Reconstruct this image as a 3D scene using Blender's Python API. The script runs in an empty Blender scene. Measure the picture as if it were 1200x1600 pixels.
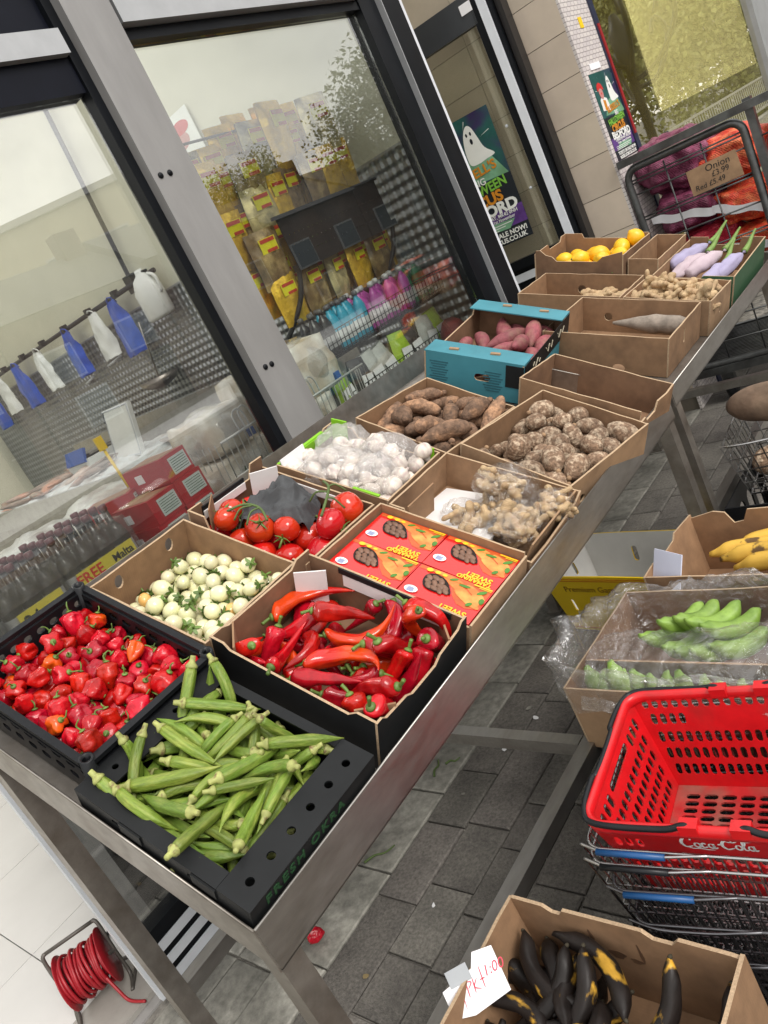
import bpy, bmesh, math, random
from mathutils import Vector, Matrix, Euler, noise
from mathutils.geometry import tessellate_polygon, delaunay_2d_cdt
R_ = math.radians
random.seed(7)
scn = bpy.context.scene
COL = scn.collection

# ---------------------------------------------------------------- camera
cam_d = bpy.data.cameras.new("camera"); cam = bpy.data.objects.new("camera", cam_d); COL.objects.link(cam)
cam_d.sensor_fit = 'VERTICAL'; cam_d.sensor_height = 36.0; cam_d.sensor_width = 27.0
cam_d.lens = 1212.0 / 1600.0 * 36.0
cam_d.clip_start = 0.02; cam_d.clip_end = 2000
cam.matrix_world = Matrix.Translation((0, 0, 1.5)) @ Matrix.Rotation(R_(46.15), 4, 'Z') @ Matrix.Rotation(R_(90 - 16.8), 4, 'X') @ Matrix.Rotation(R_(-27.07), 4, 'Z')
scn.camera = cam

# ---------------------------------------------------------------- sky, sun, exposure
SUN_EL, SUN_AZ = R_(42), R_(-8)          # azimuth measured from +X towards +Y ... light comes from the street side
world = bpy.data.worlds.new("World"); scn.world = world; world.use_nodes = True
nt = world.node_tree; nt.nodes.clear()
wo = nt.nodes.new('ShaderNodeOutputWorld'); bg = nt.nodes.new('ShaderNodeBackground')
sky = nt.nodes.new('ShaderNodeTexSky'); sky.sky_type = 'NISHITA'; sky.sun_disc = False
sky.sun_elevation = SUN_EL; sky.sun_rotation = R_(90) - SUN_AZ
sky.air_density = 1.0; sky.dust_density = 2.0; sky.ozone_density = 1.0
tc = nt.nodes.new('ShaderNodeTexCoord'); mp = nt.nodes.new('ShaderNodeMapping'); mp.inputs['Scale'].default_value = (1.0, 1.0, 2.6)
nz = nt.nodes.new('ShaderNodeTexNoise'); nz.inputs['Scale'].default_value = 2.2; nz.inputs['Detail'].default_value = 7; nz.inputs['Roughness'].default_value = .55
cr = nt.nodes.new('ShaderNodeValToRGB'); cr.color_ramp.elements[0].position = .30; cr.color_ramp.elements[0].color = (5.7, 5.6, 5.6, 1)
cr.color_ramp.elements[1].position = .68; cr.color_ramp.elements[1].color = (10.8, 10.5, 10.0, 1)
mx = nt.nodes.new('ShaderNodeMix'); mx.data_type = 'RGBA'; mx.inputs['Factor'].default_value = .94
nt.links.new(tc.outputs['Generated'], mp.inputs['Vector']); nt.links.new(mp.outputs['Vector'], nz.inputs['Vector'])
nt.links.new(nz.outputs['Fac'], cr.inputs['Fac'])
nt.links.new(sky.outputs['Color'], mx.inputs['A']); nt.links.new(cr.outputs['Color'], mx.inputs['B'])
nt.links.new(mx.outputs['Result'], bg.inputs['Color']); bg.inputs['Strength'].default_value = .12
nt.links.new(bg.outputs['Background'], wo.inputs['Surface'])
sd = bpy.data.lights.new("sun", 'SUN'); sd.energy = 1.5; sd.angle = R_(25); sd.color = (1, .96, .9)
sun = bpy.data.objects.new("sun", sd); COL.objects.link(sun)
dv = Vector((math.cos(SUN_EL) * math.cos(SUN_AZ), math.cos(SUN_EL) * math.sin(SUN_AZ), math.sin(SUN_EL)))
sun.rotation_euler = (-dv).to_track_quat('-Z', 'Y').to_euler()
scn.view_settings.view_transform = 'Standard'; scn.view_settings.look = 'None'
scn.view_settings.exposure = 0.75; scn.view_settings.gamma = 1.0; scn.view_settings.use_curve_mapping = False
try:
    scn.cycles.use_denoising = True; scn.cycles.max_bounces = 8; scn.cycles.transparent_max_bounces = 24
    scn.cycles.caustics_reflective = False; scn.cycles.caustics_refractive = False
except Exception: pass

# ---------------------------------------------------------------- materials
def _n(nt, t, **kw):
    n = nt.nodes.new(t)
    for k, v in kw.items(): setattr(n, k, v)
    return n
MATS = {}
def mk(name, col, rough=.6, metal=0., var=.12, vs=14., col2=None, c2s=6., c2lo=.45, c2hi=.65, bump=0., bs=120., orand=0., ohue=0., spec=.5, coat=0., sss=0., wave=None, stretch=None, ramp=None, alpha=None):
    if name in MATS: return MATS[name]
    m = bpy.data.materials.new(name); m.use_nodes = True; nt = m.node_tree; L = nt.links.new
    p = nt.nodes['Principled BSDF']
    p.inputs['Roughness'].default_value = rough; p.inputs['Metallic'].default_value = metal
    p.inputs['Specular IOR Level'].default_value = spec; p.inputs['Coat Weight'].default_value = coat
    if sss: p.inputs['Subsurface Weight'].default_value = sss; p.inputs['Subsurface Radius'].default_value = (.01, .006, .003); p.inputs['Subsurface Scale'].default_value = .6
    tc = _n(nt, 'ShaderNodeTexCoord'); vec = tc.outputs['Object']
    oi = _n(nt, 'ShaderNodeObjectInfo')
    ad = _n(nt, 'ShaderNodeVectorMath', operation='ADD'); ml = _n(nt, 'ShaderNodeVectorMath', operation='SCALE'); ml.inputs['Scale'].default_value = 3.7
    cx = _n(nt, 'ShaderNodeCombineXYZ')
    for i in 'XYZ': L(oi.outputs['Random'], cx.inputs[i])
    L(cx.outputs[0], ml.inputs[0]); L(vec, ad.inputs[0]); L(ml.outputs[0], ad.inputs[1]); vec = ad.outputs[0]
    if stretch:
        mp = _n(nt, 'ShaderNodeMapping'); mp.inputs['Scale'].default_value = stretch; L(vec, mp.inputs['Vector']); svec = mp.outputs['Vector']
    else: svec = vec
    base = _n(nt, 'ShaderNodeRGB'); base.outputs[0].default_value = (*col, 1); cur = base.outputs[0]
    if col2:
        n2 = _n(nt, 'ShaderNodeTexNoise'); n2.inputs['Scale'].default_value = c2s; n2.inputs['Detail'].default_value = 6; L(svec, n2.inputs['Vector'])
        mr = _n(nt, 'ShaderNodeMapRange'); mr.inputs['From Min'].default_value = c2lo; mr.inputs['From Max'].default_value = c2hi; L(n2.outputs['Fac'], mr.inputs['Value'])
        mxx = _n(nt, 'ShaderNodeMix', data_type='RGBA'); L(mr.outputs[0], mxx.inputs['Factor']); L(cur, mxx.inputs['A']); mxx.inputs['B'].default_value = (*col2, 1); cur = mxx.outputs['Result']
    if var or orand or ohue:
        nn = _n(nt, 'ShaderNodeTexNoise'); nn.inputs['Scale'].default_value = vs; nn.inputs['Detail'].default_value = 8; nn.inputs['Roughness'].default_value = .6; L(svec, nn.inputs['Vector'])
        hs = _n(nt, 'ShaderNodeHueSaturation'); L(cur, hs.inputs['Color'])
        v1 = _n(nt, 'ShaderNodeMapRange'); v1.inputs['From Min'].default_value = .25; v1.inputs['From Max'].default_value = .75
        v1.inputs['To Min'].default_value = 1 - var; v1.inputs['To Max'].default_value = 1 + var; L(nn.outputs['Fac'], v1.inputs['Value'])
        v2 = _n(nt, 'ShaderNodeMapRange'); v2.inputs['To Min'].default_value = 1 - orand; v2.inputs['To Max'].default_value = 1 + orand; L(oi.outputs['Random'], v2.inputs['Value'])
        mu = _n(nt, 'ShaderNodeMath', operation='MULTIPLY'); L(v1.outputs[0], mu.inputs[0]); L(v2.outputs[0], mu.inputs[1]); L(mu.outputs[0], hs.inputs['Value'])
        if ohue:
            ff = _n(nt, 'ShaderNodeMath', operation='MULTIPLY'); ff.inputs[1].default_value = 7.31; L(oi.outputs['Random'], ff.inputs[0])
            fr = _n(nt, 'ShaderNodeMath', operation='FRACT'); L(ff.outputs[0], fr.inputs[0])
            v3 = _n(nt, 'ShaderNodeMapRange'); v3.inputs['To Min'].default_value = .5 - ohue; v3.inputs['To Max'].default_value = .5 + ohue; L(fr.outputs[0], v3.inputs['Value']); L(v3.outputs[0], hs.inputs['Hue'])
        cur = hs.outputs['Color']
    L(cur, p.inputs['Base Color'])
    if rough < .95:
        rn = _n(nt, 'ShaderNodeTexNoise'); rn.inputs['Scale'].default_value = vs * .7; rn.inputs['Detail'].default_value = 5; L(svec, rn.inputs['Vector'])
        rr = _n(nt, 'ShaderNodeMapRange'); rr.inputs['To Min'].default_value = max(.02, rough * .75); rr.inputs['To Max'].default_value = min(1, rough * 1.25); L(rn.outputs['Fac'], rr.inputs['Value']); L(rr.outputs[0], p.inputs['Roughness'])
    h = None
    if bump:
        bn = _n(nt, 'ShaderNodeTexNoise'); bn.inputs['Scale'].default_value = bs; bn.inputs['Detail'].default_value = 4; L(svec, bn.inputs['Vector'])
        b = _n(nt, 'ShaderNodeBump'); b.inputs['Strength'].default_value = bump; b.inputs['Distance'].default_value = .004; L(bn.outputs['Fac'], b.inputs['Height']); L(b.outputs[0], p.inputs['Normal']); h = b
    if wave:  # (direction, scale, strength)
        w = _n(nt, 'ShaderNodeTexWave', bands_direction=wave[0]); w.inputs['Scale'].default_value = wave[1]; w.inputs['Distortion'].default_value = wave[3] if len(wave) > 3 else .3; L(tc.outputs['Object'], w.inputs['Vector'])
        b2 = _n(nt, 'ShaderNodeBump'); b2.inputs['Strength'].default_value = wave[2]; b2.inputs['Distance'].default_value = .003; L(w.outputs['Fac'], b2.inputs['Height'])
        if h: L(h.outputs[0], b2.inputs['Normal'])
        L(b2.outputs[0], p.inputs['Normal'])
    MATS[name] = m
    return m

def glassy(name, tint=(1, 1, 1), ior=1.5, rough=0., dirt=0., dirtcol=(.75, .76, .74), wrinkle=0., ws=25., boost=1., base_refl=0., streak=0.):
    """thin clear sheet: transparent with a Fresnel gloss, a little dust or creases that scatter white"""
    if name in MATS: return MATS[name]
    m = bpy.data.materials.new(name); m.use_nodes = True; nt = m.node_tree; L = nt.links.new; nt.nodes.clear()
    o = _n(nt, 'ShaderNodeOutputMaterial'); tr = _n(nt, 'ShaderNodeBsdfTransparent'); tr.inputs['Color'].default_value = (*tint, 1)
    gl = _n(nt, 'ShaderNodeBsdfGlossy'); gl.inputs['Roughness'].default_value = rough; gl.inputs['Color'].default_value = (1, 1, 1, 1)
    fr = _n(nt, 'ShaderNodeFresnel'); fr.inputs['IOR'].default_value = ior
    # a thin sheet reflects alike from both sides: use the geometry's facing-independent Fresnel
    lw = _n(nt, 'ShaderNodeLayerWeight'); lw.inputs['Blend'].default_value = .5
    pw = _n(nt, 'ShaderNodeMath', operation='POWER'); pw.inputs[1].default_value = 3.2; L(lw.outputs['Facing'], pw.inputs[0])
    ma = _n(nt, 'ShaderNodeMath', operation='MULTIPLY_ADD'); ma.use_clamp = True; ma.inputs[1].default_value = boost; ma.inputs[2].default_value = base_refl + ((ior - 1) / (ior + 1)) ** 2 * 2; L(pw.outputs[0], ma.inputs[0])
    mix = _n(nt, 'ShaderNodeMixShader'); L(ma.outputs[0], mix.inputs[0]); L(tr.outputs[0], mix.inputs[1]); L(gl.outputs[0], mix.inputs[2])
    cur = mix.outputs[0]; tc = _n(nt, 'ShaderNodeTexCoord')
    if wrinkle:
        n1 = _n(nt, 'ShaderNodeTexNoise'); n1.inputs['Scale'].default_value = ws; n1.inputs['Detail'].default_value = 5; n1.inputs['Distortion'].default_value = 1.5; L(tc.outputs['Object'], n1.inputs['Vector'])
        b = _n(nt, 'ShaderNodeBump'); b.inputs['Strength'].default_value = wrinkle; b.inputs['Distance'].default_value = .01; L(n1.outputs['Fac'], b.inputs['Height']); L(b.outputs[0], gl.inputs['Normal']); L(b.outputs[0], lw.inputs['Normal'])
    if dirt or streak:
        df = _n(nt, 'ShaderNodeBsdfDiffuse'); df.inputs['Color'].default_value = (*dirtcol, 1)
        tl = _n(nt, 'ShaderNodeBsdfTranslucent'); tl.inputs['Color'].default_value = (*dirtcol, 1)
        ms = _n(nt, 'ShaderNodeMixShader'); ms.inputs[0].default_value = .3; L(df.outputs[0], ms.inputs[1]); L(tl.outputs[0], ms.inputs[2])
        n2 = _n(nt, 'ShaderNodeTexNoise'); n2.inputs['Scale'].default_value = 3 if not streak else ws * .8; n2.inputs['Detail'].default_value = 8; n2.inputs['Roughness'].default_value = .7; L(tc.outputs['Object'], n2.inputs['Vector'])
        mr = _n(nt, 'ShaderNodeMapRange'); L(n2.outputs['Fac'], mr.inputs['Value'])
        if streak:
            n2.noise_type = 'RIDGED_MULTIFRACTAL'
            mr.inputs['From Min'].default_value = .45; mr.inputs['From Max'].default_value = 1.25; mr.inputs['To Min'].default_value = dirt; mr.inputs['To Max'].default_value = dirt + streak
        else:
            mr.inputs['From Min'].default_value = .35; mr.inputs['From Max'].default_value = .8; mr.inputs['To Max'].default_value = dirt
        m2 = _n(nt, 'ShaderNodeMixShader'); L(mr.outputs[0], m2.inputs[0]); L(cur, m2.inputs[1]); L(ms.outputs[0], m2.inputs[2]); cur = m2.outputs[0]
    L(cur, o.inputs['Surface']); MATS[name] = m
    return m

CARD = mk('cardboard', (.275, .160, .086), .85, var=.2, vs=24, col2=(.19, .108, .058), c2s=9, c2lo=.48, c2hi=.75, orand=.14, bump=.08, bs=60, wave=('Y', 55, .05))
CARD2 = mk('cardboard_dark', (.21, .118, .066), .85, var=.2, vs=24, col2=(.150, .082, .046), c2s=9, orand=.1, bump=.08, bs=60)
CARDP = mk('cardboard_pale', (.34, .215, .122), .85, var=.18, vs=24, col2=(.25, .155, .088), c2s=9, orand=.1, bump=.08, bs=60)
EDGE = mk('cardboard_edge', (.42, .30, .19), .9, var=.3, vs=260)
BLACKCARD = mk('black_printed_card', (.010, .011, .012), .5, spec=.22, var=.3, vs=9, bump=.03, bs=60)
WHITECARD = mk('white_card', (.72, .70, .69), .75, var=.06)
BLACKPL = mk('black_plastic', (.009, .010, .012), .36, spec=.28, var=.4, vs=10, bump=.03, bs=300)
STEEL = mk('stainless_steel', (.42, .405, .385), .42, 1., var=.10, vs=30, stretch=(3, .8, 3), col2=(.33, .31, .285), c2s=6, c2lo=.42, c2hi=.75, bump=.03, bs=60)
STEELD = mk('stainless_steel_dull', (.36, .335, .305), .42, .9, var=.16, vs=40, col2=(.26, .23, .20), c2s=11, c2lo=.42, c2hi=.72, bump=.05, bs=60)
PAPER = mk('paper', (.78, .78, .80), .8, var=.04)

# ---------------------------------------------------------------- mesh helpers
def inpoly(x, y, P):
    c = False; j = len(P) - 1
    for i in range(len(P)):
        if (P[i].y > y) != (P[j].y > y) and x < (P[j].x - P[i].x) * (y - P[i].y) / (P[j].y - P[i].y) + P[i].x: c = not c
        j = i
    return c
def cdt(loops, flat):
    ed = []; o = 0
    for l in loops: ed += [(o + i, o + (i + 1) % len(l)) for i in range(len(l))]; o += len(l)
    r = delaunay_2d_cdt([Vector((p.x, p.y)) for p in flat], ed, [], 0, 1e-7)
    vs, fs, vo = r[0], r[2], r[3]; bb = [(min(p.x for p in l), max(p.x for p in l), min(p.y for p in l), max(p.y for p in l), l) for l in loops[1:]]; out = []
    for f in fs:
        x = sum(vs[i].x for i in f) / 3; y = sum(vs[i].y for i in f) / 3
        if not inpoly(x, y, loops[0]): continue
        if any(a < x < b and c < y < d and inpoly(x, y, l) for a, b, c, d, l in bb): continue
        out.append(tuple(vo[i][0] for i in f))
    return out
class MB:
    def __init__(s): s.v = []; s.f = []; s.m = []; s.sm = []
    def add(s, vs, fs, mi=0, smooth=False, M=None):
        o = len(s.v)
        s.v += [tuple(M @ Vector(p)) if M else tuple(p) for p in vs]
        for f in fs: s.f.append(tuple(i + o for i in f)); s.m.append(mi); s.sm.append(smooth)
        return s
    def box(s, c, d, mi=0, M=None, rz=0., taper=1.):
        x, y, z = d[0] / 2, d[1] / 2, d[2] / 2; vs = []
        for k, sz in ((-1, 1.), (1, taper)):
            for (a, b) in ((-1, -1), (1, -1), (1, 1), (-1, 1)):
                p = Vector((a * x * sz, b * y * sz, k * z))
                if rz: p = Matrix.Rotation(rz, 3, 'Z') @ p
                vs.append(p + Vector(c))
        return s.add(vs, [(3, 2, 1, 0), (4, 5, 6, 7), (0, 1, 5, 4), (1, 2, 6, 5), (2, 3, 7, 6), (3, 0, 4, 7)], mi, False, M)
    def bar(s, a, b, w, h, mi=0, up=(0, 0, 1), M=None):
        a, b = Vector(a), Vector(b); d = (b - a).normalized(); u = Vector(up)
        if abs(d.dot(u)) > .98: u = Vector((0, 1, 0))
        r = d.cross(u).normalized(); u = r.cross(d).normalized(); vs = []
        for p in (a, b):
            for (i, j) in ((-1, -1), (1, -1), (1, 1), (-1, 1)): vs.append(p + r * i * w / 2 + u * j * h / 2)
        return s.add(vs, [(3, 2, 1, 0), (4, 5, 6, 7), (0, 1, 5, 4), (1, 2, 6, 5), (2, 3, 7, 6), (3, 0, 4, 7)], mi, False, M)
    def tube(s, pts, r, seg=8, mi=0, cap=True, M=None, flat=1., closed=False, fn=None):
        pts = [Vector(p) for p in pts]; n = len(pts); vs = []; fs = []
        rad = r if callable(r) else (lambda t: r)
        ref = Vector((0, 0, 1))
        t0 = (pts[1] - pts[0]).normalized()
        if abs(t0.dot(ref)) > .9: ref = Vector((1, 0, 0))
        u = t0.cross(ref).normalized()
        for i, p in enumerate(pts):
            if closed: t = pts[(i + 1) % n] - pts[i - 1]
            else: t = pts[min(i + 1, n - 1)] - pts[max(i - 1, 0)]
            t = t.normalized() if t.length > 1e-9 else t0
            u = (u - t * u.dot(t)); u = u.normalized() if u.length > 1e-6 else t.orthogonal().normalized()
            w = t.cross(u); q = rad(i / (n - 1) if n > 1 else 0)
            for k in range(seg):
                a = 2 * math.pi * k / seg; rr = q * (fn(i / (n - 1), a) if fn else 1.)
                vs.append(p + u * math.cos(a) * rr + w * math.sin(a) * rr * flat)
        for i in range(n if closed else n - 1):
            j = (i + 1) % n
            for k in range(seg): fs.append((i * seg + k, i * seg + (k + 1) % seg, j * seg + (k + 1) % seg, j * seg + k))
        if cap and not closed:
            fs.append(tuple(reversed(range(seg)))); fs.append(tuple(range((n - 1) * seg, n * seg)))
        return s.add(vs, fs, mi, True, M)
    def lathe(s, prof, seg=16, mi=0, fn=None, M=None, cap=True):
        vs = []; fs = []; n = len(prof)
        for i, (r, z) in enumerate(prof):
            for k in range(seg):
                a = 2 * math.pi * k / seg; q = r * (fn(i / (n - 1), a) if fn else 1)
                vs.append((q * math.cos(a), q * math.sin(a), z))
        for i in range(n - 1):
            for k in range(seg): fs.append((i * seg + k, i * seg + (k + 1) % seg, (i + 1) * seg + (k + 1) % seg, (i + 1) * seg + k))
        if cap: fs.append(tuple(reversed(range(seg)))); fs.append(tuple(range((n - 1) * seg, n * seg)))
        return s.add(vs, fs, mi, True, M)
    def plate(s, outline, t, holes=(), mi=0, me=None, M=None, m0=None):
        """flat panel in local XY from an outline with holes, thickness t along +Z (0..t); sides get material me"""
        me = mi if me is None else me
        loops = [[Vector((p[0], p[1], 0)) for p in outline]] + [[Vector((p[0], p[1], 0)) for p in h] for h in holes]
        flat = [p for l in loops for p in l]; n = len(flat)
        tri = tessellate_polygon(loops) if len(holes) < 2 else cdt(loops, flat)
        vs = [(p.x, p.y, 0) for p in flat] + [(p.x, p.y, t) for p in flat]
        def area(a, b, c): return (flat[b].x - flat[a].x) * (flat[c].y - flat[a].y) - (flat[b].y - flat[a].y) * (flat[c].x - flat[a].x)
        fs = []; f0 = []
        for a, b, c in tri:
            if area(a, b, c) < 0: b, c = c, b
            fs.append((a + n, b + n, c + n)); f0.append((c, b, a))
        s.add(vs, fs, mi, False, M); s.add(vs, f0, mi if m0 is None else m0, False, M); o = 0; side = []
        for li, l in enumerate(loops):
            m = len(l); ar = sum(l[i].x * l[(i + 1) % m].y - l[(i + 1) % m].x * l[i].y for i in range(m))
            flip = (ar < 0) ^ (li > 0)
            for i in range(m):
                a, b = o + i, o + (i + 1) % m
                side.append((b, a, a + n, b + n) if flip else (a, b, b + n, a + n))
            o += m
        s.add(vs, side, me, False, M)
        return s
    def build(s, name, mats, parent=None, loc=None, rot=None):
        me = bpy.data.meshes.new(name); me.from_pydata(s.v, [], s.f)
        for m in (mats if isinstance(mats, (list, tuple)) else [mats]): me.materials.append(m)
        me.polygons.foreach_set('material_index', s.m); me.polygons.foreach_set('use_smooth', s.sm); me.update()
        o = bpy.data.objects.new(name, me); COL.objects.link(o)
        if parent: o.parent = parent
        if loc: o.location = loc
        if rot: o.rotation_euler = rot
        return o
def tag(o, label=None, cat=None, group=None, kind=None):
    if label: o['label'] = label
    if cat: o['category'] = cat
    if group: o['group'] = group
    if kind: o['kind'] = kind
    return o
def empty(name, label=None, cat=None, group=None, loc=(0, 0, 0), rot=None, M=None):
    o = bpy.data.objects.new(name, None); o.empty_display_size = .05; COL.objects.link(o)
    if M is not None: o.matrix_world = M
    else:
        o.location = loc
        if rot: o.rotation_euler = rot
    return tag(o, label, cat, group)
def inst(proto, M, label=None, group=None, cat=None):
    """place a copy of a prototype: ('name', [(part name, mesh, [(sub name, mesh)])]) """
    root = bpy.data.objects.new(proto['name'], None); root.empty_display_size = .02; COL.objects.link(root); root.matrix_world = M
    tag(root, label or proto.get('label'), cat or proto.get('cat'), group or proto.get('group'))
    for nm, me in proto['parts']:
        c = bpy.data.objects.new(nm, me); COL.objects.link(c); c.parent = root
    return root
def mesh_of(mb, mats, name='m'):
    me = bpy.data.meshes.new(name); me.from_pydata(mb.v, [], mb.f)
    for m in (mats if isinstance(mats, (list, tuple)) else [mats]): me.materials.append(m)
    me.polygons.foreach_set('material_index', mb.m); me.polygons.foreach_set('use_smooth', mb.sm); me.update()
    return me
def ellipse(cx, cy, rx, ry, n=16, rev=True):
    p = [(cx + rx * math.cos(2 * math.pi * i / n), cy + ry * math.sin(2 * math.pi * i / n)) for i in range(n)]
    return p[::-1] if rev else p
def slot(cx, cy, w, h, n=6):
    """stadium outline, clockwise"""
    r = min(w, h) / 2; p = []
    if w >= h:
        for i in range(n + 1): a = -math.pi / 2 + math.pi * i / n; p.append((cx + w / 2 - r + r * math.cos(a), cy + r * math.sin(a)))
        for i in range(n + 1): a = math.pi / 2 + math.pi * i / n; p.append((cx - w / 2 + r + r * math.cos(a), cy + r * math.sin(a)))
    else:
        for i in range(n + 1): a = math.pi * i / n; p.append((cx + r * math.cos(a), cy + h / 2 - r + r * math.sin(a)))
        for i in range(n + 1): a = math.pi + math.pi * i / n; p.append((cx + r * math.cos(a), cy - h / 2 + r + r * math.sin(a)))
    return p[::-1]
def spline(pts, n=24, closed=False):
    """Catmull-Rom through points"""
    P = [Vector(p) if len(p) == 3 else Vector((p[0], p[1], 0)) for p in pts]; m = len(P); out = []
    segs = m if closed else m - 1
    for i in range(segs):
        if closed: a, b, c, d = P[(i - 1) % m], P[i], P[(i + 1) % m], P[(i + 2) % m]
        else: a, b, c, d = P[max(i - 1, 0)], P[i], P[i + 1], P[min(i + 2, m - 1)]
        k = max(2, n // segs)
        for j in range(k):
            t = j / k
            out.append(.5 * ((2 * b) + (c - a) * t + (2 * a - 5 * b + 4 * c - d) * t * t + (-a + 3 * b - 3 * c + d) * t ** 3))
    if not closed: out.append(P[-1])
    return out
_FONTS = {}
def text_mesh(txt, size, mat, name='lettering', parent=None, M=None, extrude=.0004, align='LEFT', sx=1., shear=0., bold=0., spacing=1.):
    cu = bpy.data.curves.new('t', 'FONT'); cu.body = txt; cu.size = size; cu.align_x = align; cu.extrude = extrude; cu.shear = shear; cu.offset = bold; cu.space_character = spacing; cu.resolution_u = 3
    cu.space_line = .85
    ob = bpy.data.objects.new('t', cu); COL.objects.link(ob)
    dg = bpy.context.evaluated_depsgraph_get(); me = bpy.data.meshes.new_from_object(ob.evaluated_get(dg))
    bpy.data.objects.remove(ob); bpy.data.curves.remove(cu)
    if sx != 1.: me.transform(Matrix.Diagonal((sx, 1, 1, 1)))
    me.materials.clear(); me.materials.append(mat); me.name = name
    o = bpy.data.objects.new(name, me); COL.objects.link(o)
    if parent: o.parent = parent
    if M is not None: o.matrix_local = M
    return o
# planes for flat printed things: build local frames
def frame(o, x, y):
    """matrix whose local X runs along x, local Y along y, local Z out"""
    x = Vector(x).normalized(); y = Vector(y); y = (y - x * y.dot(x)).normalized(); z = x.cross(y)
    M = Matrix.Identity(4)
    for i in range(3): M[i][0] = x[i]; M[i][1] = y[i]; M[i][2] = z[i]; M[i][3] = o[i]
    return M
# sloping display tables
RIMX, RIMZ = -.975, .75
def slope_M(s, y, off, th, yaw=0.):
    c, n = math.cos(th), math.sin(th)
    return Matrix.Translation((RIMX - s * c + off * n, y, RIMZ + s * n + off * c)) @ Matrix.Rotation(th, 4, 'Y') @ Matrix.Rotation(yaw, 4, 'Z')
TH1, TH2 = R_(28), R_(21)
# ---------------------------------------------------------------- produce prototypes (shared meshes)
GREENSTEM = mk('green_stem', (.10, .17, .03), .5, var=.25, vs=60, orand=.25)
def nv(p, s, seed): return noise.noise(Vector(p) * s + Vector((seed * 7.13, seed * 3.1, seed * 1.7)))
def blob(L, prof, seg, rings, seed, lump=.08, ls=30., lobes=0, lobe=.0, bend=0., flat=1., ringn=0, ringa=0., mi=0, twist=0., mb=None, M=None, fold=0., wr=0.):
    """closed body along local X, length L, prof(t)=radius; lumpy; bent in XY"""
    mb = mb or MB(); vs = []; fs = []
    for i in range(rings + 1):
        t = i / rings; r = prof(t); x = (t - .5) * L
        by = bend * L * (4 * (t - .5) ** 2 - .5)
        for k in range(seg):
            a = 2 * math.pi * k / seg
            q = r * (1 + lobe * math.cos(lobes * a + twist * t)) if lobes else r
            if fold: q *= 1 - fold * (1 - abs(math.cos(lobes * a / 2 + twist * t + seed))) ** 1.6 * math.sin(math.pi * min(1, t * 1.15)) 
            if wr: q *= 1 + wr * (noise.ridged_multi_fractal(Vector((x * 45 + seed, math.cos(a) * 1.3, math.sin(a) * 1.3)), 1., 2.1, 3, 1., 2.) - 1.1)
            if ringn: q *= 1 + ringa * math.sin(ringn * 2 * math.pi * t + 1.2 * math.sin(a + seed))
            p = Vector((x, q * math.cos(a), q * math.sin(a) * flat))
            q *= 1 + lump * nv(p, ls, seed) * 2
            vs.append((x + lump * r * nv(p, ls, seed + 5), q * math.cos(a) + by, q * math.sin(a) * flat))
    for i in range(rings):
        for k in range(seg): fs.append((i * seg + (k + 1) % seg, i * seg + k, (i + 1) * seg + k, (i + 1) * seg + (k + 1) % seg))
    fs.append(tuple(range(seg))); fs.append(tuple(reversed(range(rings * seg, (rings + 1) * seg))))
    mb.add(vs, fs, mi, True, M); return mb
def ell(t, R, p=.5, lo=.05): return max(R * lo, R * (max(0., 1 - (2 * t - 1) ** 2)) ** p)
PROTO = {}
def proto(key, name, cat, parts): PROTO.setdefault(key, []).append(dict(name=name, cat=cat, parts=parts))
RED = mk('scotch_bonnet_skin', (.42, .005, .009), .26, var=.4, vs=70, orand=.32, ohue=.005, coat=.08, spec=.4, bump=.25, bs=170)
ORANGE = mk('orange_pepper_skin', (.62, .085, .006), .24, var=.2, vs=50, orand=.2, col2=(.50, .012, .008), c2s=22, coat=.15, spec=.4)
def habanero(seed, mat, key):
    rnd = random.Random(seed); L = rnd.uniform(.036, .049); Rr = rnd.uniform(.0175, .0225)
    lob = rnd.choice((3, 4)); am = rnd.uniform(.10, .18)
    def pr(t):
        if t < .12: return Rr * (.45 + 4.2 * t)
        if t < .45: return Rr * (.95 + .05 * math.sin((t - .12) / .33 * math.pi))
        return Rr * max(.10, (1 - ((t - .45) / .57) ** 1.7) * .95)
    body = blob(L, pr, 24, 20, seed, .10, 50, lob, am * .35, rnd.uniform(-.1, .1), twist=rnd.uniform(-1, 1), fold=rnd.uniform(.28, .5), wr=.15)
    st = MB(); x0 = -L / 2
    st.lathe([(.002, 0), (.006, .001), (.0056, .0025), (.002, .004)], 8, M=Matrix.Translation((x0 - .001, 0, 0)) @ Matrix.Rotation(R_(-90), 4, 'Y'))
    h = rnd.uniform(.010, .024); st.tube(spline([(x0 - .003, 0, 0), (x0 - .003 - h * .5, .003, .002), (x0 - h, .010 * rnd.uniform(-1, 1), .008 * rnd.uniform(-1, 1))], 6), lambda t: .0017 * (1 - .3 * t), 6)
    proto(key, 'scotch_bonnet_pepper', 'pepper', [('flesh', mesh_of(body, mat)), ('stem', mesh_of(st, GREENSTEM))])
for i in range(7): habanero(i, RED, 'hab')
for i in range(3): habanero(20 + i, ORANGE, 'hab')
OKRA = mk('okra_skin', (.128, .200, .022), .5, var=.32, vs=60, orand=.25, ohue=.012, col2=(.20, .25, .042), c2s=26, stretch=(1, 4, 4), bump=.35, bs=120)
OKRACAP = mk('okra_cap', (.30, .32, .10), .6, var=.35, vs=80, col2=(.14, .085, .04), c2s=90, c2lo=.55, c2hi=.7, orand=.15)
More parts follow.
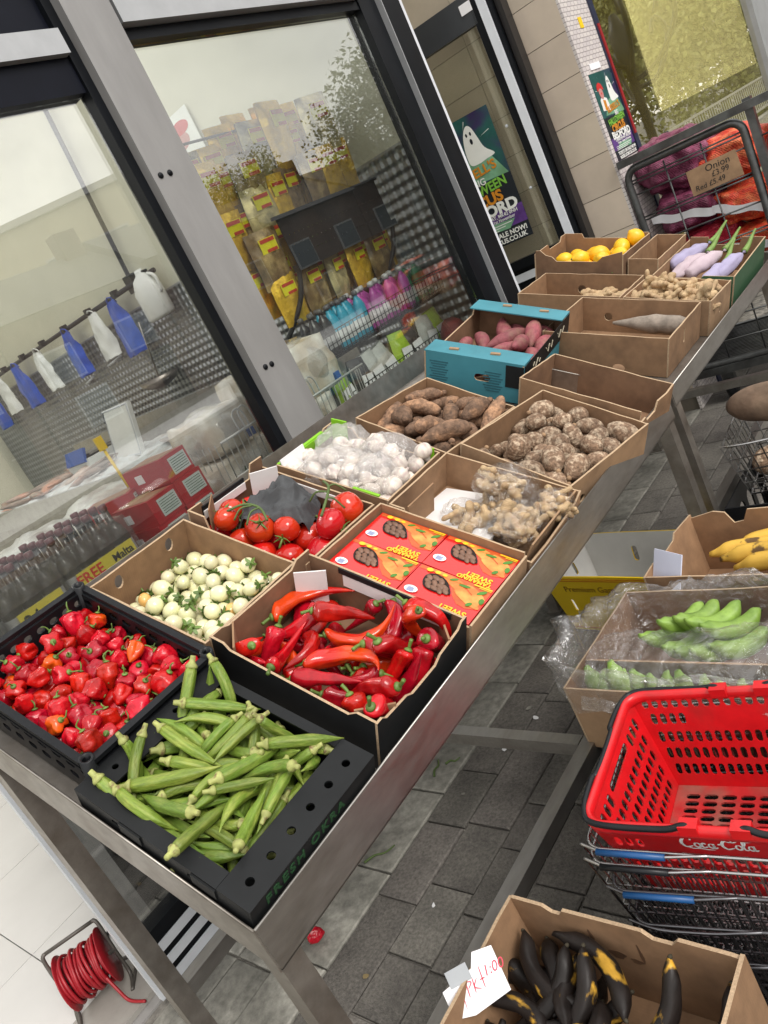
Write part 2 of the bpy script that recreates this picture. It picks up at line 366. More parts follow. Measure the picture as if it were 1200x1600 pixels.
def okra(seed):
    rnd = random.Random(seed); L = rnd.uniform(.095, .142); Rr = rnd.uniform(.0082, .0108); bend = rnd.choice((-1, 1)) * rnd.uniform(.02, .16)
    def pr(t):
        if t < .08: return Rr * (.86 + .14 * t / .08)
        if t < .55: return Rr
        return Rr * max(.08, 1 - ((t - .55) / .45) ** 1.35)
    body = blob(L, pr, 20, 14, seed, .03, 40, 5, .10, bend)
    c = MB(); y0 = bend * L * .5; x0 = -L / 2
    MM = Matrix.Translation((x0, y0, 0)) @ Matrix.Rotation(math.atan(-4 * bend * .5 * 2), 4, 'Z') @ Matrix.Rotation(R_(-90), 4, 'Y')
    c.lathe([(Rr * .90, -.001), (Rr * 1.06, .001), (Rr * 1.0, .004), (Rr * .7, .008), (Rr * .5, .011), (Rr * .48, .018), (Rr * .42, .021)], 10, M=MM)
    proto('okra', 'okra_pod', 'okra', [('pod', mesh_of(body, OKRA)), ('cap', mesh_of(c, OKRACAP))])
for i in range(8): okra(i)
RAM = mk('ramiro_skin', (.43, .005, .009), .2, var=.35, vs=45, orand=.28, coat=.15, ohue=.004, spec=.4, bump=.15, bs=120, col2=(.30, .004, .008), c2s=14)
RAMO = mk('ramiro_orange_skin', (.62, .05, .006), .18, var=.2, vs=30, coat=.3, col2=(.50, .010, .008), c2s=12, spec=.4)
def ramiro(seed, mat, bend, L=None):
    rnd = random.Random(seed); L = L or rnd.uniform(.115, .165); Rr = rnd.uniform(.0205, .0265)
    def pr(t):
        if t < .07: return Rr * (.5 + .5 * math.sin(t / .07 * math.pi / 2))
        return Rr * max(.06, (1 - (t - .07) / .93) ** .62 * 1.02)
    body = blob(L, pr, 20, 26, seed, .15, 30, 3, .05, bend, flat=.85, fold=.30, twist=rnd.uniform(-2, 2), wr=.05)
    st = MB(); x0 = -L / 2; y0 = bend * L * .5
    st.lathe([(.003, -.001), (.0092, .001), (.008, .004), (.004, .007)], 10, M=Matrix.Translation((x0, y0, 0)) @ Matrix.Rotation(R_(-90), 4, 'Y'))
    st.tube(spline([(x0 - .006, y0, 0), (x0 - .014, y0 + .003, .002), (x0 - .024, y0 + .008, .004)], 6), lambda t: .0030 + .001 * t, 7)
    proto('ram', 'long_red_pepper', 'pepper', [('flesh', mesh_of(body, mat)), ('stem', mesh_of(st, GREENSTEM))])
for i, b in enumerate((.06, -.12, .22, .1, -.05, .30, .02)): ramiro(40 + i, RAM, b)
ramiro(60, RAMO, .33, .17)
EGGP = mk('garden_egg_skin', (.66, .62, .40), .25, var=.08, vs=14, orand=.12, ohue=.01, col2=(.70, .70, .40), c2s=14, coat=.3)
EGGO = mk('garden_egg_ripe', (.72, .42, .13), .25, var=.1, vs=14, coat=.3)
def gegg(seed, mat):
    rnd = random.Random(seed); L = rnd.uniform(.035, .048); Rr = rnd.uniform(.0155, .0195)
    body = blob(L, lambda t: ell(t, Rr, .5, .08), 16, 12, seed, .03, 25, 4, .02)
    c = MB(); x0 = -L / 2
    for k in range(5):
        a = 2 * math.pi * k / 5 + rnd.uniform(-.2, .2); l = rnd.uniform(.014, .02); d = Vector((0, math.cos(a), math.sin(a))); w = Vector((0, -math.sin(a), math.cos(a)))
        pts = [Vector((x0 - .001, 0, 0)), d * .006 + w * .004 + Vector((x0 - .0005, 0, 0)), d * l * .7 + w * .0035 + Vector((x0 + .004, 0, 0)), d * l + Vector((x0 + .003 + rnd.uniform(-.004, .004), 0, 0)), d * l * .7 - w * .0035 + Vector((x0 + .004, 0, 0)), d * .006 - w * .004 + Vector((x0 - .0005, 0, 0))]
        pts = [p - Vector((.0015, 0, 0)) for p in pts]
        c.add(pts + [p - Vector((.001, 0, 0)) for p in pts], [(0, 1, 2, 3, 4, 5), (11, 10, 9, 8, 7, 6)], 0, True)
    c.tube([(x0, 0, 0), (x0 - .008, .001, 0), (x0 - rnd.uniform(.012, .018), .004, .002)], .0024, 6)
    proto('egg', 'white_garden_egg', 'garden egg', [('flesh', mesh_of(body, mat)), ('calyx', mesh_of(c, GREENSTEM))])
for i in range(5): gegg(80 + i, EGGP)
gegg(90, EGGO)
TOM = mk('tomato_skin', (.50, .012, .008), .15, var=.14, vs=24, orand=.15, ohue=.005, coat=.3, col2=(.56, .032, .008), c2s=14, spec=.45)
def tomato(seed):
    rnd = random.Random(seed); Rr = rnd.uniform(.033, .040)
    body = blob(Rr * 1.72, lambda t: ell(t, Rr, .46, .22), 20, 12, seed, .03, 16, 5, .025)
    c = MB(); x0 = -Rr * .86 - .0005
    for k in range(5):
        a = 2 * math.pi * k / 5 + rnd.uniform(-.2, .2); l = rnd.uniform(.020, .030); d = Vector((0, math.cos(a), math.sin(a)))
        c.tube(spline([Vector((x0, 0, 0)), d * l * .5 + Vector((x0 - .002, 0, 0)), d * l + Vector((x0 - rnd.uniform(.002, .012), 0, 0))], 5), lambda t: .0036 * (1 - t) + .0006, 5, flat=.5)
    c.tube(spline([(x0 + .004, 0, 0), (x0 - .012, .002, 0), (x0 - .022, .012, .006)], 6), .0028, 6)
    proto('tom', 'vine_tomato', 'tomato', [('flesh', mesh_of(body, TOM)), ('calyx', mesh_of(c, GREENSTEM))])
for i in range(4): tomato(100 + i)
GARLIC = mk('garlic_skin', (.72, .65, .57), .55, var=.22, vs=60, col2=(.42, .31, .30), c2s=30, stretch=(.5, 3, 3), c2lo=.45, c2hi=.7, orand=.1, bump=.4, bs=120)
def garlic(seed):
    rnd = random.Random(seed); Rr = rnd.uniform(.0225, .028); L = Rr * 2.5
    def pr(t):
        if t < .62: return Rr * max(.25, (1 - ((t - .32) / .36) ** 2) ** .5 if abs((t - .32) / .36) < 1 else .25)
        return Rr * max(.16, .5 - (t - .62) * 1.3)
    body = blob(L, pr, 18, 16, seed, .03, 30, rnd.choice((7, 8, 9)), .07, 0)
    proto('garlic', 'garlic_bulb', 'garlic', [('bulb', mesh_of(body, GARLIC))])
for i in range(4): garlic(120 + i)
EDDO = mk('eddoe_skin', (.20, .125, .078), .9, var=.6, vs=110, col2=(.36, .275, .195), c2s=55, c2lo=.48, c2hi=.62, orand=.22, bump=1., bs=190, wave=('X', 30, .22, 4.))
def eddoe(seed):
    rnd = random.Random(seed); L = rnd.uniform(.052, .088); Rr = rnd.uniform(.021, .030)
    body = blob(L, lambda t: max(Rr * .14, Rr * (max(0, 1 - abs(2 * t - .92) ** 2.1)) ** .52), 18, 30, seed, .06, 30, 0, 0, rnd.uniform(-.06, .06), ringn=9, ringa=.018)
    tip = MB(); tip.lathe([(.006, -.004), (.007, .002), (.004, .006)], 8, M=Matrix.Translation((L / 2 - .001, 0, 0)) @ Matrix.Rotation(R_(90), 4, 'Y'))
    proto('edd', 'eddoe_corm', 'eddoe', [('skin', mesh_of(body, EDDO)), ('sprout', mesh_of(tip, CARDP))])
for i in range(6): eddoe(140 + i)
TARO = mk('taro_skin', (.15, .088, .055), .9, var=.6, vs=90, col2=(.33, .185, .105), c2s=26, c2lo=.48, c2hi=.66, orand=.28, bump=1., bs=120)
def taro(seed):
    rnd = random.Random(seed); L = rnd.uniform(.115, .165); Rr = rnd.uniform(.021, .028)
    body = blob(L, lambda t: max(Rr * .25, Rr * (1 - abs(2 * t - .9) ** 2.6 * .8) if t < .95 else Rr * .3), 16, 24, seed, .16, 26, 0, 0, rnd.uniform(-.12, .12), ringn=7, ringa=.03)
    tip = MB(); tip.lathe([(.010, -.006), (.009, .003), (.007, .008), (.003, .009)], 8, M=Matrix.Translation((L / 2 - .002, 0, 0)) @ Matrix.Rotation(R_(90), 4, 'Y'))
    proto('taro', 'taro_root', 'taro', [('skin', mesh_of(body, TARO)), ('cut_end', mesh_of(tip, TARO))])
for i in range(6): taro(160 + i)
SWP = mk('purple_sweet_potato_skin', (.25, .062, .075), .7, var=.35, vs=60, col2=(.20, .085, .07), c2s=30, orand=.18, bump=.5, bs=90)
def swp(seed):
    rnd = random.Random(seed); L = rnd.uniform(.14, .19); Rr = rnd.uniform(.024, .030)
    body = blob(L, lambda t: max(Rr * .08, Rr * math.sin(math.pi * min(1, max(0, t * .96 + .02))) ** .75), 16, 20, seed, .09, 18, 0, 0, rnd.uniform(-.12, .12))
    proto('swp', 'purple_sweet_potato', 'sweet potato', [('skin', mesh_of(body, SWP))])
for i in range(4): swp(180 + i)
LEM = mk('lemon_skin', (.80, .45, .015), .38, var=.12, vs=20, orand=.1, ohue=.008, bump=.15, bs=350)
def lemon(seed):
    rnd = random.Random(seed); L = rnd.uniform(.088, .1); Rr = rnd.uniform(.033, .037)
    def pr(t):
        if t < .1: return Rr * (.16 + 2.6 * t)
        if t > .9: return Rr * (.16 + 2.6 * (1 - t))
        return Rr * (.42 + .58 * math.sin((t - .1) / .8 * math.pi) ** .6)
    body = blob(L, pr, 18, 18, seed, .02, 30)
    s = MB(); s.lathe([(.004, 0), (.005, .002), (.002, .004)], 7, M=Matrix.Translation((-L / 2 + .0005, 0, 0)) @ Matrix.Rotation(R_(-90), 4, 'Y'))
    proto('lem', 'lemon', 'lemon', [('peel', mesh_of(body, LEM)), ('stem_scar', mesh_of(s, GREENSTEM))])
for i in range(3): lemon(200 + i)
GING = mk('ginger_skin', (.46, .33, .185), .75, var=.3, vs=80, col2=(.33, .215, .12), c2s=40, orand=.12, bump=.35, bs=120, wave=('X', 60, .25, 2.))
GINGD = mk('dried_ginger_skin', (.33, .22, .13), .85, var=.35, vs=30, col2=(.22, .14, .09), c2s=16, orand=.2, bump=.4, bs=120)
def ginger(seed, key, mat, nm, cat, sc=1., pieces=6):
    rnd = random.Random(seed); bm = bmesh.new(); pos = Vector((0, 0, 0)); d = Vector((1, 0, 0))
    for k in range(pieces):
        r = rnd.uniform(.014, .020) * sc; ln = rnd.uniform(.95, 1.35)
        M = Matrix.Translation(pos) @ d.to_track_quat('X', 'Z').to_matrix().to_4x4() @ Matrix.Diagonal((ln * r, r, r * .85, 1))
        bmesh.ops.create_icosphere(bm, subdivisions=2, radius=1, matrix=M)
        if rnd.random() < .75:
            a = rnd.choice((-1, 1)) * rnd.uniform(.9, 1.6); e = Matrix.Rotation(a, 3, 'Z') @ d; e.z += rnd.uniform(-.3, .5)
            for q in range(rnd.choice((1, 2))):
                M2 = Matrix.Translation(pos + e * r * (1.2 + q * 1.2)) @ e.to_track_quat('X', 'Z').to_matrix().to_4x4() @ Matrix.Diagonal((r * 1.1, r * (.72 - .1 * q), r * .7, 1))
                bmesh.ops.create_icosphere(bm, subdivisions=2, radius=1, matrix=M2)
        pos = pos + d * r * ln * .98; d = (Matrix.Rotation(rnd.uniform(-.6, .6), 3, 'Z') @ d); d.z += rnd.uniform(-.15, .15); d.normalize()
    me = bpy.data.meshes.new('g'); bm.to_mesh(me); bm.free()
    ob = bpy.data.objects.new('g', me); COL.objects.link(ob)
    md = ob.modifiers.new('r', 'REMESH'); md.mode = 'VOXEL'; md.voxel_size = .0034 * sc; md.use_smooth_shade = True
    ms = ob.modifiers.new('s', 'SMOOTH'); ms.iterations = 3; ms.factor = .5
    dg = bpy.context.evaluated_depsgraph_get(); m2 = bpy.data.meshes.new_from_object(ob.evaluated_get(dg)); bpy.data.objects.remove(ob)
    c = sum((v.co for v in m2.vertices), Vector()) / len(m2.vertices); m2.transform(Matrix.Translation(-c))
    for v in m2.vertices: v.co += v.normal * .0012 * sc * nv(v.co, 90, seed)
    m2.materials.clear(); m2.materials.append(mat)
    m2.polygons.foreach_set('use_smooth', [True] * len(m2.polygons))
    proto(key, nm, cat, [('rhizome', m2)])
for i in range(4): ginger(220 + i, 'gin', GING, 'ginger_root', 'ginger', 1., 5 + i % 2)
PILES = {
 'hab': [(4,0.0322,0.0363,0.0208,0.122,-0.026,0.885,-0.448),(0,0.1399,0.046,0.0241,0.115,0.723,-0.093,0.675),(6,0.0905,-0.0117,0.0298,0.18,0.795,-0.062,0.576),(3,0.1463,-0.0754,0.0203,0.178,-0.081,0.912,-0.36),(5,0.1042,0.1091,0.0221,0.275,0.41,-0.31,-0.813),(8,0.0341,-0.0424,0.0201,0.224,0.017,0.831,0.509),(0,-0.1238,0.1178,0.0231,0.404,-0.217,0.077,0.885),(2,-0.1193,-0.0373,0.0223,0.032,0.189,-0.766,-0.614),(6,0.0188,0.1166,0.0266,0.902,-0.396,-0.065,0.161),(0,0.1221,0.0007,0.0238,0.346,-0.618,-0.347,-0.614),(5,0.0119,-0.0727,0.021,0.685,0.194,0.607,0.353),(4,-0.1332,0.0489,0.0195,0.094,-0.623,-0.618,0.47),(4,0.0243,-0.1212,0.0186,0.055,-0.14,0.908,0.392),(5,0.0996,-0.0787,0.0226,0.218,0.935,-0.258,-0.112),(0,-0.0204,0.0237,0.0212,0.458,0.709,0.526,-0.106),(0,-0.0135,0.0853,0.0289,0.769,0.007,-0.589,-0.248),(4,0.0095,0.0108,0.0253,0.59,0.157,-0.753,0.246),(6,0.1581,-0.0218,0.0201,0.124,0.055,0.886,0.444),(3,-0.009,-0.1096,0.0245,0.593,-0.433,-0.547,-0.403),(2,0.0703,0.0652,0.0208,0.282,0.647,0.707,0.035),(2,-0.1285,-0.1152,0.0225,0.661,0.704,0.21,-0.154),(3,0.1255,-0.1172,0.0223,0.317,-0.016,0.636,-0.704),(5,0.0742,0.02,0.0247,0.286,-0.804,0.295,0.429),(3,-0.1689,0.0045,0.0199,0.596,-0.021,0.549,0.586),(3,0.1685,0.1104,0.0198,0.753,-0.052,0.314,-0.576),(5,-0.0795,0.079,0.0211,0.595,0.076,0.666,0.444),(0,0.1612,0.0178,0.0229,0.057,-0.117,0.908,0.399),(0,0.0377,-0.0065,0.0234,0.005,0.354,-0.863,-0.361),(2,-0.0434,-0.0184,0.0227,0.777,0.447,0.075,-0.436),(2,0.1158,-0.0418,0.0298,0.04,0.5,-0.231,0.834),(1,0.0536,-0.0859,0.0206,0.55,-0.408,0.712,-0.159),(2,-0.1697,-0.0341,0.0192,0.456,0.125,0.626,0.62),(6,0.0286,0.0798,0.0218,0.169,0.274,0.879,-0.353),(5,0.1672,-0.1133,0.0252,0.306,0.71,-0.582,-0.254),(4,-0.0004,-0.0259,0.0197,0.432,-0.517,0.711,-0.2),(4,0.1417,0.0911,0.0199,0.802,-0.194,0.514,-0.235),(2,0.0572,-0.1157,0.0418,0.404,0.444,0.566,-0.564),(3,0.1099,-0.0254,0.0623,0.636,-0.191,0.514,-0.542),(8,-0.1507,0.0773,0.0228,0.259,0.724,-0.576,-0.276),(4,0.145,-0.0338,0.0541,0.481,-0.841,0.227,0.097),(0,-0.0202,0.1101,0.0502,0.478,-0.687,0.222,-0.5),(3,-0.0186,-0.0571,0.0198,0.809,-0.243,0.499,-0.193),(0,-0.1135,-0.0755,0.0279,0.609,-0.321,-0.643,-0.335),(6,-0.0733,-0.0426,0.0212,0.353,0.076,0.379,0.852),(1,0.088,-0.1156,0.0219,0.111,-0.016,0.833,0.542),(2,0.0668,0.1063,0.0217,0.878,0.278,0.178,-0.346),(3,0.1697,0.0957,0.0554,0.552,-0.723,-0.406,-0.089),(8,-0.054,-0.1139,0.02,0.263,-0.014,0.84,0.474),(2,0.1594,-0.0906,0.0612,0.053,0.274,-0.873,-0.4),(3,0.1709,0.0691,0.0238,0.288,0.863,0.356,0.212),(2,-0.0906,-0.116,0.0268,0.272,0.669,-0.095,-0.685),(0,-0.1698,0.0411,0.021,0.083,0.612,-0.645,-0.45),(2,-0.1611,-0.0816,0.0239,0.206,-0.113,0.798,-0.555),(4,-0.1128,0.0721,0.0207,0.835,-0.336,0.209,-0.382),(4,0.172,-0.0056,0.0563,0.81,-0.062,0.087,0.577),(1,0.1698,0.0557,0.0579,0.708,0.59,0.387,-0.032),(6,-0.0642,0.0229,0.0207,0.897,0.187,0.317,0.244),(1,0.1367,0.1173,0.0465,0.428,0.582,0.433,-0.539),(0,0.115,0.0723,0.0223,0.377,-0.925,-0.024,0.031),(5,0.0785,-0.0021,0.0628,0.314,0.834,0.37,-0.264),(6,0.1394,0.0154,0.0503,0.211,-0.762,-0.334,0.513),(0,0.1059,0.0271,0.0407,0.324,0.563,-0.76,-0.002),(0,-0.1671,-0.1138,0.0378,0.542,0.269,0.752,-0.262),(6,-0.0583,0.1135,0.0234,0.876,-0.206,0.414,0.138),(0,0.0124,0.0833,0.0527,0.384,-0.62,0.667,0.151),(0,-0.0007,0.0534,0.0222,0.205,0.202,0.883,0.371),(2,0.1282,-0.0708,0.0532,0.903,-0.118,0.158,0.381),(2,0.0454,0.1102,0.0607,0.801,0.126,0.171,-0.559),(6,-0.1631,0.1195,0.0297,0.387,0.567,-0.226,0.691),(6,-0.1232,-0.002,0.0617,0.118,0.596,-0.285,-0.742),(0,0.0481,-0.0349,0.0586,0.102,-0.741,-0.555,0.365),(0,0.1307,0.0698,0.0556,0.133,0.774,-0.371,-0.496),(6,-0.1524,-0.0182,0.0443,0.095,0.878,-0.14,-0.448),(5,0.0733,-0.0474,0.0286,0.831,0.154,0.505,-0.176),(5,-0.1453,0.0225,0.0476,0.742,-0.028,0.553,-0.378),(9,-0.1182,-0.0006,0.0199,0.964,-0.204,0.144,-0.09),(3,-0.1699,-0.0592,0.0519,0.282,0.262,0.745,-0.545),(8,-0.1093,0.1131,0.0841,0.76,0.119,0.487,-0.413),(2,0.1648,-0.0492,0.074,0.669,0.27,0.501,-0.478),(2,0.0241,0.0371,0.0516,0.109,-0.633,0.685,0.343),(6,0.0864,-0.088,0.0573,0.214,0.731,-0.487,-0.427),(5,0.0556,0.073,0.0579,0.612,-0.082,0.784,0.07),(6,0.1472,0.0605,0.0898,0.123,0.597,-0.332,-0.72),(7,0.0033,-0.0372,0.0492,0.031,-0.193,-0.825,0.53),(2,0.1679,-0.1161,0.1201,0.064,-0.89,0.057,0.448),(5,0.1266,-0.0514,0.0851,0.358,0.807,0.029,-0.468),(3,-0.0309,-0.1197,0.0507,0.313,0.298,0.299,-0.851),(2,0.0199,-0.1107,0.0492,0.41,0.624,-0.545,-0.381),(1,-0.0141,-0.0067,0.0523,0.142,0.952,-0.018,-0.269),(1,0.1697,0.0198,0.0753,0.166,0.917,0.027,-0.361),(0,0.1661,0.1197,0.0879,0.731,0.094,-0.545,0.4),(0,0.11,-0.1178,0.0602,0.112,0.189,0.372,-0.902),(6,0.0877,0.0952,0.0504,0.398,-0.504,0.706,0.299),(0,-0.165,-0.0159,0.0826,0.47,-0.466,-0.3,0.687),(3,-0.0489,-0.0752,0.0235,0.654,0.243,0.264,0.666),(6,0.1126,0.0382,0.0784,0.422,0.383,0.479,-0.668),(5,-0.1024,0.023,0.0402,0.7,0.632,-0.297,-0.151),(2,0.0223,-0.0038,0.0544,0.292,-0.328,0.818,0.372),(3,0.0958,0.0604,0.0588,0.591,0.78,0.043,-0.202),(5,-0.0823,-0.0741,0.0517,0.047,-0.709,-0.628,-0.317),(1,0.0478,-0.0784,0.0591,0.226,-0.875,0.087,0.42),(7,-0.1694,0.0735,0.0541,0.284,0.355,-0.199,-0.868),(1,-0.0411,0.0577,0.0227,0.33,-0.431,-0.535,0.647),(2,-0.0912,0.1111,0.0526,0.213,-0.566,-0.663,0.44),(1,-0.1155,-0.1134,0.0603,0.236,0.709,0.59,-0.305),(3,-0.1553,0.0504,0.0757,0.874,-0.056,0.375,0.305),(7,-0.1277,-0.081,0.0645,0.95,-0.035,-0.294,-0.105),(1,0.1447,-0.1127,0.0843,0.578,-0.19,0.163,0.777),(5,-0.0167,0.0512,0.0542,0.432,-0.45,0.777,-0.082),(6,-0.0832,-0.0095,0.0441,0.544,0.798,0.1,0.239),(3,-0.1246,0.0662,0.0514,0.624,0.098,0.409,0.659),(9,0.0348,0.0889,0.0906,0.825,0.073,0.094,-0.552),(4,-0.0679,-0.045,0.0593,0.767,-0.371,0.277,-0.445),(3,-0.037,-0.0451,0.0507,0.345,-0.087,0.694,-0.626),(3,0.1077,-0.1171,0.1041,0.17,0.524,-0.292,0.782),(1,-0.082,0.0546,0.054,0.226,0.94,0.202,0.157),(3,-0.0441,0.0795,0.0466,0.757,0.368,0.443,-0.309),(3,-0.0633,-0.1135,0.0607,0.811,-0.275,0.211,0.471),(3,-0.1228,-0.0365,0.0582,0.615,-0.008,0.588,0.525),(1,-0.0057,-0.0803,0.0585,0.665,-0.742,0.078,0.039),(4,0.1316,-0.0888,0.112,0.798,0.367,-0.101,-0.468),(3,0.1359,0.0055,0.0895,0.448,0.628,0.399,0.496),(2,-0.0492,-0.006,0.0676,0.146,0.768,-0.609,-0.131),(2,-0.0429,-0.0754,0.0675,0.928,0.127,-0.093,0.339),(5,-0.0385,-0.1113,0.0967,0.198,-0.814,-0.009,-0.546),(1,-0.0019,-0.1161,0.0746,0.822,0.265,0.381,-0.329),(1,-0.0518,0.0378,0.0608,0.549,-0.361,-0.573,-0.489),(5,0.0321,-0.1164,0.0871,0.334,0.039,-0.935,-0.114),(0,-0.0884,-0.0973,0.0824,0.05,-0.616,-0.045,0.785),(5,0.1631,-0.0785,0.099,0.522,0.228,0.822,-0.008),(1,-0.1326,0.0988,0.0577,0.086,0.612,0.274,-0.737),(2,-0.0004,0.0179,0.0794,0.254,-0.792,0.535,-0.146),(4,-0.0535,0.1222,0.0656,0.406,-0.71,0.036,0.574),(2,0.1665,-0.0095,0.1055,0.258,0.698,0.347,0.57),(1,-0.1668,0.1157,0.0675,0.091,-0.112,0.654,0.743),(2,-0.0622,0.0771,0.0771,0.466,-0.51,0.681,-0.243),(1,-0.0067,-0.0584,0.087,0.438,0.335,-0.786,-0.278),(2,-0.1012,-0.0597,0.082,0.73,0.49,0.452,-0.148),(5,0.0892,-0.0482,0.0711,0.974,0.006,0.16,-0.158),(6,0.0499,-0.0557,0.0954,0.556,-0.465,-0.155,0.671),(2,0.0923,-0.0822,0.1,0.763,0.571,0.154,-0.262),(9,-0.0904,-0.0224,0.08,0.556,0.134,0.547,-0.612),(4,0.0754,-0.1205,0.0781,0.126,0.001,0.916,-0.381),(3,-0.0892,0.0215,0.0727,0.311,-0.318,0.42,0.791),(2,0.0933,0.1201,0.0805,0.776,0.508,0.374,-0.032),(4,0.0064,0.122,0.07,0.381,-0.765,0.06,0.516),(2,0.0104,-0.023,0.0856,0.83,0.278,0.231,-0.425),(2,0.0397,0.0199,0.0878,0.272,0.839,-0.136,-0.451),(6,-0.0679,-0.0602,0.0978,0.634,-0.166,0.204,-0.727),(4,0.0193,-0.0832,0.0796,0.035,-0.641,0.146,0.753),(9,0.0692,-0.1206,0.1069,0.457,-0.059,0.863,-0.205),(4,0.0191,0.0653,0.0819,0.576,-0.715,0.146,0.367),(4,0.1026,-0.0029,0.0922,0.877,0.108,-0.054,-0.466),(3,-0.0225,0.0835,0.082,0.169,-0.055,0.31,-0.934),(1,0.047,-0.0159,0.0945,0.639,-0.191,-0.621,0.413),(0,0.1198,0.1023,0.0802,0.325,-0.366,0.83,-0.266),(5,0.0494,-0.0927,0.1091,0.709,-0.481,0.503,0.114),(0,-0.1493,-0.0574,0.0836,0.358,-0.673,-0.019,0.647),(0,-0.1535,-0.111,0.0787,0.717,0.313,0.449,0.432),(6,-0.0377,0.0529,0.0863,0.603,0.026,0.636,0.48),(4,-0.1153,0.0418,0.0787,0.032,0.856,0.381,0.348),(0,-0.038,-0.0301,0.091,0.363,0.071,0.698,-0.613),(5,-0.0999,0.0722,0.0815,0.577,-0.262,0.67,-0.387),(9,0.0584,0.0276,0.0568,0.135,0.55,-0.681,-0.465),(0,-0.1206,0.0115,0.1013,0.048,0.367,0.265,-0.89),(3,0.0816,0.0269,0.0845,0.533,0.528,0.36,-0.555),(2,-0.1391,0.0774,0.0894,0.723,0.522,0.227,-0.391)],
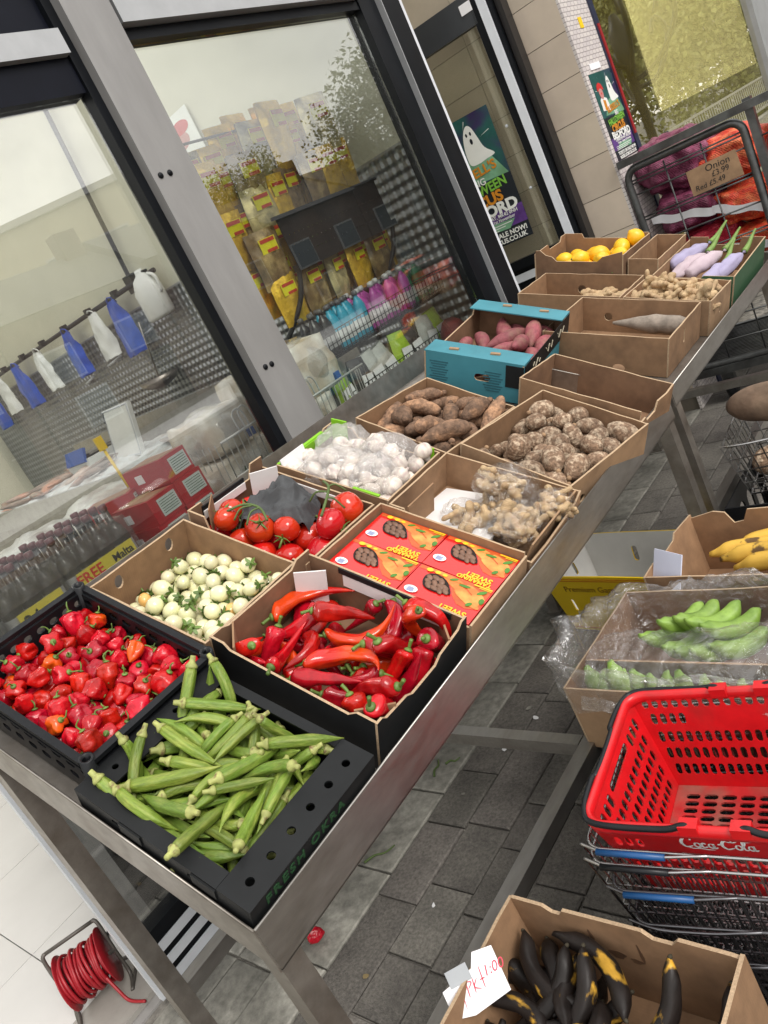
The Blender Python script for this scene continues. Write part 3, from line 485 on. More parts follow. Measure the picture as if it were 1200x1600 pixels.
 'okra': [(2,-0.0605,0.038,0.0141,0.159,0.914,0.369,0.057),(7,0.0632,0.0075,0.0188,0.149,-0.102,-0.835,0.52),(6,0.0059,0.023,0.0133,0.185,-0.981,-0.029,0.039),(1,0.0661,-0.0533,0.0145,0.007,0.169,-0.982,-0.078),(6,0.0953,0.0775,0.016,0.608,0.044,0.058,0.79),(7,-0.0268,-0.053,0.0122,0.084,0.478,0.864,0.133),(0,-0.0591,0.1297,0.0131,0.891,-0.454,0.007,0.017),(4,-0.1138,-0.0315,0.0114,0.393,-0.155,-0.259,0.868),(6,-0.0904,0.0914,0.0132,0.175,0,0.198,-0.964),(7,0.1086,0.0419,0.038,0.686,-0.291,-0.129,0.654),(6,-0.0623,-0.0693,0.0161,0.765,-0.045,-0.039,0.642),(5,-0.1274,0.0106,0.027,0.26,0.655,0.675,0.221),(5,-0.0012,-0.1147,0.0216,0.03,-0.152,-0.099,0.983),(6,0.0073,-0.0569,0.0235,0.209,0.58,-0.778,-0.118),(3,-0.0751,0.038,0.0353,0.001,0.334,0.921,-0.199),(0,-0.0863,0.0433,0.0154,0.341,-0.044,0.136,-0.929),(2,-0.0087,0.0233,0.0361,0.146,0.155,0.679,0.702),(3,0.0644,-0.0233,0.0285,0.025,0.059,-0.943,-0.328),(5,-0.0685,-0.1136,0.0347,0.126,0.987,0.098,-0.028),(1,0.0577,0.0764,0.0177,0.183,-0.466,-0.828,0.255),(1,-0.1531,-0.0838,0.0169,0.344,-0.673,0.588,-0.289),(1,0.0738,-0.0748,0.027,0.42,0.754,-0.291,-0.414),(2,-0.0036,0.0865,0.0248,0.579,-0.757,-0.103,0.283),(1,-0.1564,0.0101,0.0137,0.504,0.367,-0.415,-0.663),(3,0.0455,0.0396,0.0221,0.29,0.865,-0.409,-0.014),(0,0.0448,-0.0737,0.0386,0.747,0.514,-0.208,-0.366),(3,0.0797,0.0667,0.0368,0.941,0.061,0.066,0.326),(0,-0.0578,0.0291,0.0582,0.17,-0.088,0.376,-0.906),(4,-0.1376,-0.0967,0.0275,0.295,0.374,-0.855,-0.204),(4,0.0181,-0.0009,0.0572,0.103,0.558,0.785,0.248),(0,-0.0007,-0.0675,0.0477,0.365,0.487,0.636,0.474),(0,-0.0426,-0.006,0.0388,0.867,-0.485,0.101,-0.055),(3,-0.0119,0.1173,0.0273,0.164,-0.135,0.128,-0.969),(6,0.0678,-0.0765,0.0542,0.076,0.348,-0.933,0.046),(2,-0.0664,-0.0429,0.0362,0.421,0.058,0.228,0.876),(5,0.0569,0.0909,0.0349,0.974,0.114,0.073,0.183),(1,0.0918,-0.124,0.055,0.494,-0.247,-0.664,-0.504),(5,-0.0033,0.1023,0.0417,0.167,0.015,-0.257,-0.952),(7,-0.1619,0.0837,0.0126,0.67,0.062,-0.066,-0.737),(2,0.0471,-0.0131,0.0596,0.288,0.803,-0.51,-0.112),(3,-0.0689,0.1216,0.0376,0.023,0.991,0.118,0.064),(1,-0.0256,-0.0366,0.0333,0.633,-0.286,0.126,0.709),(0,-0.1465,-0.0621,0.0406,0.07,-0.766,0.632,-0.101),(6,-0.0734,-0.0145,0.059,0.953,-0.004,-0.076,0.294),(4,0.0522,-0.0845,0.0782,0.018,-0.08,0.61,-0.788),(4,0.0643,0.0522,0.0565,0.583,-0.173,-0.17,0.775),(5,0.0949,0.1016,0.0714,0.842,-0.084,-0.365,-0.388),(7,-0.0746,-0.0668,0.0358,0.266,-0.873,0.379,-0.154),(1,0.0732,-0.107,0.0664,0.236,0.941,0.189,0.15),(5,0.0977,0.0403,0.057,0.671,0.031,-0.116,-0.731),(4,-0.0873,-0.0698,0.0509,0.12,0.121,0.965,0.2),(3,-0.1195,-0.0145,0.0637,0.155,-0.165,0.958,-0.178),(1,-0.1179,-0.1146,0.0585,0.988,0.031,0.038,-0.145),(2,-0.1076,0.0753,0.0394,0.952,-0.069,-0.032,0.295),(4,-0.1214,-0.0752,0.0555,0.328,-0.042,-0.182,0.926),(3,-0.1325,0.0248,0.0501,0.097,0.916,0.386,-0.052),(7,0.1064,-0.0339,0.0669,0.695,0.058,0.082,-0.712),(0,0.06,0.0948,0.0675,0.859,0.426,-0.149,-0.239),(2,-0.0093,-0.0993,0.0667,0.172,-0.974,-0.026,-0.146),(2,0.0095,-0.0377,0.069,0.985,0.135,-0.104,-0.003),(7,0.1031,0.0266,0.1085,0.568,0.298,0.344,0.686),(3,0.0253,-0.0596,0.0707,0.104,0.007,0.981,0.163),(3,-0.149,-0.0723,0.0834,0.166,0.831,-0.137,-0.513),(3,-0.0614,0.0995,0.0574,0.283,-0.179,-0.368,0.868),(7,-0.0572,0.1283,0.0589,0.019,-0.086,-0.91,0.406),(2,-0.0933,0.0411,0.0588,0.853,0.156,0.32,0.382),(7,0.0703,0.0644,0.0812,0.393,-0.264,0.778,-0.414),(0,-0.0048,-0.122,0.0699,0.953,-0.29,-0.081,-0.017),(1,0.0052,0.075,0.0618,0.251,0.005,0.041,0.967),(6,-0.116,0.1271,0.098,0.525,-0.718,0.405,0.212),(3,-0.0864,-0.0859,0.0745,0.015,-0.329,0.941,-0.075),(0,0.0962,0.0039,0.0933,0.471,0.658,-0.443,-0.386),(3,-0.1605,0.0378,0.0704,0.534,0.437,-0.643,-0.333),(2,-0.0148,-0.0702,0.0833,0.91,-0.25,-0.132,0.302),(6,-0.1547,0.113,0.07,0.033,0.644,0.346,0.682),(0,-0.1581,0.0595,0.1003,0.341,0.731,-0.272,-0.525),(7,-0.1079,0.1007,0.053,0.269,-0.049,0.694,0.667),(3,0.0962,-0.0412,0.101,0.348,0.474,0.678,0.441),(4,0.0399,0.0421,0.086,0.227,0.846,-0.479,-0.058),(1,0.0538,0.0851,0.0891,0.241,-0.91,-0.055,-0.333),(6,0.0595,-0.0326,0.0935,0.635,-0.432,0.127,-0.628),(2,0.0751,0.0056,0.0804,0.304,-0.523,-0.745,0.28),(6,-0.0284,0.0018,0.0782,0.343,-0.093,0.267,-0.896),(5,-0.0999,-0.1268,0.0845,0.799,-0.594,0.092,0.024),(3,-0.0259,-0.0451,0.0874,0.051,0.927,0.367,-0.061),(3,-0.0165,0.0777,0.0844,0.224,-0.818,0.523,0.081),(6,-0.0376,0.0582,0.0802,0.221,0.106,0.956,0.161),(4,-0.0576,-0.1211,0.095,0.931,-0.32,0.13,0.114),(1,-0.1187,-0.0808,0.0761,0.361,0.054,-0.213,-0.907),(7,-0.0378,0.1084,0.0787,0.078,0.01,-0.816,0.573),(6,-0.089,0.0648,0.0763,0.213,-0.877,0.413,-0.122),(4,-0.0207,0.0494,0.1106,0.597,0.248,-0.166,-0.745),(1,0.0667,0.1117,0.0871,0.042,-0.22,0.935,-0.276),(3,-0.1273,0.0694,0.0763,0.225,0.266,0.85,0.396),(7,-0.0462,0.0406,0.0939,0.514,0.34,-0.176,-0.768),(1,-0.0003,-0.0025,0.0744,0.28,0.087,-0.042,-0.955),(2,0.0425,-0.0888,0.1047,0.692,-0.109,0.099,0.707),(7,-0.1407,0.0045,0.0765,0.559,-0.021,0.304,-0.771),(3,-0.082,-0.0418,0.091,0.025,0.791,-0.61,-0.035),(1,-0.138,0.0794,0.0932,0.54,0.469,-0.497,-0.492),(5,-0.0908,0.0578,0.1055,0.169,0.268,-0.943,-0.102),(0,0.0139,-0.0331,0.1035,0.485,0.499,-0.559,-0.451),(1,-0.0438,-0.0185,0.1009,0.562,0.769,0.303,0.009),(1,-0.1251,0.0194,0.1007,0.107,-0.002,-0.922,-0.371),(7,0.0321,0.1146,0.0945,0.198,-0.849,-0.134,0.47),(3,0.0664,0.0298,0.1131,0.195,0.266,-0.109,-0.938),(4,0.055,-0.0071,0.1149,0.399,0.83,0.358,0.154),(4,-0.0047,-0.0149,0.099,0.169,-0.737,-0.62,0.212),(2,-0.0387,-0.101,0.1076,0.055,0.164,0.272,-0.947),(4,-0.0628,0.0328,0.0965,0.562,-0.298,0.618,-0.462),(0,-0.0544,-0.0536,0.1096,0.922,-0.085,-0.064,0.373),(0,0.0346,0.0422,0.1098,0.721,0.288,0.357,0.52),(2,-0.095,0.0981,0.1053,0.851,-0.393,-0.007,0.347),(0,-0.0737,-0.0012,0.1104,0.956,0.249,0.152,0.016),(4,-0.1258,-0.0802,0.1028,0.84,0.269,0.091,-0.463),(2,0.0869,0.1114,0.1146,0.493,0.782,0.36,0.124)],
 'ram': [(2,-0.0027,0.0649,0.0151,0.005,-0.641,-0.763,0.086),(0,0.1014,0.041,0.0212,0.536,0.086,0.226,0.808),(6,-0.0099,-0.0809,0.017,0.002,0.927,-0.369,-0.061),(2,0.154,0.0876,0.0505,0.647,0.626,-0.434,-0.019),(7,-0.1002,-0.0726,0.0285,0.316,-0.935,0.162,-0.016),(0,0.1241,-0.0627,0.0202,0.416,-0.076,0.032,0.906),(4,0.0643,-0.0844,0.019,0.054,-0.302,-0.89,0.337),(3,0.1333,0.0735,0.0163,0.02,0.339,0.929,-0.147),(4,0.0663,0.0496,0.0181,0.655,-0.122,-0.038,0.745),(4,0.0199,0.0287,0.0449,0.607,-0.092,0.137,0.778),(0,-0.119,-0.0893,0.053,0.556,0.482,0.061,-0.674),(7,0.0893,0.0634,0.0435,0.65,-0.166,0.096,0.736),(5,-0.1227,0.0135,0.0167,0.928,-0.08,0.024,0.362),(4,0.175,0.0124,0.0551,0.68,-0.365,0.625,-0.116),(1,-0.0377,-0.128,0.0212,0.757,0.649,0.002,-0.082),(6,0.0364,0.0588,0.0297,0.265,-0.72,0.588,-0.256),(0,0.1542,-0.1247,0.0631,0.406,-0.789,0.281,0.364),(5,-0.0243,-0.0114,0.0301,0.864,-0.456,0.152,-0.147),(1,-0.0449,0.0314,0.0436,0.782,-0.342,-0.043,-0.519),(1,0.0828,-0.0671,0.034,0.894,-0.301,0.023,-0.331),(1,-0.1289,0.0007,0.0629,0.439,0.107,0.275,-0.849),(3,-0.033,-0.0645,0.0647,0.794,-0.293,-0.277,0.455),(3,0.0545,0.0854,0.0554,0.054,-0.321,0.94,-0.103),(0,-0.1389,0.0439,0.0363,0.892,-0.001,-0.093,-0.442),(3,0.1742,0.0969,0.084,0.373,0.672,0.59,-0.246),(1,0.1804,-0.0929,0.0687,0.739,0.112,0.638,0.183),(2,-0.0824,-0.0654,0.0844,0.371,0.493,0.683,0.391),(5,0.0594,0.0767,0.0855,0.14,-0.709,0.683,0.105),(5,0.1388,0.1273,0.1142,0.726,-0.613,0.189,0.247),(6,-0.1069,0.0597,0.0306,0.801,-0.058,-0.046,-0.595),(5,0.1531,-0.0354,0.0992,0.461,0.525,-0.051,-0.714),(7,0.1287,0.102,0.1089,0.447,0.603,0.577,-0.323),(7,-0.1427,0.0808,0.0728,0.146,0.862,0.479,0.079),(5,-0.0486,-0.0561,0.0868,0.179,-0.764,0.576,-0.228),(1,-0.0261,0.1088,0.0539,0.45,0.016,0.855,-0.259),(6,0.1712,-0.0154,0.0823,0.648,0.459,-0.404,0.454),(4,0.1282,-0.0495,0.049,0.84,0.519,0.058,-0.148),(7,0.0293,0.0471,0.1015,0.881,0.13,-0.066,0.45),(4,-0.1272,-0.1247,0.062,0.691,0.614,-0.328,0.195),(1,0.1025,0.0507,0.0881,0.041,0.858,0.475,-0.192),(1,0.074,-0.0663,0.0857,0.217,0.009,0.617,-0.756),(0,-0.0333,0.0595,0.1009,0.081,0.93,0.337,-0.124),(1,0.1278,-0.0781,0.0963,0.158,-0.295,0.541,0.772),(2,0.1334,0.0189,0.0779,0.153,-0.796,0.02,0.585),(7,0.0654,-0.047,0.1127,0.148,0.971,0.002,0.185),(5,-0.1616,-0.0934,0.0746,0.356,0.38,0.854,0.003),(4,0.1111,-0.1006,0.0666,0.653,0.727,0.212,0.013),(6,0.0425,-0.0967,0.0928,0.631,-0.751,-0.19,0.045)],
 'egg': [(4,-0.0175,0.1148,0.0229,0.254,-0.656,-0.616,0.355),(0,0.1131,0.087,0.0217,0.285,0.777,0.542,0.146),(3,0.0727,0.0511,0.0231,0.838,0.362,-0.049,0.405),(3,0.1382,0.0589,0.0242,0.276,0.49,0.325,-0.76),(5,0.0764,0.0142,0.0199,0.416,0.859,-0.264,-0.139),(4,0.0329,-0.0358,0.0236,0.016,0.276,-0.395,-0.876),(4,0.1381,0.1166,0.0246,0.449,0.374,0.809,0.065),(3,-0.0921,0.1171,0.0233,0.666,0.485,-0.363,-0.436),(3,0.1384,0.015,0.0233,0.295,0.551,0.712,0.32),(1,0.0102,0.0877,0.0242,0.467,-0.391,-0.732,-0.306),(3,0.0746,-0.0298,0.0235,0.445,0.872,0.099,-0.178),(1,0.0436,0.0008,0.0218,0.582,0.755,-0.256,-0.162),(1,-0.1396,-0.1164,0.0215,0.141,0.716,0.63,0.265),(0,-0.0621,0.0465,0.0225,0.329,0.711,-0.3,-0.544),(0,0.0221,-0.0725,0.0216,0.929,0.263,0.225,0.133),(2,-0.1018,-0.0385,0.0222,0.138,-0.423,-0.876,-0.188),(3,0.0469,0.0797,0.0243,0.514,0.226,-0.746,0.357),(5,0.1388,0.0532,0.0604,0.323,-0.933,0.089,0.133),(3,0.1377,-0.0305,0.0232,0.206,-0.423,0.825,-0.312),(3,0.0477,-0.0995,0.0229,0.544,-0.073,0.317,-0.774),(4,-0.0288,0.0752,0.0256,0.446,0.551,-0.199,0.676),(0,0.0802,0.0987,0.0219,0.507,0.275,-0.548,-0.605),(1,0.14,-0.1005,0.0224,0.351,0.656,0.437,0.505),(3,-0.0273,-0.1184,0.0245,0.09,-0.541,-0.326,-0.77),(0,0.0065,0.1202,0.0515,0.125,0.009,-0.935,0.332),(2,-0.0679,-0.0227,0.0223,0.584,-0.078,-0.807,0.029),(1,-0.0446,-0.0512,0.0211,0.014,-0.044,-0.952,-0.303),(3,0.0826,-0.1185,0.0233,0.414,-0.9,0.138,0.013),(0,-0.0271,-0.0191,0.0219,0.339,-0.444,-0.763,0.324),(0,0.0857,-0.0804,0.0216,0.79,-0.044,-0.169,0.588),(3,0.1073,-0.0077,0.0243,0.116,0.772,0.101,0.617),(1,0.119,-0.0667,0.0218,0.496,0.631,-0.488,-0.342),(3,-0.098,-0.0009,0.023,0.302,-0.929,-0.201,0.068),(4,0.1057,-0.0398,0.047,0.136,-0.005,0.174,-0.975),(1,0.1393,-0.0231,0.0585,0.408,0.704,-0.536,-0.226),(1,0.1101,-0.1001,0.0418,0.376,-0.619,0.505,-0.469),(1,0.1065,0.0346,0.0223,0.476,0.003,-0.139,-0.868),(3,0.1383,0.1174,0.0749,0.606,0.057,-0.584,-0.537),(1,-0.0527,0.0101,0.0223,0.988,0.119,-0.08,-0.058),(4,-0.1335,0.1179,0.0231,0.943,0.299,-0.087,-0.119),(1,-0.1387,-0.045,0.0222,0.542,0.018,0.165,-0.824),(4,0.1354,0.0866,0.0525,0.572,0.805,0.047,-0.152),(1,-0.0728,0.0235,0.0491,0.915,0.197,-0.262,-0.234),(3,0.0797,-0.0057,0.0531,0.69,0.666,0.268,-0.097),(2,0.1392,-0.0608,0.0505,0.475,0.322,-0.287,0.767),(3,-0.1379,0.0401,0.0232,0.612,0.039,-0.112,-0.782),(2,-0.064,0.0835,0.0225,0.075,-0.64,0.524,0.558),(3,0.0125,-0.1179,0.0238,0.761,-0.592,-0.004,-0.265),(3,0.0333,0.1169,0.024,0.484,0.435,0.697,0.301),(2,-0.013,-0.0846,0.0223,0.848,-0.257,0.457,-0.083),(0,0.0642,0.1189,0.0464,0.909,-0.043,-0.267,-0.318),(2,-0.054,0.1185,0.0216,0.652,-0.318,0.316,-0.611),(1,0.1041,0.0618,0.0468,0.976,-0.213,-0.053,-0.006),(1,-0.0085,0.0857,0.0577,0.608,0.389,0.575,0.385),(3,-0.0989,0.039,0.023,0.23,-0.79,0.532,-0.201),(2,0.0095,-0.0919,0.0501,0.737,0.649,-0.088,0.17),(3,0.1383,0.0175,0.0615,0.288,0.564,0.758,0.155),(2,-0.0511,-0.1193,0.055,0.08,-0.716,-0.484,-0.497),(2,0.0424,-0.0771,0.0529,0.301,-0.402,-0.005,0.865),(0,0.0591,-0.1193,0.053,0.371,0.911,0.111,0.139),(5,0.0567,-0.0622,0.0216,0.536,0.201,-0.744,-0.345),(4,-0.1379,-0.0028,0.023,0.104,0.607,0.785,0.063),(4,0.0295,0.0387,0.0236,0.3,-0.332,0.51,-0.735),(1,0.1018,0.091,0.073,0.445,-0.254,0.82,-0.255),(4,-0.1374,0.0798,0.0258,0.642,0.49,0.528,-0.26),(4,0.1028,0.1181,0.0449,0.383,0.412,-0.69,0.456),(4,-0.0457,0.0554,0.0555,0.602,0.787,-0.092,-0.093),(2,-0.0662,-0.1186,0.0217,0.247,-0.608,0.726,-0.206),(5,-0.1099,-0.0616,0.0454,0.566,0.744,-0.149,-0.322),(1,-0.0281,0.0378,0.0241,0.548,-0.445,-0.682,-0.193),(2,-0.0052,-0.049,0.0219,0.934,0.067,0.188,0.296),(0,-0.1264,-0.0807,0.0218,0.119,-0.038,-0.884,-0.451),(2,0.0073,-0.0083,0.0224,0.242,-0.596,0.249,-0.724),(4,0.0581,0.0106,0.0815,0.056,-0.289,0.955,0.041),(2,0.0705,0.0813,0.0534,0.309,0.402,-0.663,0.551),(0,0.1028,0.025,0.0568,0.469,0.376,-0.514,-0.612),(3,0.0799,-0.0364,0.0765,0.973,0.114,0.038,0.198),(3,0.1377,-0.0068,0.0931,0.2,-0.863,0.417,0.203),(4,-0.0222,-0.0621,0.0529,0.511,0.386,-0.259,-0.723),(0,-0.0001,0.0555,0.0386,0.714,0.214,0.665,-0.047),(2,-0.046,-0.0302,0.0504,0.355,0.045,0.892,-0.277),(1,-0.0332,0.1199,0.0562,0.593,-0.778,-0.032,-0.204),(0,-0.1182,0.0189,0.0481,0.941,-0.265,-0,-0.212),(0,0.0567,0.0242,0.0464,0.234,-0.441,-0.386,0.776),(2,-0.049,-0.0868,0.0273,0.177,-0.707,-0.431,0.532),(2,0.1396,-0.1194,0.0532,0.615,-0.009,-0.771,-0.162),(1,-0.1,0.0783,0.0235,0.576,-0.64,-0.499,-0.098),(4,0.0283,0.0898,0.0599,0.377,-0.356,-0.275,-0.809),(3,-0.0707,0.1035,0.0534,0.172,-0.093,0.697,-0.69),(1,0.0746,-0.0639,0.0517,0.403,0.746,-0.53,-0.025),(4,-0.0935,-0.0219,0.0552,0.094,-0.019,-0.177,-0.98),(2,0.0214,0.0116,0.0498,0.444,0.387,-0.025,-0.808),(2,-0.0756,-0.0521,0.043,0.372,0.134,0.856,-0.334),(3,-0.0562,-0.0774,0.0639,0.062,-0.619,-0.725,-0.294),(1,0.1097,0.0566,0.0815,0.335,-0.192,0.882,-0.271),(4,-0.1033,-0.1154,0.0228,0.552,-0.219,-0.223,0.773),(3,0.0468,0.1186,0.0794,0.282,0.264,0.84,-0.382),(2,0.0755,0.0473,0.0665,0.558,-0.305,0.341,-0.692),(0,0.1087,-0.0708,0.0662,0.645,-0.309,-0.696,-0.053),(5,0.1102,-0.0086,0.0713,0.662,0.356,0.438,0.492),(0,-0.0147,0.0092,0.0434,0.013,0.451,0.152,-0.879),(2,-0.0879,-0.0793,0.0219,0.542,0.033,0.155,-0.826),(3,0.0328,-0.1063,0.0755,0.839,0.143,-0.141,0.505),(0,-0.0824,-0.1021,0.0503,0.482,-0.093,-0.245,-0.836),(0,-0.041,0.0892,0.0728,0.785,-0.091,-0.52,0.325),(2,0.0855,-0.0981,0.0684,0.574,0.234,0.775,-0.119),(2,0.0152,-0.0532,0.0518,0.583,0.332,0.46,-0.581),(3,0.1382,-0.0504,0.0868,0.709,-0.142,-0.05,0.689),(1,0.0091,0.0417,0.071,0.492,-0.755,0.429,-0.059),(2,-0.007,-0.0255,0.0511,0.133,-0.374,0.382,0.835),(3,-0.0147,-0.1174,0.0622,0.278,0.346,0.873,0.202),(4,-0.1163,0.0577,0.0533,0.561,-0.475,0.266,0.624),(1,0.0417,0.0561,0.0549,0.248,0.936,0.241,-0.06),(4,0.1372,-0.091,0.0802,0.605,-0.635,-0.461,-0.136),(0,0.0423,-0.0168,0.0572,0.2,0.045,0.387,-0.899)],
 'tom': [(1,-0.093,0.0893,0.0403,0.203,-0.607,-0.61,0.467),(3,0.134,-0.022,0.0423,0.15,0.536,-0.749,0.358),(3,-0.136,0.0305,0.0425,0.137,0.329,-0.125,-0.926),(0,0.1389,-0.0909,0.0362,0.004,-0.635,-0.602,0.484),(3,0.1332,0.0549,0.0397,0.246,0.555,0.138,-0.782),(3,-0.067,-0.083,0.042,0.654,0.692,-0.031,-0.303),(0,-0.0072,0.0919,0.038,0.447,-0.436,0.38,-0.683),(2,-0.1399,-0.0895,0.0376,0.327,0.456,-0.163,-0.812),(3,0.1341,0.0871,0.107,0.285,-0.744,0.479,-0.368),(3,0.0661,0.0126,0.042,0.231,-0.214,-0.743,-0.59),(3,-0.0048,-0.0157,0.0395,0.676,-0.476,0.491,0.274),(2,-0.0446,0.0427,0.0388,0.637,-0.232,0.164,-0.716),(3,0.0708,-0.0679,0.0394,0.445,-0.371,-0.723,-0.375),(1,-0.1392,-0.0383,0.0802,0.165,0.061,-0.706,0.686),(1,0.0642,0.0874,0.0401,0.596,0.479,0.637,0.097),(1,0.1391,0.0151,0.1087,0.07,-0.056,-0.879,-0.468),(2,-0.0193,-0.063,0.0892,0.05,-0.523,-0.218,0.822),(0,-0.1015,-0.0892,0.1031,0.915,-0.221,0.166,-0.293),(0,0.0027,-0.0884,0.0347,0.075,-0.608,-0.204,-0.763),(1,-0.0793,-0.0133,0.0411,0.801,-0.365,0.191,-0.434),(0,0.0138,0.0459,0.0723,0.789,-0.258,-0.16,-0.533),(0,0.0411,-0.0358,0.0902,0.434,-0.392,-0.662,0.469)],
 'garlic': [(1,0.0636,0.0085,0.0217,0.09,0.965,0.028,-0.246),(3,0.1096,-0.0003,0.0214,0.651,-0.556,-0.067,0.513),(3,0.0766,-0.0458,0.033,0.596,-0.59,-0.04,-0.544),(0,0.1052,-0.0877,0.0236,0.202,0.363,0.892,-0.18),(3,0.0937,0.0984,0.0213,0.254,-0.092,0.697,0.664),(3,0.0382,-0.078,0.0342,0.691,-0.008,-0.628,0.359),(0,-0.1516,0.093,0.0237,0.444,-0.281,0.017,0.85),(2,-0.1025,-0.0327,0.0241,0.205,-0.17,0.687,0.676),(3,0.0117,0.0905,0.0213,0.917,-0.015,0.265,-0.296),(3,0.1456,-0.0141,0.034,0.332,-0.468,-0.124,-0.809),(3,0.0329,-0.0326,0.021,0.896,0.222,0.316,0.219),(2,-0.0769,0.0553,0.0348,0.804,-0.485,-0.341,0.045),(2,-0.004,-0.0861,0.0334,0.63,0.489,0.539,0.27),(3,0.0682,-0.0932,0.0509,0.271,0.424,-0.582,-0.639),(1,-0.0402,-0.071,0.0221,0.538,-0.491,0.643,-0.238),(0,-0.0257,0.0403,0.0236,0.133,-0.949,0.162,0.235),(1,-0.028,-0.0116,0.0218,0.44,0.508,0.724,0.153),(1,0.1463,0.0189,0.0538,0.591,0.06,0.768,0.238),(0,0.1393,0.0709,0.03,0.037,0.04,-0.706,-0.706),(0,-0.1199,-0.0991,0.0232,0.574,-0.722,0.386,0.023),(0,0.1394,-0.0585,0.0306,0.033,-0.032,0.154,0.987),(1,0.0752,0.0504,0.0219,0.434,-0.229,0.773,-0.402),(0,-0.1532,0.0001,0.0234,0.366,0.351,-0.152,-0.848),(1,0.1462,-0.1022,0.0677,0.302,0.522,-0.692,0.397),(0,0.109,-0.1005,0.0767,0.287,0.7,-0.077,-0.65),(1,0.1241,0.0475,0.0554,0.492,-0.869,-0.052,0.023),(0,-0.0382,0.1003,0.024,0.295,0.878,0.336,-0.171),(2,-0.1528,-0.0512,0.0374,0.295,0.405,-0.834,0.23),(2,0.0811,0.001,0.0606,0.467,-0.246,0.803,-0.277),(0,-0.0673,-0.1003,0.0304,0.338,0.836,-0.127,-0.412),(0,-0.0655,0.006,0.0364,0.562,-0.393,0.599,0.413),(1,0.0354,0.0576,0.0348,0.265,-0.725,-0.515,-0.372),(2,0.1139,-0.0485,0.0605,0.776,0.299,-0.061,-0.552),(3,-0.1032,0.1026,0.0339,0.007,0.491,0.452,0.745),(1,0.1538,0.0584,0.0799,0.21,-0.838,0.032,0.503),(0,-0.0057,-0.0467,0.0515,0.432,-0.5,0.649,0.377),(0,-0.1518,-0.0888,0.0645,0.127,-0.528,-0.034,0.839),(3,-0.0486,-0.0446,0.0614,0.233,-0.898,0.36,-0.098),(2,0.0008,0.0107,0.0341,0.13,0.124,-0.361,0.915),(2,-0.0248,-0.0029,0.0766,0.459,0.406,-0.45,-0.65),(2,0.1279,0.0999,0.0586,0.16,-0.77,-0.211,0.58),(3,0.037,-0.0907,0.072,0.783,-0.45,-0.275,0.329),(0,0.0601,-0.0362,0.0699,0.739,0.632,0.094,0.212),(1,-0.1254,0.0392,0.0401,0.83,0.263,0.177,-0.458),(2,-0.0934,-0.0663,0.0627,0.043,0.921,0.169,-0.348),(1,-0.0737,0.0887,0.0603,0.472,-0.525,0.606,0.366),(2,-0.0062,0.0544,0.0631,0.216,0.139,0.821,0.509),(3,0.0462,0.0301,0.0639,0.146,-0.631,0.722,0.243),(1,0.1085,0.0284,0.0935,0.35,-0.022,0.808,0.473),(1,0.0817,0.0805,0.0738,0.191,0.754,0.232,0.584),(1,-0.1543,-0.0191,0.0648,0.051,0.501,0.18,-0.845),(1,-0.0777,0.0409,0.0711,0.342,-0.103,0.875,-0.326),(3,-0.0165,0.1022,0.0594,0.233,0.7,0.501,-0.453),(1,-0.1089,0.0031,0.0514,0.771,0.074,0.611,-0.166),(3,0.0542,0.1006,0.0286,0.818,-0.096,0.415,0.387),(0,0.1529,-0.0571,0.0821,0.342,0.78,0.345,-0.395),(0,0.0079,0.088,0.1036,0.002,-0.63,-0.661,0.407),(3,-0.0361,0.0587,0.0869,0.706,0.321,0.159,-0.611),(1,0.0212,-0.0636,0.0905,0.689,0.334,0.529,-0.366),(1,0.1458,-0.006,0.0957,0.049,0.685,0.725,0.053),(3,-0.1169,0.0818,0.0598,0.783,0.271,0.392,-0.401),(2,0.0717,0.0418,0.1037,0.131,-0.626,0.736,0.222),(3,0.1543,0.0969,0.1021,0.668,-0.543,0.391,0.327),(0,0.0239,0.0062,0.0833,0.576,0.083,0.733,0.352),(1,0.0359,0.1023,0.0831,0.129,0.231,0.637,0.725),(3,-0.0817,-0.0156,0.081,0.6,0.035,0.706,-0.375)],
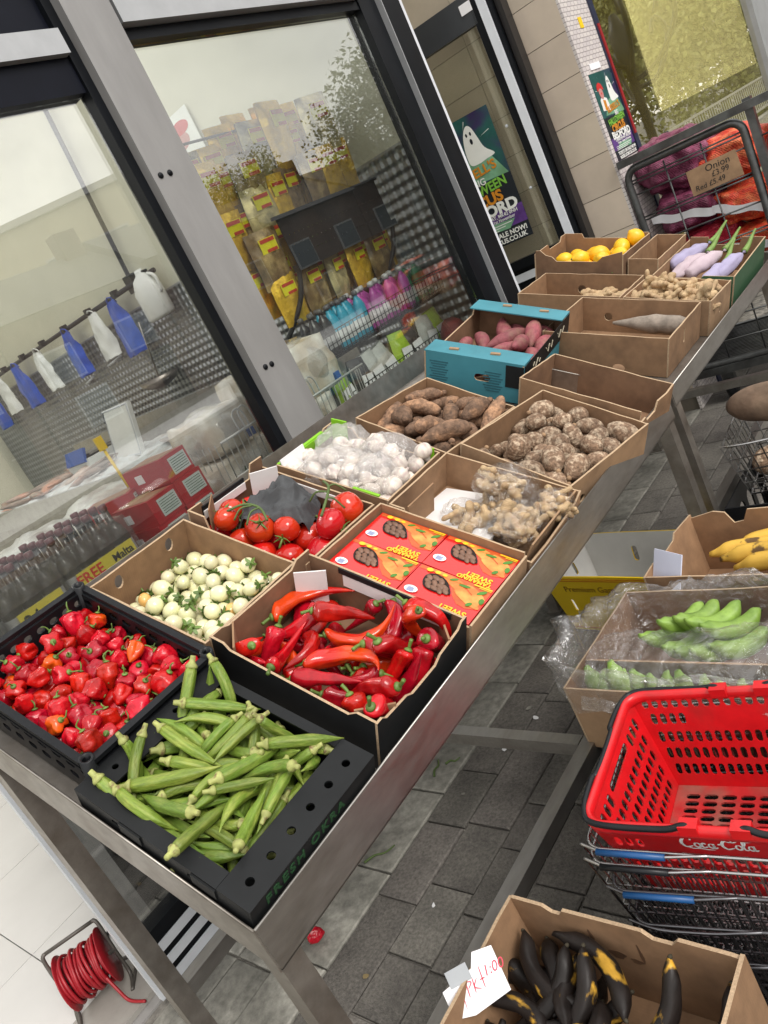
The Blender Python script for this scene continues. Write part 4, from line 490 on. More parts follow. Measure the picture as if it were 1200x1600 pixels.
 'edd': [(1,0.0039,-0.0174,0.0272,0.887,0.285,-0.13,-0.339),(3,0.1381,0.033,0.0353,0.37,0.664,-0.629,-0.165),(3,0.0852,0.006,0.0448,0.135,0.776,-0.436,0.436),(4,0.1323,0.1644,0.0315,0.283,0.224,0.444,0.82),(3,0.0684,0.1601,0.0316,0.182,0.258,0.691,0.651),(3,0.0682,-0.0509,0.0308,0.247,0.218,0.587,0.74),(0,-0.1319,0.1665,0.0308,0.067,0.338,0.603,0.72),(5,0.1256,-0.1546,0.033,0.323,-0.109,-0.143,0.929),(3,0.0335,0.1071,0.0307,0.624,0.509,-0.361,-0.47),(3,0.1332,-0.0464,0.0335,0.733,-0.343,0.174,-0.561),(3,0.0014,-0.1419,0.0307,0.718,0.578,0.241,0.304),(2,-0.088,0.0756,0.0316,0.414,-0.846,-0.223,0.252),(2,0.0641,-0.1673,0.0315,0.988,-0.12,-0.041,-0.088),(4,0.1317,-0.1071,0.0569,0.174,-0.324,-0.367,0.854),(1,0.1396,0.1167,0.098,0.275,-0.828,0.015,0.489),(4,-0.0026,0.1651,0.0299,0.237,0.142,0.488,-0.828),(3,0.1197,0.1631,0.0838,0.234,-0.963,-0.129,0.033),(4,0.11,-0.1681,0.0821,0.09,-0.988,-0.026,-0.121),(4,-0.1187,-0.0364,0.0282,0.99,-0.11,0.083,0.033),(4,0.0352,0.0294,0.0334,0.108,0.789,0.51,0.326),(5,-0.0291,0.1144,0.0344,0.201,0.51,0.823,-0.151),(2,-0.1227,0.1192,0.0925,0.506,0.019,-0.029,-0.862),(2,-0.0745,-0.1617,0.0287,0.171,0.129,0.653,0.726),(1,-0.0661,0.1628,0.0245,0.059,-0.299,0.921,-0.243),(5,-0.1076,0.0136,0.0311,0.177,-0.981,-0.076,0.004),(1,-0.0356,-0.0417,0.0244,0.052,-0.407,-0.895,0.174),(3,0.1363,-0.1194,0.1132,0.418,0.629,-0.457,-0.469),(1,-0.0085,0.0539,0.028,0.235,0.355,-0.669,-0.61),(4,0.132,0.1067,0.0312,0.355,-0.069,0.904,-0.229),(1,0.1333,-0.0087,0.0768,0.334,-0.188,0.641,-0.665),(4,0.0689,0.1107,0.071,0.138,0.669,-0.709,-0.173),(5,0.035,-0.1636,0.0824,0.008,-0.992,-0.094,-0.08),(3,0.073,-0.1084,0.0529,0.501,0.693,-0.208,0.475),(0,0.021,0.1453,0.075,0.208,0.352,-0.875,-0.259),(3,-0.0462,0.0513,0.064,0.749,0.595,0.13,0.261),(2,-0.0347,-0.1007,0.0346,0.795,0.51,-0.039,0.325),(0,-0.082,0.1211,0.0571,0.071,0.344,-0.904,-0.243),(4,0.0197,-0.074,0.0324,0.122,-0.551,-0.814,-0.138),(2,-0.0054,0.016,0.0683,0.362,0.101,0.1,-0.921),(0,0.0194,0.0713,0.0745,0.665,-0.663,0.302,0.164),(1,-0.1063,-0.1163,0.0253,0.031,0.04,0.139,-0.989),(2,-0.1336,0.1124,0.0345,0,-0.863,0.321,0.389),(2,0.1301,0.0727,0.0764,0.937,0.268,-0.146,-0.172),(1,-0.0426,-0.1712,0.0725,0.042,0.047,0.097,0.993),(5,-0.0638,-0.0165,0.0662,0.164,0.866,0.299,0.367),(1,-0.1422,0.0611,0.0573,0.714,0.283,0.085,0.634),(4,-0.0441,0.1036,0.0915,0.188,-0.039,0.968,0.16),(3,-0.1381,-0.1553,0.0448,0.076,-0.712,-0.514,-0.472),(2,0.0812,0.0687,0.0391,0.118,-0.443,0.217,-0.862),(2,-0.033,0.1677,0.0757,0.03,-0.378,-0.025,0.925),(2,0.0404,-0.0218,0.0762,0.253,0.14,0.932,-0.217),(1,-0.1001,0.1698,0.0661,0.163,-0.074,-0.621,-0.763),(1,-0.0799,-0.0705,0.0292,0.711,-0.633,0.156,0.263),(5,0.0892,0.0379,0.0903,0.034,-0.245,-0.879,0.408),(5,0.0736,-0.1262,0.1147,0.445,0.826,-0.263,-0.225),(3,-0.0418,-0.1273,0.1009,0.588,0.11,0.798,0.073),(4,-0.013,-0.0433,0.068,0.598,-0.093,0.25,0.755),(1,-0.1402,-0.0845,0.0364,0.093,0.49,0.056,-0.865),(5,-0.0647,-0.0714,0.0819,0.959,-0.162,0.229,-0.031),(3,0.103,-0.0632,0.0845,0,0.001,-0.691,-0.722),(2,-0.1004,0.0648,0.0853,0.68,0.472,0.415,0.377),(5,0.0195,-0.0984,0.0809,0.933,0.226,-0.046,0.277)],
 'taro': [(1,-0.0927,0.1337,0.0376,0.151,0.156,0.62,-0.754),(3,0.1257,-0.0549,0.0251,0.566,0.111,0.235,0.782),(3,-0.1184,-0.0136,0.0272,0.388,-0.75,0.469,-0.26),(4,0.1303,0.1131,0.0473,0.639,0.525,-0.052,0.559),(3,0.0932,0.0473,0.0315,0.058,0.21,0.975,0.048),(3,-0.0079,-0.0879,0.0279,0.361,-0.041,0.05,-0.93),(0,-0.0322,-0.038,0.0209,0.405,0.833,0.331,0.18),(5,0.1212,-0.124,0.0617,0.559,-0.664,-0.389,-0.308),(3,0.0469,0.1337,0.033,0.052,-0.048,0.982,0.172),(3,-0.0006,-0.0521,0.0705,0.234,-0.737,-0.547,0.319),(2,-0.0316,0.0567,0.0373,0.495,-0.368,-0.534,0.578),(2,0.0312,-0.1309,0.0451,0.325,0.12,0.815,-0.465),(4,0.0281,0.0274,0.0218,0.416,-0.339,-0.538,0.651),(1,0.054,0.0925,0.0535,0.115,-0.03,0.721,0.683),(4,-0.1049,0.0764,0.04,0.086,-0.27,0.58,0.764),(3,0.138,0.0898,0.0922,0.142,-0.736,0.637,0.181),(4,0.0784,-0.0374,0.0418,0.497,0.537,-0.124,-0.67),(4,-0.0737,0.0039,0.043,0.502,0.703,-0.503,-0.009),(4,0.0282,0.1308,0.0713,0.646,-0.749,-0.134,-0.068),(5,-0.0798,-0.1091,0.0434,0.246,-0.879,-0.39,-0.126),(3,0.0906,-0.077,0.0632,0.755,-0.647,-0.106,0.014),(1,-0.0882,0.0313,0.0732,0.068,0.115,-0.643,-0.754),(5,0.121,-0.0023,0.0775,0.449,0.211,0.54,0.68),(1,0.1091,-0.096,0.1128,0.181,0.409,-0.715,-0.537),(5,-0.0708,-0.0593,0.0855,0.832,-0.361,-0.062,-0.417),(4,0.0887,0.0852,0.1031,0.6,-0.383,-0.388,0.586),(3,-0.115,0.0927,0.0801,0.838,-0.255,-0.138,0.462),(0,0.0072,0.0605,0.07,0.141,0.434,0.818,0.349),(3,-0.1359,-0.0623,0.0473,0.546,0.473,-0.102,-0.684),(1,0.0411,-0.0692,0.1009,0.726,-0.04,0.192,0.659)],
 'swp': [(1,0.0133,0.1769,0.0556,0.149,0.287,0.833,0.448),(3,0.1372,0.0895,0.0567,0.565,0.435,0.424,0.558),(3,-0.0857,0.0485,0.0577,0.78,0.409,-0.156,-0.448),(0,0.0761,-0.1521,0.0628,0.044,-0.56,-0.793,0.234),(3,0.0907,0.196,0.0575,0.149,0.079,0.449,0.877),(3,0.0572,-0.0561,0.0564,0.17,0.09,0.622,0.759),(0,0.074,0.0036,0.0984,0.3,0.64,-0.679,-0.199),(2,-0.037,-0.0482,0.054,0.165,-0.244,-0.831,0.471),(3,0.1227,-0.0244,0.0591,0.803,0.22,-0.142,-0.536),(3,-0.0069,-0.1527,0.057,0.383,0.813,0.393,0.196),(2,-0.1297,0.0012,0.0529,0.504,-0.465,-0.501,0.527),(3,0.1305,-0.1561,0.0569,0.34,0.592,0.658,0.318),(1,0.0303,0.033,0.0609,0.477,-0.08,0.007,-0.875),(0,-0.0316,0.1448,0.0664,0.23,0.457,0.591,0.623),(1,0.0039,0.0757,0.0746,0.431,0.211,-0.284,-0.83),(2,-0.0559,-0.1401,0.069,0.475,0.697,0.361,0.398),(0,0.0808,0.1235,0.0867,0.382,-0.512,-0.72,0.272)],
 'gin': [(1,0.0293,0.0635,0.0635,0.151,-0.44,-0.88,0.094),(3,0.1227,-0,0.0645,0.045,-0.729,-0.678,-0.082),(3,-0.0685,0.0637,0.0613,0.979,0.105,0.05,0.165),(0,0.106,-0.0873,0.0833,0.276,-0.033,-0.886,-0.372),(3,0.1315,0.0761,0.0947,0.116,-0.691,-0.47,0.537),(3,0.0348,-0.0903,0.0931,0.162,0.877,0.067,-0.447),(0,0.0796,0.0697,0.0981,0.049,0.717,0.603,0.347),(2,-0.0995,-0.0779,0.0619,0.061,-0.509,-0.853,0.099),(3,-0.0214,0.0264,0.0892,0.948,0.298,-0.008,-0.109),(3,-0.0475,-0.0763,0.0794,0.142,0.964,-0.19,-0.12),(2,-0.138,0.0061,0.0829,0.532,-0.35,-0.697,0.329),(3,0.1118,-0.0253,0.1058,0.24,-0.879,0.127,-0.392),(1,-0.0936,0.0997,0.1142,0.804,-0.583,-0.099,-0.067),(1,-0.0605,-0.0186,0.0866,0.712,-0.452,-0.153,-0.514),(0,0.0564,-0.0547,0.097,0.122,-0.539,-0.019,-0.833),(0,-0.1099,0.0357,0.1251,0.642,-0.051,-0.555,-0.526),(0,0.0064,-0.0331,0.1375,0.858,-0.119,-0.353,-0.353),(0,0.1173,-0.0793,0.1466,0.748,0.437,-0.453,-0.212),(0,0.0273,-0.0229,0.0804,0.19,0.369,-0.705,-0.575),(3,-0.0596,-0.0839,0.1223,0.173,-0.056,-0.951,0.251),(1,-0.0449,0.0144,0.1348,0.152,-0.026,-0.303,-0.94),(2,0.0318,0.0616,0.1161,0.122,0.151,0.972,-0.131)],
 'lem': [(0,-0.1252,-0.1211,0.1088,0.692,0.362,-0.12,-0.613),(1,0.1474,-0.0274,0.1102,0.781,-0.515,-0.012,-0.354),(1,0.0791,-0.0528,0.1097,0.054,0.832,0.497,0.24),(2,0.1449,0.1255,0.1113,0.273,0.886,0.289,0.24),(1,0.0683,0.1302,0.1112,0.219,-0.263,0.863,0.37),(1,0.0351,-0.1199,0.1102,0.697,0.274,0.338,0.57),(0,-0.1138,0.1113,0.1084,0.024,0.085,0.488,0.869),(2,0.149,-0.1158,0.1107,0.693,-0.074,0.067,0.714),(1,-0.0339,0.1304,0.1095,0.145,-0.006,-0.973,-0.179),(1,0.1464,-0.0726,0.1664,0.636,0.697,-0.328,0.051),(1,-0.0859,-0.0564,0.1096,0.721,-0.178,-0.062,0.666),(1,-0.1441,0.0384,0.1097,0.018,0.337,-0.875,0.347),(1,-0.0107,-0.1134,0.1618,0.059,0.884,0.459,-0.065),(2,-0.0089,-0.0601,0.1104,0.341,0.91,0.236,-0.017),(0,0.0144,0.0779,0.1097,0.204,0.093,-0.96,0.171),(2,-0.068,0.0534,0.1108,0.816,-0.319,-0.097,0.473),(1,0.1499,0.0466,0.1098,0.386,0.36,0.377,0.761),(2,0.0909,-0.1232,0.1543,0.458,-0.517,0.119,-0.714),(2,0.1024,0.0817,0.1585,0.373,-0.736,0.518,-0.227),(1,0.149,0.1291,0.185,0.418,0.257,-0.871,-0.008),(2,0.0764,0.0287,0.1117,0.426,-0.271,-0.72,0.476),(0,-0.0532,-0.1287,0.1084,0.937,-0.195,0.03,0.287),(1,0.0376,-0.0179,0.1539,0.107,0.237,-0.893,-0.366),(0,-0.0079,0.0113,0.1086,0.086,0.034,0.026,-0.995)],
}
# ---------------------------------------------------------------- ground, pavement, road
GROUND = mk('street_asphalt', (.12, .118, .112), .9, var=.3, vs=3, bump=.3, bs=60)
JOINT = mk('sand_joint', (.24, .225, .20), .95, var=.6, vs=40, col2=(.07, .066, .058), c2s=14)
PAVER = mk('paving_block', (.158, .146, .130), .8, var=.5, vs=120, col2=(.118, .109, .098), c2s=9, c2lo=.4, c2hi=.65, orand=.15, ohue=.012, bump=.7, bs=260)
SLABM = mk('pale_concrete_slab', (.30, .29, .255), .85, var=.45, vs=40, col2=(.16, .155, .135), c2s=4, orand=.30, bump=.4, bs=120)
g = MB(); g.add([(-400, -400, -.10), (400, -400, -.10), (400, 400, -.10), (-400, 400, -.10)], [(0, 1, 2, 3)]); tag(g.build('ground', GROUND), kind='structure')
pv = MB(); pv.box((0.2, 6, -.056), (5.0, 40, .088)); pvo = tag(pv.build('pavement', JOINT), kind='structure')
def paver_mesh(w, l, seed):
    bm = bmesh.new(); bmesh.ops.create_cube(bm, size=1, matrix=Matrix.Translation((0, 0, -.006)) @ Matrix.Diagonal((w, l, .012, 1)))
    bmesh.ops.bevel(bm, geom=[e for e in bm.edges if min(v.co.z for v in e.verts) > -.004], offset=.0035, segments=1, affect='EDGES')
    me = bpy.data.meshes.new('paving_block'); bm.to_mesh(me); bm.free(); me.materials.append(PAVER); return me
rp = random.Random(3); PM = {}
def lay(x, y, w, l, mat=None, cache=True, nm='paving_block'):
    key = (round(w, 3), round(l, 3), nm)
    if key not in PM:
        PM[key] = paver_mesh(w - .006, l - .006, 1)
        if mat: PM[key].materials.clear(); PM[key].materials.append(mat)
    o = bpy.data.objects.new(nm, PM[key]); COL.objects.link(o); o.parent = pvo
    o.location = (x, y, rp.uniform(-.002, .002)); o.rotation_euler = (rp.uniform(-.006, .006), rp.uniform(-.008, .008), rp.uniform(-.006, .006)); return o
CW = .145; npv = 0
for i in range(11):
    x = -1.62 + CW * (i + .5); y = .30 - rp.uniform(0, .2)
    ymax = 4.5 if i < 6 else 2.6
    while y < ymax and npv < 270:
        l = rp.choice((.16, .21, .21, .26, .31)); lay(x, y + l / 2, CW, l); y += l; npv += 1
for i in range(3):                                     # pale edging slabs along the shop
    w = (.17, .15, .12)[i]; x = -1.62 - (.085, .245, .38)[i]; y = -.4
    while y < 4.0:
        l = rp.choice((.22, .30, .38)); lay(x, y + l / 2, w, l, SLABM, nm='edging_slab'); y += l

# ---------------------------------------------------------------- display tables (stainless, sloping towards the street)
def table(y0, y1, th, depth, rimh, label, legs_y, bars_y, zs):
    t = empty('display_table', label, 'table', 'sloping steel display tables', loc=(RIMX, y0, 0))
    I = Matrix.Translation((-RIMX, -y0, 0)); c, n = math.cos(th), math.sin(th)
    def P(s, y, off): return Vector((RIMX - s * c + off * n, y, RIMZ + s * n + off * c))
    m = MB(); m.add([P(0, y0, -rimh), P(0, y1, -rimh), P(depth, y1, -rimh), P(depth, y0, -rimh), P(0, y0, -rimh - .003), P(0, y1, -rimh - .003), P(depth, y1, -rimh - .003), P(depth, y0, -rimh - .003)], [(0, 1, 2, 3), (7, 6, 5, 4)], M=I); m.build('tray_panel', STEELD, t)
    zt = RIMZ; zb = RIMZ - rimh / c
    m = MB(); m.box((RIMX + .0015, (y0 + y1) / 2, (zt + zb) / 2), (.003, y1 - y0, zt - zb), M=I); m.tube([(RIMX + .001, y0, zt), (RIMX + .001, y1, zt)], .0028, 6, M=I); m.box((RIMX - .012, (y0 + y1) / 2, zb), (.03, y1 - y0, .003), M=I); m.build('front_rim', STEEL, t)
    for yy, sg, nm in ((y0, -1, 'end_rim'), (y1, 1, 'end_rim')):
        m = MB(); q = [P(0, yy, 0), P(depth, yy, 0), P(depth, yy, -rimh - .02), P(0, yy, -rimh - .02)]
        q[3] = Vector((RIMX, yy, zb - .004)); e = Vector((0, sg * .003, 0))
        m.add(q + [a + e for a in q], [(0, 1, 2, 3), (7, 6, 5, 4), (0, 4, 5, 1), (3, 2, 6, 7), (1, 5, 6, 2), (0, 3, 7, 4)], M=I)
        m.tube([q[0] + e * .5, q[1] + e * .5], .0025, 6, M=I); m.build(nm, STEELD, t)
    m = MB(); m.bar(P(depth, y0, -rimh / 2), P(depth, y1, -rimh / 2), .003, rimh, M=I); m.build('back_rim', STEELD, t)
    xb = RIMX - depth * c + .045; W = .042
    for yy in legs_y:
        m = MB(); m.box((RIMX - .023, yy, zb / 2 + .001), (W, W, zb - .004), M=I); m.box((RIMX - .023, yy, .004), (W + .02, W + .02, .008), M=I); m.build('leg', STEELD, t)
        zz = RIMZ + (RIMX - xb) / c * n - rimh - .03
        m = MB(); m.box((xb, yy, zz / 2), (W, W, zz), M=I); m.box((xb, yy, .004), (W + .02, W + .02, .008), M=I); m.build('leg', STEELD, t)
    for yy in bars_y:
        m = MB(); m.box(((RIMX - .044 + xb + .021) / 2, yy, zs), (RIMX - xb - .065 if False else abs(RIMX - .044 - xb - .021), .034, .036), M=I); m.build('cross_bar', STEEL, t)
    for xx in (RIMX - .023, xb):
        ys = sorted(legs_y)
        for a, b in zip(ys[:-1], ys[1:]):
            m = MB(); m.box((xx, (a + b) / 2, zs), (.036, b - a - W, .036), M=I); m.build('stretcher', STEEL, t)
    return t
table(.33, 2.225, TH1, .83, .072, 'near stainless steel sloping display table holding okra and peppers', (.352, 2.195), (1.215,), .275)
table(2.262, 3.74, TH2, .84, .055, 'far stainless steel sloping display table holding ginger and lemons', (2.29, 3.60), (3.55,), .275)

# ---------------------------------------------------------------- shop front
COLUMN = mk('grey_painted_column', (.285, .28, .275), .42, .25, var=.10, vs=16, stretch=(1, 1, .25), col2=(.235, .23, .224), c2s=6, c2lo=.42, c2hi=.7, bump=.05, bs=40, spec=.4)
FRAME = mk('black_frame', (.006, .007, .009), .34, var=.3, vs=8, spec=.16)
NAVY = mk('dark_header', (.005, .006, .011), .4, var=.2, spec=.14)
RAIL = mk('pale_aluminium', (.40, .41, .42), .42, .35, var=.12, vs=8)
WHITEF = mk('white_frame', (.62, .65, .69), .45, var=.08)
GLASS = glassy('shop_glass', (.95, .97, .95), 1.5, 0., dirt=.012, boost=.62, base_refl=.04)
GLASSL = glassy('shop_glass_smeared', (.95, .96, .95), 1.5, 0., dirt=.035, boost=.62, base_refl=.095)
WX = -2.05
sf = empty('shop_front', 'glazed shop front with grey mullion column and black frames', 'shop front', loc=(WX, .42, 0)); SI = Matrix.Translation((-WX, -.42, 0))
def sfp(nm, mat, *boxes, parent=None):
    m = MB()
    for c, d in boxes: m.box(c, d, M=SI)
    return m.build(nm, mat, parent or sf)
col_o = sfp('mullion_column', COLUMN, ((WX + .035, 1.757, 1.6), (.09, .172, 3.2)))
for (y, z) in ((1.70, 1.984), (1.738, 1.984), (1.712, 1.340), (1.742, 1.338)):
    m = MB(); m.lathe([(.0095, 0), (.0095, .003), (.006, .006), (.001, .0065)], 12, M=SI @ Matrix.Translation((WX + .080, y, z)) @ Matrix.Rotation(R_(90), 4, 'Y')); m.build('bolt', FRAME, col_o)
sfp('glazing_bead', FRAME, ((WX + .02, 1.655, 1.6), (.05, .032, 3.2)))
sfp('glazing_bead', FRAME, ((WX + .01, 1.851, 1.6), (.03, .014, 3.2)))
# bay by the door opening (left) and bay with the hanging packets (right)
sfp('window_pane', GLASSL, ((WX, 1.03, 1.24), (.008, 1.215, 2.05)))
sfp('window_pane', GLASS, ((WX, 2.49, 1.30), (.008, 1.265, 2.17)))
sfp('header_panel', NAVY, ((WX, 1.03, 2.315), (.07, 1.215, .10)))
sfp('transom_rail', RAIL, ((WX + .015, 1.03, 2.40), (.09, 1.215, .068)))
sfp('upper_panel', NAVY, ((WX, 1.03, 2.73), (.05, 1.215, .59)))
sfp('transom_frame', FRAME, ((WX + .005, 2.50, 2.405), (.06, 1.27, .034)))
sfp('transom_rail', RAIL, ((WX + .02, 2.50, 2.475), (.10, 1.27, .10)))
FASC = mk('grey_fascia', (.17, .18, .23), .5, var=.08, vs=4)
sfp('upper_panel', FASC, ((WX, 2.50, 2.78), (.05, 1.27, .50)))
sfp('fascia_board', FASC, ((WX - .05, 1.9, 3.25), (.20, 3.4, .40)))
sfp('end_post', FRAME, ((WX, .412, 1.55), (.07, .03, 3.0)))
sfp('end_post_trim', WHITEF, ((WX + .03, .395, 1.55), (.02, .018, 3.0)))
sfp('sill_rail', FRAME, ((WX, 1.03, .205), (.07, 1.215, .03)))
sfp('sill_rail', FRAME, ((WX, 2.49, .205), (.07, 1.265, .03)))
for a, b in ((.43, 1.64), (1.86, 3.12)):
    pn = sfp('stall_riser', FRAME, ((WX + .005, (a + b) / 2, .095), (.05, b - a, .19)))
    for k in range(4):
        sfp('white_stripe', WHITEF, ((WX + .032, (a + b) / 2, .02 + .047 * k), (.004, b - a - .02, .028)), parent=pn)
sfp('corner_post', FRAME, ((WX, 3.185, 1.55), (.08, .12, 3.1)))
sfp('corner_post', FRAME, ((WX + .005, 3.325, 1.55), (.10, .15, 3.1)))
sfp('post_trim', RAIL, ((WX + .018, 3.2475, 1.55), (.10, .005, 3.1)))
sfp('corner_trim', WHITEF, ((WX + .012, 3.418, 1.55), (.07, .03, 3.1)))

# ---------------------------------------------------------------- shop interior shell
CREAM = mk('cream_wall', (.64, .63, .50), .7, var=.06, vs=3)
def quilt(name, col):
    m = mk(name, col, .36, .75, var=.15, vs=6); nt = m.node_tree; L = nt.links.new; p = nt.nodes['Principled BSDF']
    tcn = _n(nt, 'ShaderNodeTexCoord'); sx = _n(nt, 'ShaderNodeSeparateXYZ'); L(tcn.outputs['Object'], sx.inputs[0])
    def sn(a, b):   # sine of (a*x + b*z)
        x = _n(nt, 'ShaderNodeMath', operation='MULTIPLY'); x.inputs[1].default_value = a; L(sx.outputs['X'], x.inputs[0])
        z = _n(nt, 'ShaderNodeMath', operation='MULTIPLY_ADD'); z.inputs[1].default_value = b; L(sx.outputs['Z'], z.inputs[0]); L(x.outputs[0], z.inputs[2])
        s = _n(nt, 'ShaderNodeMath', operation='SINE'); L(z.outputs[0], s.inputs[0]); return s
    s1, s2 = sn(62, 62), sn(-62, 62); mm = _n(nt, 'ShaderNodeMath', operation='MULTIPLY'); L(s1.outputs[0], mm.inputs[0]); L(s2.outputs[0], mm.inputs[1])
    b = _n(nt, 'ShaderNodeBump'); b.inputs['Strength'].default_value = .9; b.inputs['Distance'].default_value = .012; L(mm.outputs[0], b.inputs['Height']); L(b.outputs[0], p.inputs['Normal'])
    return m
QUILT = quilt('patterned_metal_cladding', (.34, .35, .36))
w = MB(); w.box((-5.1, 3.52, 1.75), (6.0, .1, 3.5)); wo_ = tag(w.build('wall_shop_end', CREAM), kind='structure')
m = MB(); m.box((-5.1, 3.464, .955), (5.98, .008, 1.90)); m.build('metal_cladding', QUILT, wo_)
m = MB(); m.box((-5.1, 3.460, 1.907), (5.98, .016, .012)); m.build('cladding_trim', RAIL, wo_)
w = MB(); w.box((-8.15, .2, 1.75), (.1, 6.8, 3.5)); tag(w.build('wall_shop_back', CREAM), kind='structure')
w = MB(); w.box((-5.1, -3.2, 1.75), (6.0, .1, 3.5)); tag(w.build('wall_shop_side', CREAM), kind='structure')
w = MB()                                               # unseen ceiling, opened down to beams so sky light brightens the shop
for (a, b, c, d) in ((-8.2, -2.1, 3.38, 3.6), (-8.2, -2.1, -3.2, -3.0), (-8.2, -8.0, -3.0, 3.38), (-2.3, -2.1, -3.0, 3.38), (-8.0, -2.3, .55, .7), (-8.0, -2.3, -1.3, -1.15), (-8.0, -2.3, 2.1, 2.2)): w.box(((a + b) / 2, (c + d) / 2, 3.54), (b - a, d - c, .06))
tag(w.build('ceiling_shop_opened', mk('ceiling_white', (.7, .7, .68), .8)), kind='structure')
SJ = mk('tile_grout', (.30, .29, .28), .9)
w = MB(); w.box((-5.13, .15, -.03), (6.06, 6.7, .05)); fl = tag(w.build('floor_shop', SJ), kind='structure')
FT = mk('white_floor_tile', (.56, .55, .54), .30, var=.05, vs=4, bump=.02, bs=8, orand=.03)
ft = MB(); ft.box((0, 0, 0), (.636, .636, .014)); ftm = mesh_of(ft, FT, 'floor_tile')
for i in range(8):
    for j in range(6):
        x = -2.806 - .64 * i + .32; y = .319 + .64 * (j - 3) + .32
        if x > -2.35 or y > 3.2: continue
        o = bpy.data.objects.new('floor_tile', ftm); COL.objects.link(o); o.parent = fl; o.location = (x, y, 0)
SILLM = mk('grey_sill_stone', (.30, .285, .26), .7, var=.2, vs=10)
w = MB(); w.box((-2.235, .10, .004), (.20, 4.6, .016)); w.build('threshold_slab', SILLM, fl)

# ---------------------------------------------------------------- tiled return wall, door leaf, neighbour shop
TILEG = mk('tile_wall_grout', (.16, .14, .11), .9)
WT = mk('beige_wall_tile', (.57, .49, .39), .45, var=.1, vs=6, orand=.07, ohue=.006, bump=.03, bs=30)
w = MB(); w.box((-2.55, 4.17, 1.6), (1.86, .22, 3.2)); tw = tag(w.build('wall_tiled_return', TILEG), kind='structure')
tm = MB(); tm.box((0, 0, 0), (.247, .012, .187)); tmm = mesh_of(tm, WT, 'wall_tile')
for i in range(7):
    for j in range(15):
        o = bpy.data.objects.new('wall_tile', tmm); COL.objects.link(o); o.parent = tw; o.location = (-1.745 - .25 * i, 4.056 + rp.uniform(-.001, .001), .20 + .19 * j)
JAMB = mk('dark_door_jamb', (.014, .012, .012), .4, var=.3)
jb = MB(); jb.box((-1.865, 4.035, 1.55), (.055, .03, 3.1)); jb.box((-1.845, 3.99, 1.55), (.03, .05, 3.1)); tag(jb.build('door_jamb', JAMB), 'black upright door jamb fixed on the beige tiled wall', 'door jamb')
DA = R_(8); dm = Matrix.Translation((-1.885, 3.955, 0)) @ Matrix.Rotation(DA, 4, 'Z')
dl = empty('shop_door', 'glass entrance door leaf with white stile and striped lower panel', 'door', M=dm)
def dp(nm, mat, c, d, parent=None): m = MB(); m.box(c, d); return m.build(nm, mat, parent or dl)
dp('stile', WHITEF, (-.022, -.012, 1.25), (.04, .05, 2.40)); dp('stile_seal', FRAME, (.009, 0, 1.25), (.02, .04, 2.40)); dp('stile', FRAME, (-.063, -.006, 1.25), (.04, .045, 2.40))
dp('stile', FRAME, (-.97, -.006, 1.25), (.06, .045, 2.40))
dp('top_rail', mk('door_rail_grey', (.032, .036, .042), .4), (-.505, -.006, 2.30), (.87, .045, .14)); dp('mid_rail', FRAME, (-.505, -.006, 1.105), (.87, .045, .05))
dp('glass', glassy('door_glass', (.93, .93, .88), 1.5, 0., dirt=.05, boost=.6, base_refl=.0), (-.51, -.002, 1.68), (.88, .008, 1.10))
pnl = dp('lower_panel', FRAME, (-.505, -.002, .56), (.87, .02, 1.04))
for k in range(9): dp('white_stripe', WHITEF, (-.505, -.016, 1.035 - .095 * k), (.86, .006, .042), pnl)
o = dp('sticker', PAPER, (-.10, -.031, 2.315), (.06, .003, .045))
for (x, z) in ((-.13, 1.76), (-.13, 1.44)):
    m = MB(); m.lathe([(.008, 0), (.008, .004), (.004, .006)], 10, M=Matrix.Translation((x, -.006, z)) @ Matrix.Rotation(R_(90), 4, 'X')); m.build('glass_stud', WHITEF, dl)
# mosaic pilaster and neighbour window facing the street
def mosaic(name):
    m = mk(name, (.60, .56, .53), .45, var=.25, vs=60, orand=0); nt = m.node_tree; L = nt.links.new; p = nt.nodes['Principled BSDF']
    tcn = _n(nt, 'ShaderNodeTexCoord'); sp = _n(nt, 'ShaderNodeSeparateXYZ'); cb = _n(nt, 'ShaderNodeCombineXYZ'); L(tcn.outputs['Object'], sp.inputs[0]); L(sp.outputs['Y'], cb.inputs['X']); L(sp.outputs['Z'], cb.inputs['Y'])
    bt = _n(nt, 'ShaderNodeTexBrick'); L(cb.outputs[0], bt.inputs['Vector']); bt.inputs['Scale'].default_value = 1
    bt.inputs['Brick Width'].default_value = .042; bt.inputs['Row Height'].default_value = .021; bt.inputs['Mortar Size'].default_value = .0018
    bt.inputs['Color1'].default_value = (.64, .60, .57, 1); bt.inputs['Color2'].default_value = (.54, .50, .50, 1); bt.inputs['Mortar'].default_value = (.27, .24, .24, 1)
    L(bt.outputs['Color'], p.inputs['Base Color'])
    b = _n(nt, 'ShaderNodeBump'); b.inputs['Strength'].default_value = .4; b.inputs['Distance'].default_value = .002; b.invert = True; L(bt.outputs['Fac'], b.inputs['Height']); L(b.outputs[0], p.inputs['Normal'])
    return m
NX = -1.62
w = MB(); w.box((NX + .004, 4.215, 1.6), (.014, .33, 3.2)); w.box((NX - .06, 4.335, 1.6), (.11, .08, 3.2)); tag(w.build('mosaic_pilaster', mosaic('mosaic')), 'pilaster of small pale mosaic tiles beside the tiled return', 'pilaster')
rust = MB(); rust.box((NX + .0115, 4.10, 2.0), (.001, .02, .5))
nw = empty('neighbour_window', 'large yellowish neighbouring shop window reflecting trees and lamp', 'window', loc=(NX, 4.4, 0)); NI = Matrix.Translation((-NX, -4.4, 0))
